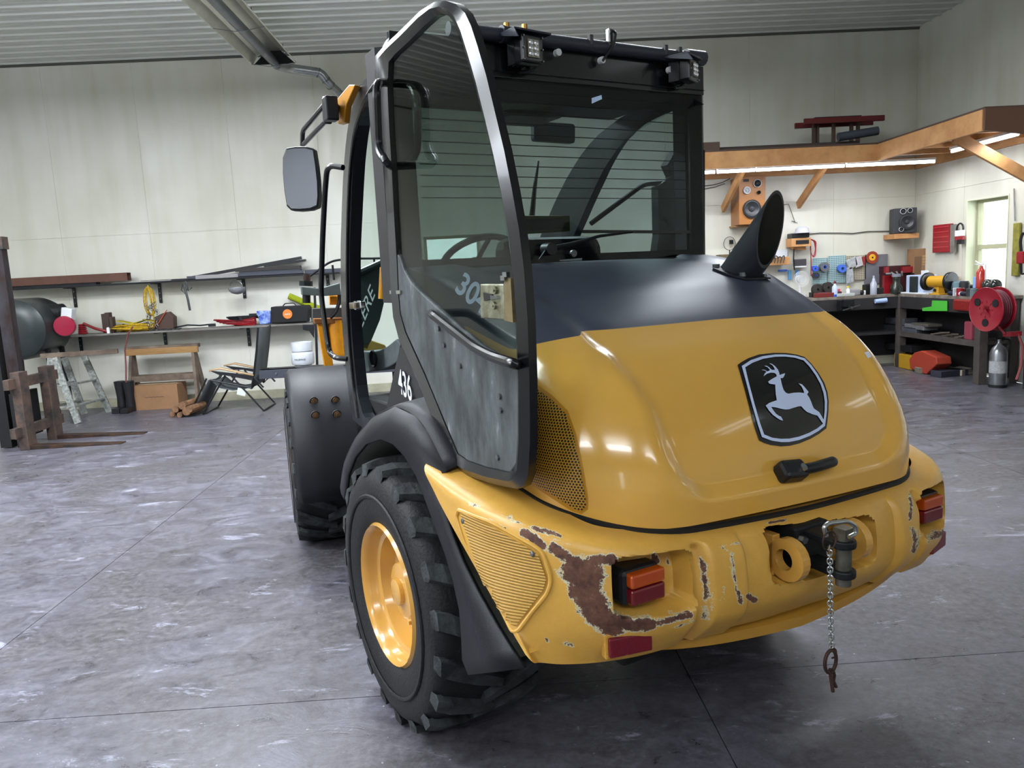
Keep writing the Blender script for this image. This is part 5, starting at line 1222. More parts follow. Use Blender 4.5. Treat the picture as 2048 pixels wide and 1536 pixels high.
# ---- air compressor at far left
c = BW(72, 655, .55); c.y = 10.45; cz = c.z
b = MB(); b.lathe([(-.04, .0), (-.04, .18), (-.01, .30), (.05, .385), (.12, .40), (.62, .40), (.68, .385), (.70, .0)], (c.x, c.y-.32, cz), (0, 1, 0), 36); comp = b.ob('air_compressor', mat('tank_dark_green_grey', '#2c3233', .35, var=.2), smooth=True, ang=40); tag(comp, 'dark round compressor tank with a red pulley, behind the mast at far left', 'compressor')
for dx in (-.28, .28):
    for dy in (-.1, .24):
        b = MB(); b.bar((c.x+dx, c.y+dy, cz-.28), (c.x+dx*1.1, c.y+dy, 0), .05, .05); b.ob('leg', M_dsteel, comp)
b = MB(); q = BW(108, 626, .62); b.lathe([(-.18, 0), (-.18, .09), (-.15, .12), (.12, .12), (.16, .08), (.16, 0)], q, (1, 0, 0), 20); b.ob('motor', M_dark, comp, smooth=True)
b = MB(); q = BW(130, 652, .8); q.y += 0; b.lathe([(-.05, 0), (-.05, .06), (-.03, .13), (.03, .135), (.05, .125), (.055, 0)], q, (.25, -1, 0), 24); b.ob('pulley', mat('crimson', '#8e1233', .3, coat=.4), comp, smooth=True)
b = MB(); q = BW(137, 627, .74); b.box(q, (.14, .12, .15), Matrix.Rotation(.2, 3, 'Y')); b.ob('air_filter', M_white, comp, bev=.01)
b = MB(); b.bar(BW(90, 648, .62), BW(120, 652, .62), .10, .06); b.ob('mount_plate', M_dark, comp)

# ---- pallet-fork mast at the left edge
mast = empty('fork_mast', (-5.3, 8.6, 0), 'dark rusty fork mast with two steel forks on the floor, left edge', 'forklift mast')
M_mast = mat('mast_steel', '#3c3b42', .5, .5, col2='#2a1d1a', scale=5, streak=.4); M_mr = mat('mast_rust', '#5e4a40', .7, .2, col2='#33302f', scale=6)
def mp(name, mb, m, **k): mb.v = [(p[0]+5.3, p[1]-8.6, p[2]) for p in mb.v]; return mb.ob(name, m, mast, **k)
b = MB(); b.box((-5.09, 8.50, 1.13), (.13, .10, 2.26)); mp('mast_rail', b, M_mast, bev=.006)
b = MB(); b.box((-5.26, 8.50, 1.06), (.12, .14, 2.1)); mp('inner_channel', b, M_dark)
b = MB(); b.box((-5.07, 8.49, 2.20), (.14, .11, .13)); mp('mast_cap', b, M_mr)
for z in (.72, .20):
    b = MB(); b.box((-5.0, 8.62, z), (.06, .95, .11)); mp('carriage_bar', b, M_mr, bev=.004)
for y in (8.34, 8.87):
    b = MB(); b.box((-4.97, y, .42), (.10, .16, .84)); mp('fork_shank', b, M_mr, bev=.006)
    b = MB(); x0, x1 = -5.02, (-3.97 if y < 8.5 else -3.96); b.prism([(x0, y-.06, .0), (x1, y-.045, .0), (x1, y-.045, .010), (x0, y-.06, .05)], (0, .12, 0)); mp('fork_tine', b, mat('worn_fork', '#4a3427', .5, .4, col2='#2a2320', scale=8), bev=.002)
b = MB(); b.box((-5.1, 8.6, .35), (.05, .45, .5)); mp('backing_plate', b, M_dark)

# ---- paint-spattered trestle
M_sp = mat('spattered_aluminium', '#9da09c', .6, .2, col2='#6c6f6b', scale=30)
tr = empty('step_trestle', (-5.35, 10.2, 0), 'paint-spattered grey metal trestle standing right of the fork mast', 'trestle')
def tp(name, mb, m): mb.v = [(p[0]+5.35, p[1]-10.2, p[2]) for p in mb.v]; return mb.ob(name, m, tr, bev=.003)
def fb(x, y, Y): return Vector(hit(x, y, (0, 1, 0), Y))
A = [(fb(108, 716, 10.0), Vector((-5.22, 9.86, 0))), (fb(168, 712, 10.6), Vector((-5.20, 10.66, 0))), (fb(102, 716, 10.05), Vector((-5.60, 9.92, 0))), (fb(128, 715, 10.6), Vector((-5.52, 10.62, 0)))]
for a, c_ in A:
    b = MB(); b.bar(a, c_, .085, .03, up=(0, 1, 0)); tp('leg', b, M_sp)
for t in (.42, .75):
    for i, j in ((0, 1), (2, 3), (0, 2)):
        p, q = A[i][0].lerp(A[i][1], t), A[j][0].lerp(A[j][1], t); b = MB(); b.bar(p, q, .06, .025); tp('rung', b, M_sp)
b = MB(); b.bar(fb(82, 712, 10.2), fb(236, 702, 10.5), .10, .06); tp('top_beam', b, M_oldwood)
# ---- wooden sawhorse
sh_ = empty('sawhorse', (-4.5, 10.7, 0), 'old lumber sawhorse standing behind the cardboard box', 'sawhorse')
def sp_(name, mb, m): mb.v = [(p[0]+4.5, p[1]-10.7, p[2]) for p in mb.v]; return mb.ob(name, m, sh_, bev=.003)
a0, a1 = fb(252, 697, 10.9), fb(398, 691, 10.9); a0.z = a1.z = (a0.z+a1.z)/2
b = MB(); b.bar(a0, a1, .10, .05); sp_('top_rail', b, M_oldwood); b = MB(); b.bar(a0+Vector((0, -.05, -.05)), a1+Vector((0, -.05, -.05)), .04, .085); sp_('side_rail', b, M_wood)
for x, d in ((a0.x+.08, -1), (a0.x+.08, 1), (a1.x-.08, -1), (a1.x-.08, 1)):
    b = MB(); b.bar(Vector((x, 10.9, a0.z-.03)), Vector((x+(-.05 if x < -4.5 else .05), 10.9+d*.17, 0)), .10, .04, up=(1, 0, 0)); sp_('leg', b, M_oldwood)
for d in (-1, 1):
    b = MB(); b.bar(Vector((a0.x+.05, 10.9+d*.10, .42)), Vector((a1.x-.05, 10.9+d*.10, .42)), .03, .08); sp_('stretcher', b, M_oldwood)
b = MB(); b.bar(Vector((a0.x+.1, 10.36, .32)), Vector((a1.x-.1, 10.36, .32)), .02, .02) if False else b.bar(Vector((a0.x+.08, 10.9, .6)), Vector((a0.x+.08, 10.92, .2)), .03, .02); sp_('brace', b, M_oldwood)
# cord hanging between trestle and sawhorse
b = MB(); b.tube([fb(x, y, 10.35) for x, y in ((266, 653), (256, 668), (250, 698), (252, 735), (252, 765))], .010, 6); o = b.ob('extension_lead', mat('dull_red_cord', '#6a3b36', .6), smooth=True); tag(o, 'dull red cord hanging from the low shelf over the sawhorse', 'cord')
# ---- boots
for i, x in enumerate((243, 260)):
    p = FL(x, 824); b = MB(); b.lathe([(0, .0), (0, .06), (.10, .062), (.20, .056), (.42, .075), (.42, .066), (.20, .045), (.2, 0)], (p.x, p.y+.05, .0), (0, 0, 1), 18)
    b.box((p.x-.01, p.y-.04, .035), (.105, .22, .07)); o = b.ob('rubber_boot', mat('black_rubber_boot', '#17181c', .45), smooth=True, bev=.012); tag(o, 'black rubber boot, %s of the pair by the cardboard box' % ('left', 'right')[i], 'boot', 'rubber boots by the box')
# ---- cardboard box
p = FL(265, 822); q = FL(349, 821); zt = .36
b = MB(); b.box(((p.x+q.x)/2, p.y+.17, .17), (q.x-p.x, .34, .34)); bx_ = b.ob('cardboard_box', M_card, bev=.003); tag(bx_, 'closed brown cardboard box on the floor beside the black boots', 'box')
b = MB(); b.box(((p.x+q.x)/2, p.y+.17, .341), (q.x-p.x-.1, .06, .003)); b.ob('packing_tape', mat('tape', '#b3a486', .3), bx_)
text_mesh('~~~~~', .09, 'box_print', mat('faded_print', '#5a4636', .8), bx_, Vector(((p.x+q.x)/2, p.y-.002, .18)), (1, 0, 0), (0, 0, 1), .001, .003)
# ---- firewood
M_log = mat('log_wood', '#8a6547', .8, col2='#5d4431', scale=14); M_bark = mat('bark', '#4a392e', .9, bump=.5, bscale=30)
random.seed(4)
for i, (x, y, r) in enumerate(((364, 826, .035), (371, 818, .045), (378, 829, .035), (385, 812, .05), (392, 824, .055), (398, 818, .045))):
    p = FL(x, 830); p.x -= .05; p.y -= .06; z = r+max(0, (828-y))*.0065; b = MB(); b.cyl((p.x, p.y-.12, z), (p.x+.05, p.y+.25, z), r, n=9); lg = b.ob('firewood_log', M_log, smooth=True); tag(lg, 'split log in the firewood pile by the lounge chair, %s' % ('leftmost, at the front', 'second from left, raised', 'middle, at the front', 'topmost', 'second from right', 'rightmost')[i], 'log', 'logs in the firewood pile')
# ---- folding lounge chair
lc = empty('lounge_chair', (-3.3, 10.2, 0), 'folding black lounge chair with grey mesh and tan armrests', 'chair')
def cp_(name, mb, m, **k): mb.v = [(p[0]+3.3, p[1]-10.2, p[2]) for p in mb.v]; return mb.ob(name, m, lc, **k)
YN, YF = 9.98, 10.55
def two(px, rr_, nm, m=M_black):
    for Y_ in (YN, YF):
        P = [fb(x, y, YN) for x, y in px]; dz = 0
        for p in P: p.y = Y_; p.z = max(p.z, rr_)
        b = MB(); b.tube(P, rr_, 8); cp_(nm, b, m, smooth=True)
two([(516, 655), (513, 700), (508, 745), (503, 778), (512, 768)], .013, 'back_tube')
two([(462, 751), (527, 822)], .012, 'leg'); two([(450, 751), (407, 831)], .012, 'leg')
two([(413, 757), (400, 785), (380, 828)], .012, 'footrest_tube'); two([(505, 752), (527, 775)], .012, 'rear_link'); two([(420, 760), (505, 776)], .012, 'seat_tube')
for px in ((527, 822), (407, 831), (380, 828)):
    p = fb(*px, YN); p.z = max(p.z, .012); b = MB(); b.tube([p, Vector((p.x, YF, p.z))], .012, 8); cp_('foot_bar', b, M_black, smooth=True)
M_mesh = mat('grey_sling', '#4f5457', .8, var=.2, scale=60)
def sling(px, nm):
    P = [fb(x, y, YN) for x, y in px]; b = MB(); b.grid([[Vector((p.x, YN+.015, p.z)) for p in P], [Vector((p.x, (YN+YF)/2, p.z-.02)) for p in P], [Vector((p.x, YF-.015, p.z)) for p in P]]); cp_(nm, b, M_mesh, smooth=True, solid=.006)
sling([(518, 656), (515, 700), (510, 745), (505, 772)], 'backrest'); sling([(422, 762), (440, 776), (465, 781), (490, 777), (503, 772)], 'seat'); sling([(416, 760), (404, 785), (384, 826)], 'footrest')
for Y_ in (YN, YF):
    P = [fb(x, y, YN) for x, y in ((419, 740), (440, 735), (470, 741), (508, 749))]; b = MB(); b.grid([[Vector((p.x, Y_-.03, p.z)) for p in P], [Vector((p.x, Y_+.03, p.z)) for p in P]]); cp_('armrest', b, mat('tan_armrest', '#b39672', .5), smooth=True, solid=.02)
    b = MB(); b.prism([Vector((fb(x, y, YN).x, Y_-.02, fb(x, y, YN).z)) for x, y in ((422, 742), (505, 751), (500, 758), (460, 750), (440, 750))], (0, .04, 0)); cp_('arm_bracket', b, M_black)
b = MB(); q = fb(483, 784, YN); b.box((q.x, YN-.0, q.z), (.11, .003, .09), Matrix.Rotation(.3, 3, 'Y')); cp_('care_tag', b, mat('tag_white', '#c9cec9', .6))
# ---- steel channel stand, propane
st = empty('steel_stand', (-1.9, 9.6, 0), 'grey steel channel on legs reaching out behind the black front fender', 'stand')
def stp(name, mb, m): mb.v = [(p[0]+1.9, p[1]-9.6, p[2]) for p in mb.v]; return mb.ob(name, m, st, bev=.003)
P = fb(517, 741, 9.6); z1 = P.z; b = MB(); b.box(((P.x-1.0)/2, 9.66, z1-.055), (-1.0-P.x, .12, .11)); stp('channel', b, mat('blue_grey_steel', '#434650', .5, .5))
b = MB(); b.box(((P.x-1.0)/2, 9.75, z1-.004), (-1.0-P.x, .30, .008)); stp('top_flange', b, M_steel)
for x in (-2.05, -1.15):
    for y in (9.66, 9.85):
        b = MB(); b.box((x, y, (z1-.11)/2), (.05, .05, z1-.11)); stp('leg', b, M_dsteel)
for x in (552, 575):
    b = MB(); q = fb(x, 748, 9.59); b.cyl(q, q+Vector((0, .01, 0)), .016, n=12); stp('bolt_hole', b, M_steel)
q = fb(605, 735, 9.72); b = MB(); r = .142; z1 += .001
b.lathe([(0, 0), (0, .10), (.03, .11), (.03, r*.93), (.05, r), (.16, r), (.18, r*.93), (.20, r*.8), (.235, .10), (.24, 0)], (q.x, 9.78, z1), (0, 0, 1), 28); pr = b.ob('propane_tank', mat('propane_white', '#b9bdc4', .4, var=.1), smooth=True, ang=40); tag(pr, 'white gas cylinder with collar standing behind the front fender', 'gas cylinder')
b = MB(); b.lathe([(.20, .125), (.30, .125), (.31, .128), (.30, .131), (.20, .131)], (q.x, 9.78, z1), (0, 0, 1), 28); b.ob('collar', mat('propane_white', '#b9bdc4', .4, var=.1), pr, smooth=True)
b = MB(); b.cyl((q.x, 9.78, z1+.23), (q.x, 9.78, z1+.28), .02, n=10); b.ob('valve', mat('brass', '#a8844a', .35, .9), pr)
text_mesh('PROPANE', .032, 'cylinder_print', M_black, pr, (q.x+.0, 9.78-r-.003, z1+.10), (1, 0, 0), (0, 0, 1), .001, .0)

# ---- radiant tube heater on the ceiling
H0, H1 = None, None
zh = 4.38
a = FL(549, 125, zh); c_ = FL(470, 10, zh)
M_refl_ = mat('reflector_sheet', '#d6d4c8', .35, .7, var=.15, scale=3); xh = a.x
he = empty('tube_heater', (xh, a.y, zh), 'long suspended radiant tube heater with an open sheet-metal reflector', 'heater')
def hp_(name, mb, m, **k): mb.v = [(p[0]-xh, p[1]-a.y, p[2]-zh) for p in mb.v]; return mb.ob(name, m, he, **k)
Ya, Yb_ = a.y, -2.0
for sg in (-1, 1):
    b = MB(); b.grid([[Vector((xh+sg*dx, Y_, zh+dz)) for dx, dz in ((.09, .14), (.20, .08), (.27, -.02), (.285, -.02))] for Y_ in (Ya, Yb_)]); hp_('reflector_wing', b, M_refl_, solid=.003)
b = MB(); b.box((xh, (Ya+Yb_)/2, zh+.142), (.18, Ya-Yb_, .004)); hp_('reflector_top', b, M_refl_)
b = MB(); b.tube([(xh, Ya+.10, zh), (xh, Yb_, zh)], .055, 16); hp_('burner_tube', b, mat('tube_steel', '#70757c', .3, .8, var=.2), smooth=True)
k = 0
yy = Ya-.05
while yy > 3:
    b = MB(); b.tube([(xh-.275, yy, zh-.02), (xh-.05, yy, zh-.06), (xh+.05, yy, zh-.06), (xh+.275, yy, zh-.02)], .004, 5); hp_('hanger_wire', b, M_steel)
    b = MB(); b.tube([(xh+.02, yy+.5, zh+.14), (xh+.02, yy+.5, CEIL_Z-.02)], .004, 5) ; hp_('suspension_chain', b, M_dsteel); yy -= 1.4
b = MB(); b.prism([(xh-.26, Ya, zh-.02), (xh-.09, Ya, zh+.14), (xh+.09, Ya, zh+.14), (xh+.26, Ya, zh-.02)], (0, .004, 0)); hp_('end_cap', b, M_dark)
# flue pipe
fl_ = rnd([Vector((xh, Ya+.10, zh)), BW(578, 137, .55), BW(642, 146, .40), BW(655, 165, .35), BW(690, 200, .05)], .10, 5)
b = MB(); b.tube(fl_, .062, 16); o = b.ob('flue_pipe', M_galv, smooth=True); tag(o, 'shiny galvanised flue pipe bending from the heater into the wall', 'pipe')
for t in (8, 14, 20):
    b = MB(); p = fl_[min(t, len(fl_)-2)]; d = (fl_[min(t+1, len(fl_)-1)]-p).normalized(); b.cyl(p-d*.01, p+d*.01, .066, n=16); b.ob('pipe_joint', M_steel, o)

# ============================================================ RIGHT SIDE: LOFT SHELF, LAMPS, SPEAKERS
M_lum = mat('loft_lumber', '#c39361', .6, col2='#a9784a', scale=3, streak=1)
M_lumd = mat('dark_plywood', '#4e3d33', .7)
LZ0, LZ1 = 2.79, 3.0
loft = empty('loft_shelf', (4.3, 10.0, LZ0), 'L-shaped lumber loft shelf braced high on the back and right walls', 'shelf')
def lp_(name, mb, m, **k): mb.v = [(p[0]-4.3, p[1]-10.0, p[2]-LZ0) for p in mb.v]; return mb.ob(name, m, loft, **k)
XF, YFr, XE, YE = 5.18, 10.0, 2.86, 7.9
b = MB(); b.box(((XE+XF)/2, YFr, (LZ0+LZ1)/2), (XF-XE, .04, LZ1-LZ0)); lp_('front_beam', b, M_lum, bev=.003)
b = MB(); b.box((XF, (YE+YFr)/2, (LZ0+LZ1)/2), (.04, YFr-YE, LZ1-LZ0)); lp_('front_beam', b, M_lum, bev=.003)
P = [Vector((XF-.02, YE-.02, LZ1)), Vector((6.35, YE-.02, LZ1)), Vector((6.35, YE-.02, LZ0-.16)), Vector((XF-.02, YE-.02, LZ0))]
b = MB(); b.prism(P, (0, -.03, 0)); lp_('end_board', b, mat('shaded_end_board', '#5a3d2c', .6), bev=.002)  # unlit side of the lumber put into a darker brown
b = MB(); b.box(((XE+6.34)/2, (YFr+YB)/2, LZ1+.012), (6.34-XE, YB-YFr+.04, .02)); lp_('deck_sheet', b, M_lumd)
b = MB(); b.box(((XF+6.34)/2, (YE+YFr)/2-.02, LZ1+.012), (6.34-XF+.02, YFr-YE, .02)); lp_('deck_sheet', b, M_lumd)
b = MB(); b.box(((XE+6.3)/2, YB-.02, (LZ0+LZ1)/2-.02), (6.3-XE, .035, .17)); lp_('ledger', b, M_lum)
b = MB(); b.box((6.34, (YE+YB)/2, (LZ0+LZ1)/2-.02), (.035, YB-YE-.05, .17)); lp_('ledger', b, M_lum)
for x in (3.2, 3.8, 4.4, 5.0):
    b = MB(); b.box((x, (YFr+YB)/2, 2.92), (.04, YB-YFr-.06, .15)); lp_('joist', b, M_lum)
for y in (8.4, 8.9, 9.4, 9.95):
    b = MB(); b.box(((XF+6.32)/2, y, 2.92), (6.32-XF-.04, .04, .15)); lp_('joist', b, M_lum)
for px in ((1490, 352, 1468, 402), (1655, 346, 1623, 397)):
    a = BW(px[0], px[1], 1.0); c = BW(px[2], px[3], .06); c.x = a.x; c.z = 2.36; a.z = LZ0+.05; b = MB(); b.bar(a, c, .045, .11, up=(0, 0, 1)); lp_('diagonal_brace', b, M_lum, bev=.003)
a = Vector((XF+.15, 8.62, LZ0+.06)); c = Vector((6.32, 8.62, 2.30)); b = MB(); b.bar(a, c, .045, .13); lp_('diagonal_brace', b, M_lum, bev=.003)
# fluorescent lamps (real tubes under the loft)
M_tube = mat('lit_tube', '#ffffff', .5, emit='#f2f6ff', estr=16)
def tube_lamp(a, c, lab, power):
    a = Vector(a); c = Vector(c); m_ = (a+c)/2; r = empty('tube_lamp', m_, lab, 'lamp', 'lit tube lamps under the loft shelf')
    b = MB(); b.bar(a-m_+Vector((0, 0, .035)), c-m_+Vector((0, 0, .035)), .07, .03); b.ob('lamp_housing', M_white, r)
    b = MB(); b.cyl(a-m_, c-m_, .017, n=10); b.ob('lamp_tube', M_tube, r)
    d = (c-a); l = bpy.data.lights.new('tube_light', 'AREA'); l.shape = 'RECTANGLE'; l.size = d.length; l.size_y = .05; l.energy = power; l.color = (.93, .96, 1)
    lo = bpy.data.objects.new('tube_light', l); COL.objects.link(lo); lo.parent = r; lo.location = (0, 0, -.022); lo.rotation_euler = (0, 0, math.atan2(d.y, d.x))
YT = YFr+.13; zt = 2.765
for i, (x0, x1) in enumerate(((2.9, 3.10), (3.13, 3.62), (3.64, 4.80), (4.83, 6.0))):
    tube_lamp((x0, YT, zt), (x1, YT, zt), 'lit fluorescent tube under the back loft beam, %s' % ('beside the cab', 'above the wooden speaker', 'between the two braces', 'nearest the corner')[i], 16*(x1-x0))
tube_lamp((5.75, 9.35, zt+.02), (5.75, 8.2, zt+.02), 'lit fluorescent tube under the right-hand part of the loft', 16)
# things on the loft
f = plane_b(1.1); zl = LZ1+.022
item('dark_box', 'dark low box on the loft beside the cab roof', 'box', f, 1405, 281, 1440, 300, .3, M_lumd, z0=zl)
b = MB(); b.box((4.1, 10.5, zl+.035), (1.9, .5, .07)); o = b.ob('dark_boards', mat('stacked_dark_boards', '#3c3430', .8), bev=.004); tag(o, 'flat dark board lying along the back loft', 'board')
ld = empty('red_ladder', (4.9, 10.75, zl), 'red wooden stepladder lying on the loft shelf', 'ladder')
f2 = plane_b(.5); M_rl = mat('dull_red', '#5d1a1a', .6)
def ladp(name, mb, m): mb.v = [(p[0]-4.9, p[1]-10.75, p[2]-zl) for p in mb.v]; return mb.ob(name, m, ld)
for dy in (0, .3):
    b = MB(); A_, B_ = f2(1590, 281), f2(1745, 267); b.bar(Vector((A_.x, A_.y-dy, zl+.37)), Vector((B_.x, B_.y-dy, zl+.37)), .04, .07); ladp('rail', b, M_rl)
for x in (1618, 1625, 1657, 1692, 1705):
    b = MB(); p = f2(x, 280); b.bar((p.x, p.y-.15, zl+.072), (p.x, p.y-.15, zl+.35), .06, .03); ladp('rung', b, M_lumd)
b = MB(); p0, p1 = f2(1610, 276), f2(1700, 272); b.box(((p0.x+p1.x)/2, p0.y-.15, zl+.405), (p1.x-p0.x, .34, .02)); ladp('top_step', b, M_dark)
b = MB(); b.cyl(Vector((4.75, 10.2, zl+.06+.06)), Vector((5.25, 10.15, zl+.11+.06)), .055, n=14); o = b.ob('dark_roll', mat('blue_grey_roll', '#383f48', .6), smooth=True); tag(o, 'blue-grey rolled sheet on the loft in front of the ladder', 'roll')
# speakers
def driver(par, c, r, ring, cone, ax, dome=None):
    b = MB(); b.lathe([(0, r), (.022, r*1.0), (.024, r*.88), (.018, r*.80), (.006, r*.35), (.016, r*.3), (.020, 0)], c, ax, 26); b.ob('driver', cone, par, smooth=True, ang=30)
    b = MB(); b.lathe([(0, r*.98), (0, r*1.1), (.026, r*1.1), (.026, r*.98)], c, ax, 26, closed=True); b.ob('driver_ring', ring, par)
f = plane_b(.36); c0, c1 = f(1478, 400), f(1531, 400); zb, zt_ = 2.115, 2.77
sp1 = MB(); sp1.box(((c0.x+c1.x)/2, YB-.18, (zb+zt_)/2), (c1.x-c0.x, .36, zt_-zb)); s1 = sp1.ob('speaker', mat('speaker_veneer', '#9a6636', .4, var=.15, scale=3), bev=.004); tag(s1, 'tall wood-veneer speaker with three drivers high on the wall', 'speaker')
YS = YB-.362
M_cone = mat('speaker_cone', '#25272b', .4); M_ringm = mat('pale_ring', '#c3c5c8', .35)
def sp(x, y): p = f(x, y); p.y = YS; return p
driver(s1, sp(1503, 418), .115, M_black, M_cone, (0, -1, 0)); driver(s1, sp(1493, 381), .045, M_ringm, mat('white_cone', '#aeb0b4', .4), (0, -1, 0)); driver(s1, sp(1514, 367), .05, M_ringm, M_cone, (0, -1, 0)); driver(s1, sp(1517, 385), .022, M_dark, M_dark, (0, -1, 0))
b = MB(); b.box(sp(1492, 361), (.08, .006, .035)); b.ob('name_plate', M_dgrey, s1)
b = MB(); b.box((c0.x+.1, YB-.1, zb-.012), (.25, .2, .02)); b.ob('mount_cleat', M_wood, s1)
f = plane_b(.32); c0, c1 = f(1794, 440), f(1836, 440); zb = 1.885
b = MB(); b.box(((c0.x+c1.x)/2, YB-.20, zb+.175), (c1.x-c0.x, .24, .35), Matrix.Rotation(-.25, 3, 'Z')); s2 = b.ob('speaker', mat('dark_speaker_case', '#2a2b30', .5), bev=.008); tag(s2, 'dark grey speaker on a small wooden bracket in the corner', 'speaker')
R = Matrix.Rotation(-.25, 3, 'Z'); cc = Vector(((c0.x+c1.x)/2, YB-.20, zb+.175))
for dx, dz, r, rm in ((.02, -.02, .095, M_cone), (-.035, .13, .036, M_ringm), (.055, .135, .030, M_ringm), (-.055, -.12, .028, M_ringm)):
    driver(s2, cc+R@Vector((dx, -.122, dz)), r, rm, M_cone, R@Vector((0, -1, 0)))
b = MB(); b.box((cc.x, YB-.16, zb-.04), (.36, .30, .07)); o = b.ob('speaker_bracket', M_lum, bev=.003); tag(o, 'small plain wooden bracket shelf under the dark speaker', 'bracket')
# wires
b = MB(); b.tube([BW(x, y, .02) for x, y in ((1618, 468), (1640, 466), (1680, 466), (1705, 467), (1735, 463), (1793, 462))], .006, 5); o = b.ob('speaker_wire', M_dsteel, smooth=True); tag(o, 'thin grey wire strung along the wall to the dark speaker', 'wire')
b = MB(); b.tube([BW(x, y, .02) for x, y in ((1408, 372), (1425, 370), (1445, 365), (1460, 357))], .005, 5); b.tube([BW(x, y, .02) for x, y in ((1408, 378), (1430, 374), (1450, 367))], .005, 5); o = b.ob('speaker_wire', M_dsteel, smooth=True); tag(o, 'pair of thin wires running left from the wooden speaker', 'wire')
b = MB(); b.tube([BW(x, y, .02) for x, y in ((1562, 410), (1577, 408), (1583, 425), (1590, 445), (1583, 442), (1595, 446))], .004, 5); o = b.ob('wall_wire', M_dsteel, smooth=True); tag(o, 'thin loose wire looping down above the white cap', 'wire')
# radio box with cap
f = plane_b(.22)
o = item('radio_shelf', 'small wooden wall box holding a black radio', 'shelf', f, 1583, 476, 1622, 493, .2, M_lum, bev=.003)
b = MB(); px_box(b, plane_b(.225), 1592, 480, 1618, 488, .02); b.ob('radio_face', M_dark, o)
b = MB(); b.prism([BW(x, y, .15) for x, y in ((1586, 493), (1612, 493), (1612, 500), (1590, 499))], (0, .14, 0)); b.ob('shelf_foot', M_lum, o)
rec_ = item('receiver', 'flat black receiver on top of the wooden radio box', 'radio', f, 1584, 466, 1619, 475.5, .18, M_black)
c = BW(1604, 466, .14); zc = BW(1600, 466.5, .2).z; b = MB(); b.lathe([(.10, .0), (.095, .05), (.07, .085), (.0, .10), (-.0, .095)], (c.x, c.y, zc), (0, 0, 1), 20); b.grid([[Vector((c.x+r_*math.cos(a), c.y+r_*1.1*math.sin(a), zc+.004)) for a in np.linspace(pi+.4, 2*pi-.4, 9)] for r_ in (.09, .155)]); o = b.ob('baseball_cap', mat('cap_white', '#b5b5c0', .8), smooth=True, solid=.003); tag(o, 'white cap resting on the black receiver', 'cap')
# red cords hanging right of the radio
b = MB(); f = plane_b(.12); random.seed(2)
for k in range(4): b.tube(rnd([f(1618+k, 478), f(1628+k*1.5, 482), f(1631, 500+4*k), f(1626, 515), f(1620, 500), f(1621, 480)], .05), .005, 5)
b.tube([f(1621, 478), f(1622, 520), f(1622, 552)], .007, 6); o = b.ob('red_lead', mat('cord_red', '#8c2630', .5), smooth=True); tag(o, 'red extension cord looped on the wall beside the radio box', 'cord')
b = MB(); b.tube([f(1588, 493), f(1587, 520), f(1589, 540)], .010, 6); o = b.ob('black_cable', M_black); tag(o, 'black cable hanging straight down from the radio box', 'cable')
# pegboards
M_peg = mat('blue_green_pegboard', '#9db9bd', .5)
def pegboard(x0, y0, x1, y1, lab, nx, nz, m, holes=True):
    b = MB(); c, zt2 = px_box(b, plane_b(.03), x0, y0, x1, y1, .012); r = b.ob('pegboard', m); tag(r, lab, 'pegboard', 'pegboards behind the bench')
    if holes:
        h = MB(); a = BW(x0, (y0+y1)/2, .03); e = BW(x1, (y0+y1)/2, .03); zb = c.z; W_ = e.x-a.x
        for i in range(nx):
            for k in range(nz):
                x = a.x+W_*(i+.5)/nx; z = zb+(zt2-zb)*(k+.5)/nz; s = min(W_/nx, (zt2-zb)/nz)*.26; h.add([(x-s, YB-.0325, z-s), (x+s, YB-.0325, z-s), (x+s, YB-.0325, z+s), (x-s, YB-.0325, z+s)], [(0, 1, 2, 3)])
        h.ob('peg_holes', mat('peg_hole_dark', '#4b5c60', .8), r, kind='stuff')
    return r
pegboard(1625, 516, 1654, 568, 'pale blue pegboard left of the tape rolls', 9, 15, M_peg)
pegboard(1657, 511, 1692, 566, 'pale blue pegboard behind the plastic bags', 10, 15, M_peg)
pegboard(1693, 511, 1732, 560, 'tan pegboard below the red and white bags', 11, 14, mat('tan_pegboard', '#b3a58e', .6))
pegboard(1729, 509, 1775, 567, 'grey flat board right of the orange disc', 1, 1, mat('grey_board', '#77777f', .4, .3), False)
# rolls and tape
for i, (x, y, r, m_, lab) in enumerate(((1646, 534, 9, 'grey_tape', 'large grey tape roll with a blue core on the pegboard'), (1627, 537, 5.5, 'blue_core', 'small blue tape roll left of the grey one'), (1629, 551, 6, 'dark_tape', 'dark tape roll under the small blue one'), (1681, 537, 8, 'blue_tape', 'bright blue tape roll on the middle pegboard'))):
    colr = {'grey_tape': '#5f6064', 'blue_core': '#2f54c8', 'dark_tape': '#2c2a30', 'blue_tape': '#3f66c0'}[m_]
    b = MB(); c, r_ = disc_b(b, plane_b(.05), x, y, r, .07, 24, hole=.38); o = b.ob('tape_roll', mat(m_, colr, .5), smooth=True, ang=30); tag(o, lab, 'tape', 'tape rolls on the pegboards')
    b = MB(); b.lathe([(0, r_*.3), (0, r_*.4), (.072, r_*.4), (.072, r_*.3)], c, (0, -1, 0), 20, closed=True); b.ob('tape_core', M_blue, o)
    b = MB(); b.cyl(c+Vector((0, .04, 0)), c+Vector((0, -.08, 0)), .006, n=6); b.ob('peg_hook', M_steel, o)
b = MB(); c, r_ = disc_b(b, plane_b(.05), 1744, 515, 12, .012, 28); o = b.ob('sanding_disc', mat('disc_red_brown', '#8e3520', .5)); tag(o, 'round red disc with a yellow centre on the grey board', 'disc')
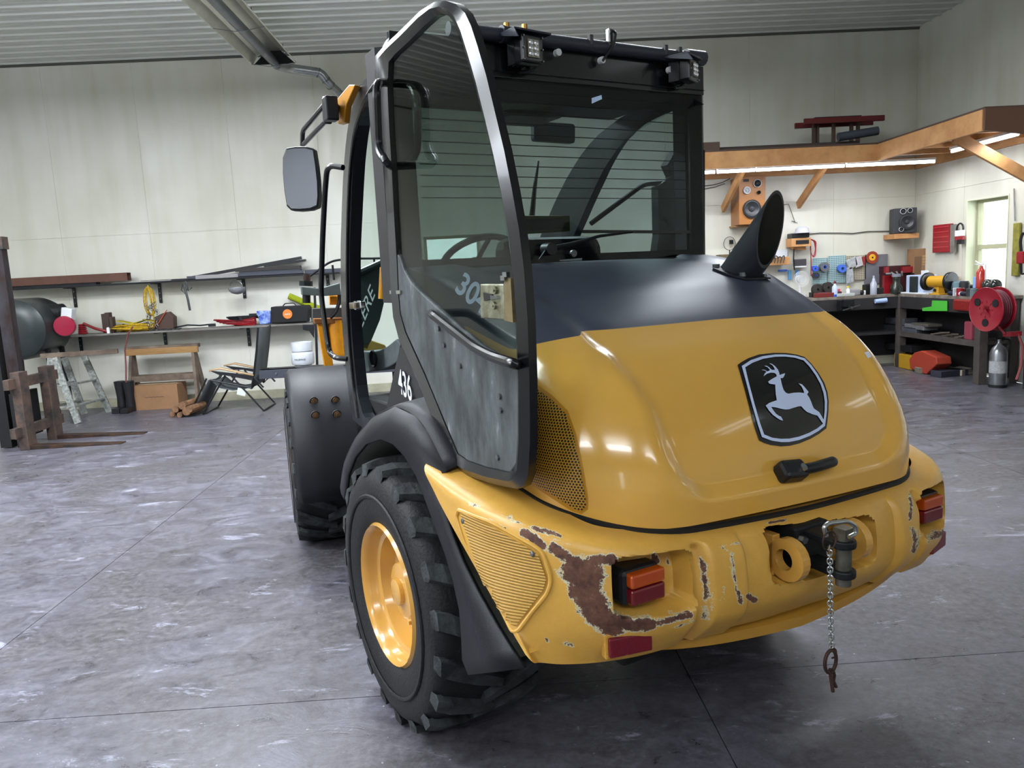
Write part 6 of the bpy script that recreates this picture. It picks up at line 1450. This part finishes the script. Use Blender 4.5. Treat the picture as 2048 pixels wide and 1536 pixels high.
b = MB(); b.lathe([(.012, 0), (.012, r_*.55), (.016, r_*.5), (.016, 0)], c, (0, -1, 0), 24); b.ob('disc_label', mat('disc_yellow', '#d9a026', .5), o); b = MB(); b.cyl(c+Vector((0, -.016, 0)), c+Vector((0, -.02, 0)), .012, n=12); b.ob('disc_hole', M_dark, o)
M_bagc = mat('clear_bag', '#a9acb0', .25, var=.3, scale=25)
for i, (px, m_, lab) in enumerate((([(1692, 522), (1712, 512), (1716, 530), (1700, 540)], M_bagc, 'crumpled clear bag hanging left on the tan pegboard'), ([(1710, 514), (1724, 512), (1728, 530), (1712, 536)], mat('bag_white', '#b9b6b8', .4, var=.2, scale=20), 'white bag with red edge on the tan pegboard'), ([(1722, 514), (1731, 513), (1731, 528), (1726, 532)], M_red, 'small red pouch beside the orange disc'), ([(1692, 535), (1706, 534), (1708, 565), (1694, 568)], M_bagc, 'long clear bag hanging down to the bench'))):
    b = MB(); b.prism([BW(x, y, .09) for x, y in px], (0, .035, 0)); o = b.ob('hanging_bag', m_, bev=.006); tag(o, lab, 'bag', 'bags hanging on the pegboards')
# small items left part of the wall
b = MB(); c = BW(1459, 487, .04); b.tube([c+Vector((.085*math.cos(a), 0, .095*math.sin(a))) for a in np.linspace(0, 2*pi, 25)[:-1]], .004, 5, closed=True); b.box(c+Vector((.02, -.02, .02)), (.05, .04, .06)); b.bar(c+Vector((0, 0, -.09)), c+Vector((0, 0, -.2)), .012, .012); o = b.ob('wire_gauge', M_dsteel); tag(o, 'thin wire hoop with a black clip on the wall left of the stack', 'hoop')
lg_ = item('wall_ledge', 'short lumber ledge on the wall behind the exhaust stack', 'ledge', plane_b(.25), 1428, 517, 1580, 533, .24, M_lum)
zlg = max(v.co.z for v in lg_.data.vertices)
item('brown_case', 'olive brown case on the ledge behind the exhaust stack', 'case', plane_b(.24), 1440, 506, 1480, 517, .2, mat('olive_case', '#5c5137', .6), z0=zlg)
b = MB(); f = plane_b(.28); random.seed(8)
for k in range(5): b.tube(rnd([f(1530+8*k, 517), f(1536+8*k, 510+random.random()*4), f(1545+6*k, 516), f(1542+6*k, 526)], .04), .008, 5)
o = b.ob('cable_tangle', M_black, smooth=True); tag(o, 'tangle of black cables on the short ledge', 'cable')
item('blue_strip', 'thin blue strip on the wall under the short ledge', 'strip', plane_b(.05), 1558, 539, 1575, 543, .04, M_blue)
item('paper_sheets', 'white papers pinned behind the exhaust stack', 'paper', plane_b(.03), 1552, 500, 1575, 517, .006, mat('paper_white', '#c2c8d4', .7), bev=0)
tb = item('dark_screen', 'dark grey flat panel hanging under the radio box', 'panel', plane_b(.10), 1588, 518, 1613, 533, .04, mat('panel_grey', '#3d3a40', .4))
b = MB(); px_box(b, plane_b(.115), 1588, 532, 1613, 534.5, .03); b.ob('panel_edge', M_white, tb)
for i, x in enumerate((1577, 1592)):
    item('blue_tool_card', 'blue and white tool card, %s of two under the dark panel' % ('left', 'right')[i], 'tool', plane_b(.06), x, 540, x+6, 560, .03, mat('card_blue', '#4d86b4', .5), group='blue tool cards')
# desk fan
c = BW(1603, 558, .30); fan = empty('desk_fan', (c.x, c.y, 1.07), 'small white round fan at the left end of the bench', 'fan'); 
b = MB()
for k in range(6): b.tube([Vector(((.02+.018*k)*math.cos(a), 0, c.z-1.07+(.02+.018*k)*math.sin(a))) for a in np.linspace(0, 2*pi, 23)[:-1]], .003, 4, closed=True)
b.ob('fan_guard', M_white, fan); b = MB(); b.cyl((0, .03, c.z-1.07), (0, .12, c.z-1.07), .05, n=16); b.ob('fan_motor', M_white, fan); b = MB(); b.cyl((0, .05, 0), (0, .07, c.z-1.07-.08), .02, n=10); b.cyl((0, .05, -.0), (0, .05, .02), .09, n=20); b.ob('fan_stand', M_white, fan)

# ============================================================ BENCH
ZB = 1.045
M_bt = mat('bench_top_dusty', '#82796f', .75, col2='#5f564e', scale=9); M_bf = mat('bench_dark_board', '#2c2a2c', .6, var=.3, scale=4); M_bl = mat('bench_leg_grey', '#4b4541', .7, var=.3, scale=5)
XBF, YBF = 5.86, 10.70
bench = empty('work_bench', (5.9, 10.7, 0), 'long dark L-shaped workbench with a grey lower shelf, along both walls', 'workbench')
def bp__(name, mb, m, **k): mb.v = [(p[0]-5.9, p[1]-10.7, p[2]) for p in mb.v]; return mb.ob(name, m, bench, **k)
b = MB(); b.prism([(3.4, YBF, ZB-.04), (XBF, YBF, ZB-.04), (XBF, 8.85, ZB-.04), (XR-.01, 8.85, ZB-.04), (XR-.01, YB-.01, ZB-.04), (3.4, YB-.01, ZB-.04)], (0, 0, .04)); bp__('bench_top', b, M_bt, bev=.003)
b = MB(); b.box(((3.4+XBF)/2, YBF+.02, ZB-.12), (XBF-3.4, .035, .16)); bp__('apron', b, M_bf)
b = MB(); b.box((XBF+.02, (8.87+YBF)/2, ZB-.12), (.035, YBF-8.87, .16)); bp__('apron', b, M_bf)
for x, y in ((XBF+.05, 8.93), (XBF+.05, YBF-.0), (3.5, YBF+.06), (4.7, YBF+.06), (XR-.08, 8.93)):
    b = MB(); b.box((x, y, (ZB-.04)/2), (.10, .11, ZB-.04)); bp__('leg', b, M_bl, bev=.003)
b = MB(); b.box(((XBF+XR)/2+.01, (8.9+YB)/2, .49), (XR-XBF-.04, YB-8.9, .03)); bp__('lower_shelf', b, M_bl)
b = MB(); b.box((XBF+.02, (8.9+YBF)/2, .485), (.03, YBF-8.9, .07)); bp__('shelf_lip', b, M_bl)
b = MB(); b.box(((3.4+XBF)/2, (YBF+YB)/2, .49), (XBF-3.4, YB-YBF-.05, .03)); bp__('lower_shelf', b, M_bf)
b = MB(); b.box((4.0, YBF+.15, .78), (1.1, .3, .4)); bp__('drawer_cabinet', b, M_bf, bev=.004)
b = MB(); b.box(((3.4+XR)/2, YB-.02, .52), (XR-3.42, .02, .94)); bp__('shade_panel', b, M_bf)  # dark sheet added in place of the shade under the bench
b = MB(); b.box((XR-.02, (8.9+YB)/2, .52), (.02, YB-8.95, .94)); bp__('shade_panel', b, M_bf)  # same added dark sheet for under-bench shade, right run
# bench-top goods on the back run: (kind, px x0,y0,x1,y1, off, depth, material, label, category)
fB = plane_b
it = item
it('red_case', 'long dark red tool case at the left of the bench', 'case', fB(.42), 1636, 572, 1684, 582, .14, mat('case_maroon', '#4c2430', .5), z0=ZB)
it('red_tray', 'red flat tray at the front edge of the bench', 'tray', fB(.49), 1630, 583, 1672, 592, .06, mat('tray_red', '#6e2622', .5), z0=ZB)
it('white_towels', 'pale folded cloth hanging at the bench front edge', 'cloth', fB(.50), 1673, 590, 1710, 596, .08, mat('pale_cloth', '#aeb2b0', .8), z0=ZB)
for i, x in enumerate((1632, 1653)):
    b = MB(); c = fB(.30)(x, 568); b.lathe([(0, .02), (0, .085), (.05, .085), (.05, .02)], (c.x, c.y, ZB+.10+.02*i), (.25, -1, .15), 24, closed=True); b.box((c.x, c.y+.05, ZB+.035), (.12, .1, .07)); o = b.ob('wire_spool', mat('spool_dark', '#2b2725', .6)); tag(o, 'dark spool on the bench, %s of two' % ('left', 'right')[i], 'spool', 'dark spools on the bench')
bottle('spray_can', 'blue and white spray can with a red top on the bench', 'spray can', fB(.46), 1669.5, 561, 590, 5.4, mat('can_white', '#b6c2dc', .35), ZB, cap=.45, capm=M_red)
b = MB(); c = fB(.466)(1669.5, 583); b.cyl((c.x, c.y, ZB+.002), (c.x, c.y, ZB+.035), .0365, n=18); b.ob('can_blue_base', M_blue, bpy.data.objects['spray_can'])
it('pink_tag', 'small pink tag behind the spray can', 'tag', fB(.35), 1676, 569, 1681, 575, .02, mat('pink', '#d0455a', .5), z0=ZB+.06)
bottle('glue_bottle', 'small white bottle with a yellow cap on the bench', 'bottle', fB(.40), 1696, 568, 586, 3.6, M_white, ZB, cap=.7, capm=mat('cap_yellow', '#d8c02a', .5))
b = MB(); px_box(b, fB(.40), 1700, 574, 1722, 586, .12, z0=ZB); o = b.ob('grey_box_tool', mat('tool_grey', '#8d8a90', .4), bev=.01); tag(o, 'grey boxy tool with a black nose on the bench', 'tool')
b = MB(); c = fB(.43)(1722, 582); b.cyl((c.x, c.y, ZB+.04), (c.x+.02, c.y-.02, ZB+.04), .035, n=16); b.ob('tool_nose', M_dark, o)
it('white_roll', 'white paper roll beside the grey boxy tool', 'roll', fB(.38), 1724, 577, 1732, 586, .1, M_white, z0=ZB)
bottle('green_bottle', 'small yellow-green bottle against the grey board', 'bottle', fB(.16), 1725, 559, 574, 2.6, mat('yellowgreen', '#b3b530', .4), ZB)
it('black_bin', 'black upright bin on the bench left of the clear bottle', 'bin', fB(.35), 1731, 566, 1741, 586, .1, M_dark, z0=ZB)
bottle('clear_bottle', 'clear spray bottle standing on the bench', 'bottle', fB(.42), 1747, 548, 586, 6.3, mat('clear_plastic', '#a3a7b4', .15, spec=.8), ZB, prof=[(0, 0), (0, .95), (.03, 1), (.58, 1), (.72, .55), (.85, .4), (.86, .3), (1, .3), (1, 0)])
it('dark_vise_base', 'small dark machine right of the clear bottle', 'machine', fB(.35), 1755, 572, 1773, 584, .14, M_dgrey, z0=ZB)
# red bins
rb = item('red_tool_cabinet', 'dark red open tool cabinet in the bench corner', 'cabinet', fB(.20), 1770, 531, 1829, 546, .18, mat('maroon_dark', '#3a0f16', .6), z0=None)
b = MB(); px_box(b, fB(.26), 1805, 533, 1829, 545, .05); b.ob('drawer', M_red, rb); b = MB(); px_box(b, fB(.26), 1771, 534, 1778, 546, .05); b.ob('drawer', M_red, rb); b = MB(); px_box(b, fB(.20), 1770, 546, 1829, 580, .16); b.ob('cabinet_body', mat('maroon_dark', '#3a0f16', .6), rb)
it('red_stand', 'bright red steel frame in front of the tool cabinet', 'frame', fB(.36), 1768, 549, 1800, 585, .05, M_red, z0=ZB)
for k in range(4): 
    b = MB(); c = fB(.40)(1776+9*k, 547); b.box(c, (.07, .03, .02), Matrix.Rotation(.5*k, 3, 'Y')); o = b.ob('steel_clamp', M_steel); tag(o, 'small bright clamp on the red frame in the bench corner, %s' % ('leftmost', 'second from left', 'third from left', 'rightmost')[k], 'clamp', 'clamps on the red frame')
# carton in the corner
f = fB(.22); ct = MB(); px_box(ct, fB(.30), 1829, 497, 1858, 560, .2); c_ = ct.ob('carton', M_card, bev=.003); tag(c_, 'tall brown carton with printed label in the bench corner', 'box')
b = MB(); px_box(b, fB(.303), 1845, 510, 1857, 530, .003); b.ob('carton_label', mat('label_tan', '#a8885c', .7), c_)
b = MB(); px_box(b, fB(.302), 1829, 513, 1843, 548, .003); b.ob('shaded_carton_side', mat('card_shadow', '#6e543e', .8), c_)  # shaded side painted as a darker card plate on the front
for k, t in enumerate(('KEEP DRY', 'HANDLE', 'CARE')): text_mesh(t if False else '-----', .06, 'carton_print', mat('faded_print', '#5a4636', .8), c_, fB(.306)(1851, 514+6*k), (1, 0, .04), (0, 0, 1), .001, .003)
b = MB(); px_box(b, fB(.30), 1824, 546, 1829, 583, .02) ; o = b.ob('carton_support', M_dark); tag(o, 'dark upright board edge below the brown carton', 'board')
# right run goods (plane toward right wall)
fR = plane_r
def itr(name, label, cat, off, x0, y0, x1, y1, depth, m, z0=None, group=None, bev=.006): return item(name, label, cat, fR(off), x0, y0, x1, y1, depth, m, axis='x', z0=z0, bev=bev, group=group)
# welding-style grey bottle
b = MB(); c = fB(.46)(1792, 586); zc = ZB; b.lathe([(0, 0), (0, .075), (.03, .085), (.10, .08), (.15, .05), (.20, .05), (.22, .055), (.24, .045), (.24, 0)], (c.x, c.y, zc), (0, 0, 1), 20); o = b.ob('green_jug', mat('jug_dark_green', '#24291f', .25, coat=.3), smooth=True, ang=40); tag(o, 'dark green squat jug with grey lid on the bench corner', 'jug')
b = MB(); b.cyl((c.x, c.y, zc+.235), (c.x, c.y, zc+.275), .058, n=18); b.ob('lid', mat('lid_grey', '#7c7d88', .4), o)
itr('white_machine', 'pale blue-white upright machine casing on the bench', 'machine', .42, 1812, 548, 1846, 585, .2, mat('pale_blue_case', '#b3c1dc', .35), z0=ZB, bev=.01)
itr('dark_can', 'slim dark can in front of the pale machine', 'can', .47, 1818, 553, 1829, 588, .06, mat('can_dark', '#1e2727', .4), z0=ZB, bev=.012)
itr('white_tray', 'thin white tray under the bench grinder', 'tray', .48, 1800, 586, 1856, 589, .2, M_white, z0=ZB)
# bench grinder
c = fR(.40)(1878, 565); gr = empty('bench_grinder', (c.x, c.y, ZB), 'yellow bench grinder with two black wheel guards', 'grinder')
gx = Vector((.35, -1, 0)).normalized(); gz = .17
def gp_(name, mb, m, **k): return mb.ob(name, m, gr, **k)
b = MB(); b.lathe([(-.15, 0), (-.15, .06), (-.13, .075), (.13, .075), (.15, .06), (.15, 0)], (0, 0, gz), gx, 22); gp_('motor_body', b, mat('grinder_yellow', '#c08f24', .35), smooth=True)
for s_ in (-1, 1):
    b = MB(); b.lathe([(0, 0), (0, .05), (.0, .115), (.01, .12), (.045, .12), (.055, .115), (.06, .06), (.065, 0)], tuple(gx*s_*.14+Vector((0, 0, gz))), gx*s_, 26); gp_('wheel_guard', b, mat('guard_black', '#12161c', .3), smooth=True, ang=30)
b = MB(); b.box((0, 0, .05), (.10, .14, .10), taper=.7); b.box((0, 0, .008), (.14, .26, .016)); gp_('base', b, mat('grinder_yellow', '#c08f24', .35), bev=.004)
b = MB(); b.cyl((-.05, .0, .06), (-.065, 0, .06), .02, n=12); gp_('switch', b, M_dark)
# assorted right-run goods
itr('cardboard_tray', 'brown flattened carton leaning under the window', 'carton', .12, 1898, 532, 1932, 545, .05, M_card, z0=ZB)
itr('wood_box', 'tan open wooden box behind the grinder', 'box', .22, 1880, 541, 1897, 560, .15, mat('tan_box', '#a5835a', .7), z0=ZB+.095)
itr('box_riser', 'dark crate carrying the tan box behind the grinder', 'crate', .20, 1880, 575, 1897, 590, .16, M_dark, z0=ZB)
itr('white_papers', 'white folded paper behind the grinder', 'paper', .25, 1842, 530, 1857, 546, .01, M_white, z0=ZB+.20)
b = MB(); c = fR(.25)(1862, 540); b.sphere((c.x, c.y, ZB+.235), .045, 12); o = b.ob('orange_ball', mat('orange_plastic', '#c2702c', .5), smooth=True); tag(o, 'orange rounded thing behind the white folded paper', 'ball')
itr('paper_support', 'grey box supporting the papers behind the grinder', 'box', .22, 1840, 546, 1872, 575, .12, M_dgrey, z0=ZB)
for i, (x, w_, m_) in enumerate(((1906, 7, mat('jar_grey', '#5a6266', .2)), (1918, 7, mat('jar_teal', '#6f8a92', .2)), (1929, 6, M_dgrey))):
    bottle('glass_jar', 'jar on the bench below the window, %s of three' % ('left', 'middle', 'right')[i], 'jar', fR(.30), x, 552, 570, w_, m_, ZB+.06, prof=[(0, 0), (0, 1), (.85, 1), (.9, .85), (1, .85), (1, 0)], group='jars below the window')
it2 = itr('jar_crate', 'low dark crate under the jars below the window', 'crate', .24, 1898, 572, 1940, 590, .2, M_dark, z0=ZB)
for i, (x, y, m_, lab) in enumerate(((1914, 566, M_white, 'white paint tub in the clutter right of the grinder'), (1921, 563, M_red, 'small red can in the clutter right of the grinder'), (1914, 580, mat('tub_pale', '#9a9ca4', .4), 'pale tub at the front of the clutter'), (1940, 572, M_dgrey, 'dark grey can in the clutter near the reel'), (1948, 566, mat('tub_teal', '#5d6d70', .4), 'greenish can in the clutter near the extinguisher'))):
    bottle('paint_can', lab, 'can', fR(.46), x, y, y+16, 4.5, m_, ZB, prof=[(0, 0), (0, 1), (.95, 1), (1, .9), (1, 0)], group='cans in the bench clutter')
b = MB(); a = fR(.47)(1899, 584); e = fR(.47)(1940, 583); b.cyl((a.x, a.y, ZB+.03), (e.x, e.y, ZB+.03), .028, n=14); o = b.ob('marker_tube', mat('navy_tube', '#171e30', .4), smooth=True); tag(o, 'dark blue cylindrical tool lying before the grinder', 'tool')
b = MB(); b.cyl(Vector((a.x, a.y, ZB+.03)).lerp((e.x, e.y, ZB+.03), .32), Vector((a.x, a.y, ZB+.03)).lerp((e.x, e.y, ZB+.03), .62), .0295, n=14); b.ob('tube_label', M_white, o)
# red fire extinguisher on the sill end
c = fR(.30)(1962, 560); zc = ZB+.06; b = MB(); b.lathe([(0, 0), (0, .05), (.02, .055), (.22, .055), (.26, .03), (.28, .018), (.30, .018), (.30, 0)], (c.x, c.y, zc), (0, 0, 1), 20); fe = b.ob('fire_extinguisher', mat('ext_red', '#a8281c', .25, coat=.5), smooth=True, ang=40); tag(fe, 'red fire extinguisher standing before the window', 'fire extinguisher')
b = MB(); b.bar((c.x, c.y, zc+.31), (c.x-.02, c.y+.09, zc+.36), .015, .012); b.bar((c.x, c.y, zc+.31), (c.x-.02, c.y+.09, zc+.32), .015, .012); b.tube(rnd([(c.x, c.y, zc+.31), (c.x, c.y-.08, zc+.33), (c.x, c.y-.08, zc+.10)], .05), .008, 6); b.ob('valve_lever', M_white, fe)
itr('extinguisher_block', 'dark block under the red fire extinguisher', 'block', .26, 1948, 566, 1976, 590, .14, M_dark, z0=ZB)
itr('blue_bag', 'light blue bag beside the red fire extinguisher', 'bag', .33, 1946, 533, 1953, 556, .05, mat('light_blue', '#7fa4d8', .5), z0=ZB+.09)
for i, x in enumerate((1977, 1990)):
    c = fR(.34)(x, 568); b = MB(); b.sphere((c.x, c.y, ZB+.13), .075, 16); b.box((c.x, c.y, ZB+.035), (.10, .10, .07)); o = b.ob('welding_helmet', mat('helmet_dark', '#1d2220', .15, coat=.5), smooth=True); tag(o, 'glossy dark round helmet by the window, %s of two' % ('left', 'right')[i], 'helmet', 'dark helmets by the window')
b = MB(); b.box((XR-.12, 8.22, .52), (.22, .56, 1.04)); o = b.ob('side_cabinet', mat('cabinet_dark_blue', '#20242c', .6), bev=.006); tag(o, 'dark cabinet at the right edge beyond the bench end', 'cabinet')
b = MB(); b.box((XR-.13, 8.25, 1.045+.05), (.20, .44, .10)); o = b.ob('open_carton', mat('worn_carton', '#6e553d', .8), bev=.004); tag(o, 'worn brown carton on the dark cabinet at the right edge', 'box')
# under-bench goods
itr('navy_boxes', 'dark blue bundle at the back of the bench shelf', 'bundle', .40, 1795, 622, 1815, 636, .2, mat('navy_dull', '#1c2036', .7), z0=.56)
U = [(1770, 632, 1808, 645, '#3f4048', 'grey tool case, left end of the bench shelf'), (1765, 646, 1795, 657, '#2d3032', 'dark flat tool case lying low on the bench shelf'), (1808, 644, 1848, 654, '#6c6c70', 'pale grey tool case on the bench shelf'), (1797, 654, 1832, 666, '#4c4f58', 'blue-grey tool case at the front of the bench shelf'), (1822, 638, 1856, 644, '#57534a', 'tan flat case behind the pale grey one')]
zq = [.60, .505, .56, .505, .61]
for (x0, y0, x1, y1, colr, lab), z in zip(U, zq): itr('tool_case', lab, 'case', .46, x0, y0, x1, y1, .2, mat('case_'+colr[1:], colr, .6, var=.3, scale=20), z0=z if z > .51 else .505, group='tool cases on the bench shelf', bev=.01)
random.seed(12)
for i in range(9):
    c = fR(.44)(1862+8*i, 665); b = MB(); z = .52+.015*(i % 3); b.cyl((c.x, c.y, z), (c.x+random.uniform(-.02, .12), c.y-.12, z+.01), .014, n=7); o = b.ob('hand_tool', mat('tool_brown', '#4a3f36', .6)); tag(o, 'old hand tool on the bench shelf, %s in the row' % ('leftmost', 'second from left', 'third from left', 'fourth from left', 'middle', 'fourth from right', 'third from right', 'second from right', 'rightmost')[i], 'tool', 'hand tools on the bench shelf')
itr('pink_bottle', 'pinkish red upright bottle by the bench leg', 'bottle', .44, 1927, 640, 1943, 678, .08, mat('pink_red', '#8a3a48', .5), z0=.505, bev=.02)
itr('yellow_case', 'yellow tool case on the floor under the bench', 'case', .50, 1788, 706, 1823, 734, .3, mat('case_yellow', '#a8801c', .5), z0=.002, bev=.008)
itr('dark_case', 'black flat case on top of the yellow one', 'case', .48, 1770, 692, 1822, 704, .3, M_dark, z0=.235)
b = MB(); P = [fR(.55)(x, y) for x, y in ((1818, 712), (1828, 699), (1842, 695), (1872, 708), (1874, 722), (1856, 738), (1852, 742), (1820, 731))]; zm = min(p.z for p in P); P = [p-Vector((0, 0, zm-.004)) for p in P]; b.prism(P, (.2, 0, 0)); o = b.ob('fuel_can', mat('fuel_red', '#9a3a28', .5), bev=.012); tag(o, 'red plastic fuel can on the floor under the bench', 'fuel can')
for i, (x, y, rz, colr, lab) in enumerate(((1886, 723, .5, '#8c8376', 'tan board end near the red fuel can'), (1868, 736, -.2, '#6f6a5c', 'grey-brown offcut beside the red fuel can'), (1900, 742, .2, '#2a2b38', 'dark blue case on the floor under the bench'), (1925, 738, .55, '#9a9284', 'pale plank leaning flat by the bench leg'), (1938, 729, .1, '#5c5b60', 'grey sheet behind the pale plank'))):
    p = FL(x, y+8); b = MB(); b.box((p.x-.04, p.y-.05, .0475+.012*i), (.42, .12+.03*i, .075), Matrix.Rotation(rz, 3, 'Z')); o = b.ob('floor_offcut', mat('off_'+colr[1:], colr, .7), bev=.004); tag(o, lab, 'offcut', 'offcuts under the bench'); o.location.z = -.010-.012*i+.002
# green sign, blue-white tube on apron
gs = MB(); gs.prism([fR(.515)(x, y) for x, y in ((1864, 601), (1894, 602), (1894, 622), (1845, 622), (1844, 616), (1863, 613))], (.006, 0, 0)); o = gs.ob('green_card', mat('lime_card', '#4ab03a', .5)); tag(o, 'bright green card taped to the bench front', 'card')
b = MB(); q = fB(.53)(1750, 603); e = fB(.53)(1772, 601); b.lathe([(0, .030), (e.x-q.x, .034), (e.x-q.x, .024), (0, .022)], q, ((e-q).x, -.02, .01), 16, closed=True); o = b.ob('paper_tube', mat('tube_blue_white', '#9fb4dc', .4), smooth=True, ang=40); tag(o, 'pale blue tube hanging on the dark bench front', 'tube')
itr('red_motor', 'ribbed red cylinder mounted under the bench edge', 'motor', .56, 1905, 599, 1942, 622, .1, mat('motor_red', '#8a201c', .4, var=.4, scale=40), bev=.02)
# bench vise at the back run
vs = MB(); f = fB(.62); a = f(1692, 612); vs.box((a.x, a.y+.05, .93), (.16, .12, .14)); vs.box((a.x, a.y-.06, .96), (.14, .08, .10)); vv_ = vs.ob('bench_vise', M_dsteel, bev=.006); tag(vv_, 'dark steel vise on the front of the bench', 'vise')
b = MB(); b.cyl((a.x, a.y-.10, .90), (a.x, a.y-.17, .90), .02, n=12); b.bar((a.x-.12, a.y-.16, .87), (a.x+.12, a.y-.16, .93), .015, .015); b.ob('vise_handle', M_steel, vv_)
# hose reel
c = fR(.62)(1986, 618); hr_ = empty('hose_reel', (c.x, c.y, c.z), 'large dark red hose reel on the bench end', 'hose reel')
ax = Vector((-.99, -.14, 0)).normalized(); M_rr = mat('reel_red', '#8a1626', .35, coat=.2)
for d in (-.08, .08):
    b = MB(); b.lathe([(0, .10), (0, .245), (.012, .25), (.018, .245), (.012, .235), (.006, .10)], tuple(ax*d), ax, 36, closed=True)
    for k in range(4): b.box(tuple(ax*d), (.012, .46, .05), Matrix.Rotation(math.atan2(ax.y, ax.x), 3, 'Z')@Matrix.Rotation(k*pi/4+.3, 3, 'X'))
    b.ob('reel_flange', M_rr, hr_, smooth=True, ang=30)
    if d > 0:
        for k in range(3):
            e = MB(); a_ = .5+k*2.09; q = ax*(d+.012)+Vector((-ax.y*.15*math.cos(a_), ax.x*.15*math.cos(a_), .15*math.sin(a_))); e.cyl(tuple(q), tuple(q+ax*.003), .045, n=14); e.ob('flange_opening', M_dark, hr_)
b = MB(); b.cyl(tuple(ax*-.08), tuple(ax*.08), .10, n=20); b.ob('reel_drum', M_rr, hr_, smooth=True)
b = MB()
for k in range(5): b.tube([ax*(-.055+.028*k)+Vector((-ax.y*.20*math.cos(a), ax.x*.20*math.cos(a), .20*math.sin(a))) for a in np.linspace(0, 2*pi, 33)[:-1]], .016, 6, closed=True)
b.ob('reel_hose', mat('hose_maroon', '#5a1624', .5), hr_, smooth=True)
b = MB(); b.bar(tuple(ax*.11), tuple(ax*.11+Vector((.16, -.12, -.27))), .05, .02); b.bar((.16-.1, -.12, -.28), (.24, -.12, -.28), .06, .05); b.bar(tuple(ax*-.10), tuple(ax*-.10+Vector((.1, .1, .02))), .08, .05); b.ob('reel_arm', M_rr, hr_)
b = MB(); b.tube([(.2, -.14, -.28), (.26, -.14, -.42), (.25, -.14, -.66), (.22, -.12, -.8)], .014, 6); b.ob('hose_tail', mat('hose_pink', '#8a4a48', .6), hr_, smooth=True)
# silver extinguisher on the floor
p = FL(1995, 774); b = MB(); b.lathe([(0, 0), (0, .085), (.03, .092), (.40, .092), (.46, .07), (.50, .03), (.52, .02), (.56, .02), (.56, 0)], (p.x, p.y, 0), (0, 0, 1), 26); se = b.ob('fire_extinguisher', mat('brushed_can', '#8b8e92', .32, .8, var=.15, scale=12), smooth=True, ang=40); tag(se, 'silver fire extinguisher standing on the floor at the bench leg', 'fire extinguisher')
b = MB(); b.lathe([(.17, .0935), (.31, .0935)], (p.x, p.y, 0), (0, 0, 1), 26); b.ob('can_label', mat('label_grey_white', '#a8a9ab', .6, var=.3, scale=60), se, smooth=True)
b = MB(); b.lathe([(.0, .096), (.035, .096)], (p.x, p.y, 0), (0, 0, 1), 26); b.ob('can_foot', M_dark, se); b = MB(); b.bar((p.x-.05, p.y, .57), (p.x+.06, p.y, .57), .02, .02); b.tube(rnd([(p.x, p.y, .56), (p.x+.13, p.y, .56), (p.x+.12, p.y, .1)], .05), .012, 6); b.ob('can_hose', M_dark, se)
# right wall: red rack, headset pack, level, cord, conduit
o = item('red_rack', 'red sheet-metal parts rack on the right wall', 'rack', fR(.06), 1865, 449, 1899, 505, .05, M_red, axis='x')
for k in range(5):
    b = MB(); px_box(b, fR(.065), 1867, 453+10*k, 1897, 455+10*k, .01, axis='x'); b.ob('rack_ridge', mat('ridge_red', '#a83038', .3), o)
b = MB(); px_box(b, fR(.07), 1900, 449, 1909, 505, .03, axis='x'); o = b.ob('drill_index', M_galv); tag(o, 'narrow grey metal strip beside the red parts rack', 'strip')
b = MB(); c = fR(.08)(1920, 462); r = .07; b.tube([c+Vector((0, r*math.cos(a), .02+r*1.1*math.sin(a))) for a in np.linspace(-.2, pi+.2, 15)], .012, 6)
pk = b.ob('headset_pack', M_black, smooth=True); tag(pk, 'packaged ear muffs hanging left of the window', 'ear muffs')
b = MB(); b.box(c+Vector((0, 0, -.03)), (.03, .17, .08)); b.ob('pack_card', M_white, pk); b = MB(); b.box(c+Vector((0, 0, -.09)), (.035, .17, .05)); b.ob('pack_base', M_red, pk); b = MB(); b.box(c+Vector((0, -.02, -.14)), (.04, .10, .06)); b.ob('muff', M_dark, pk)
o = item('spirit_level', 'olive yellow level hanging right of the window', 'level', fR(.04), 2024, 446, 2037, 552, .03, mat('level_olive', '#8c8634', .5, var=.4, scale=10), axis='x')
b = MB(); b.tube([fR(.02)(2028, 377), fR(.02)(2029, 410), fR(.02)(2030, 442)], .008, 6); o = b.ob('wall_conduit', M_galv); tag(o, 'thin grey conduit rising right of the window', 'conduit')
b = MB(); f = fR(.08)
for k in range(4): b.tube(rnd([f(2043+k, 520), f(2039+k, 480), f(2046+k, 462), f(2054, 480), f(2052, 545), f(2041+k, 550), f(2040+k, 520)], .05), .008, 6)
o = b.ob('coiled_cable', M_dsteel, smooth=True); tag(o, 'dark coiled cable hanging at the right edge', 'cable')
b = MB(); b.box(f(2044, 515), (.06, .12, .14)); o2 = b.ob('cable_plug', M_red, o, bev=.01)
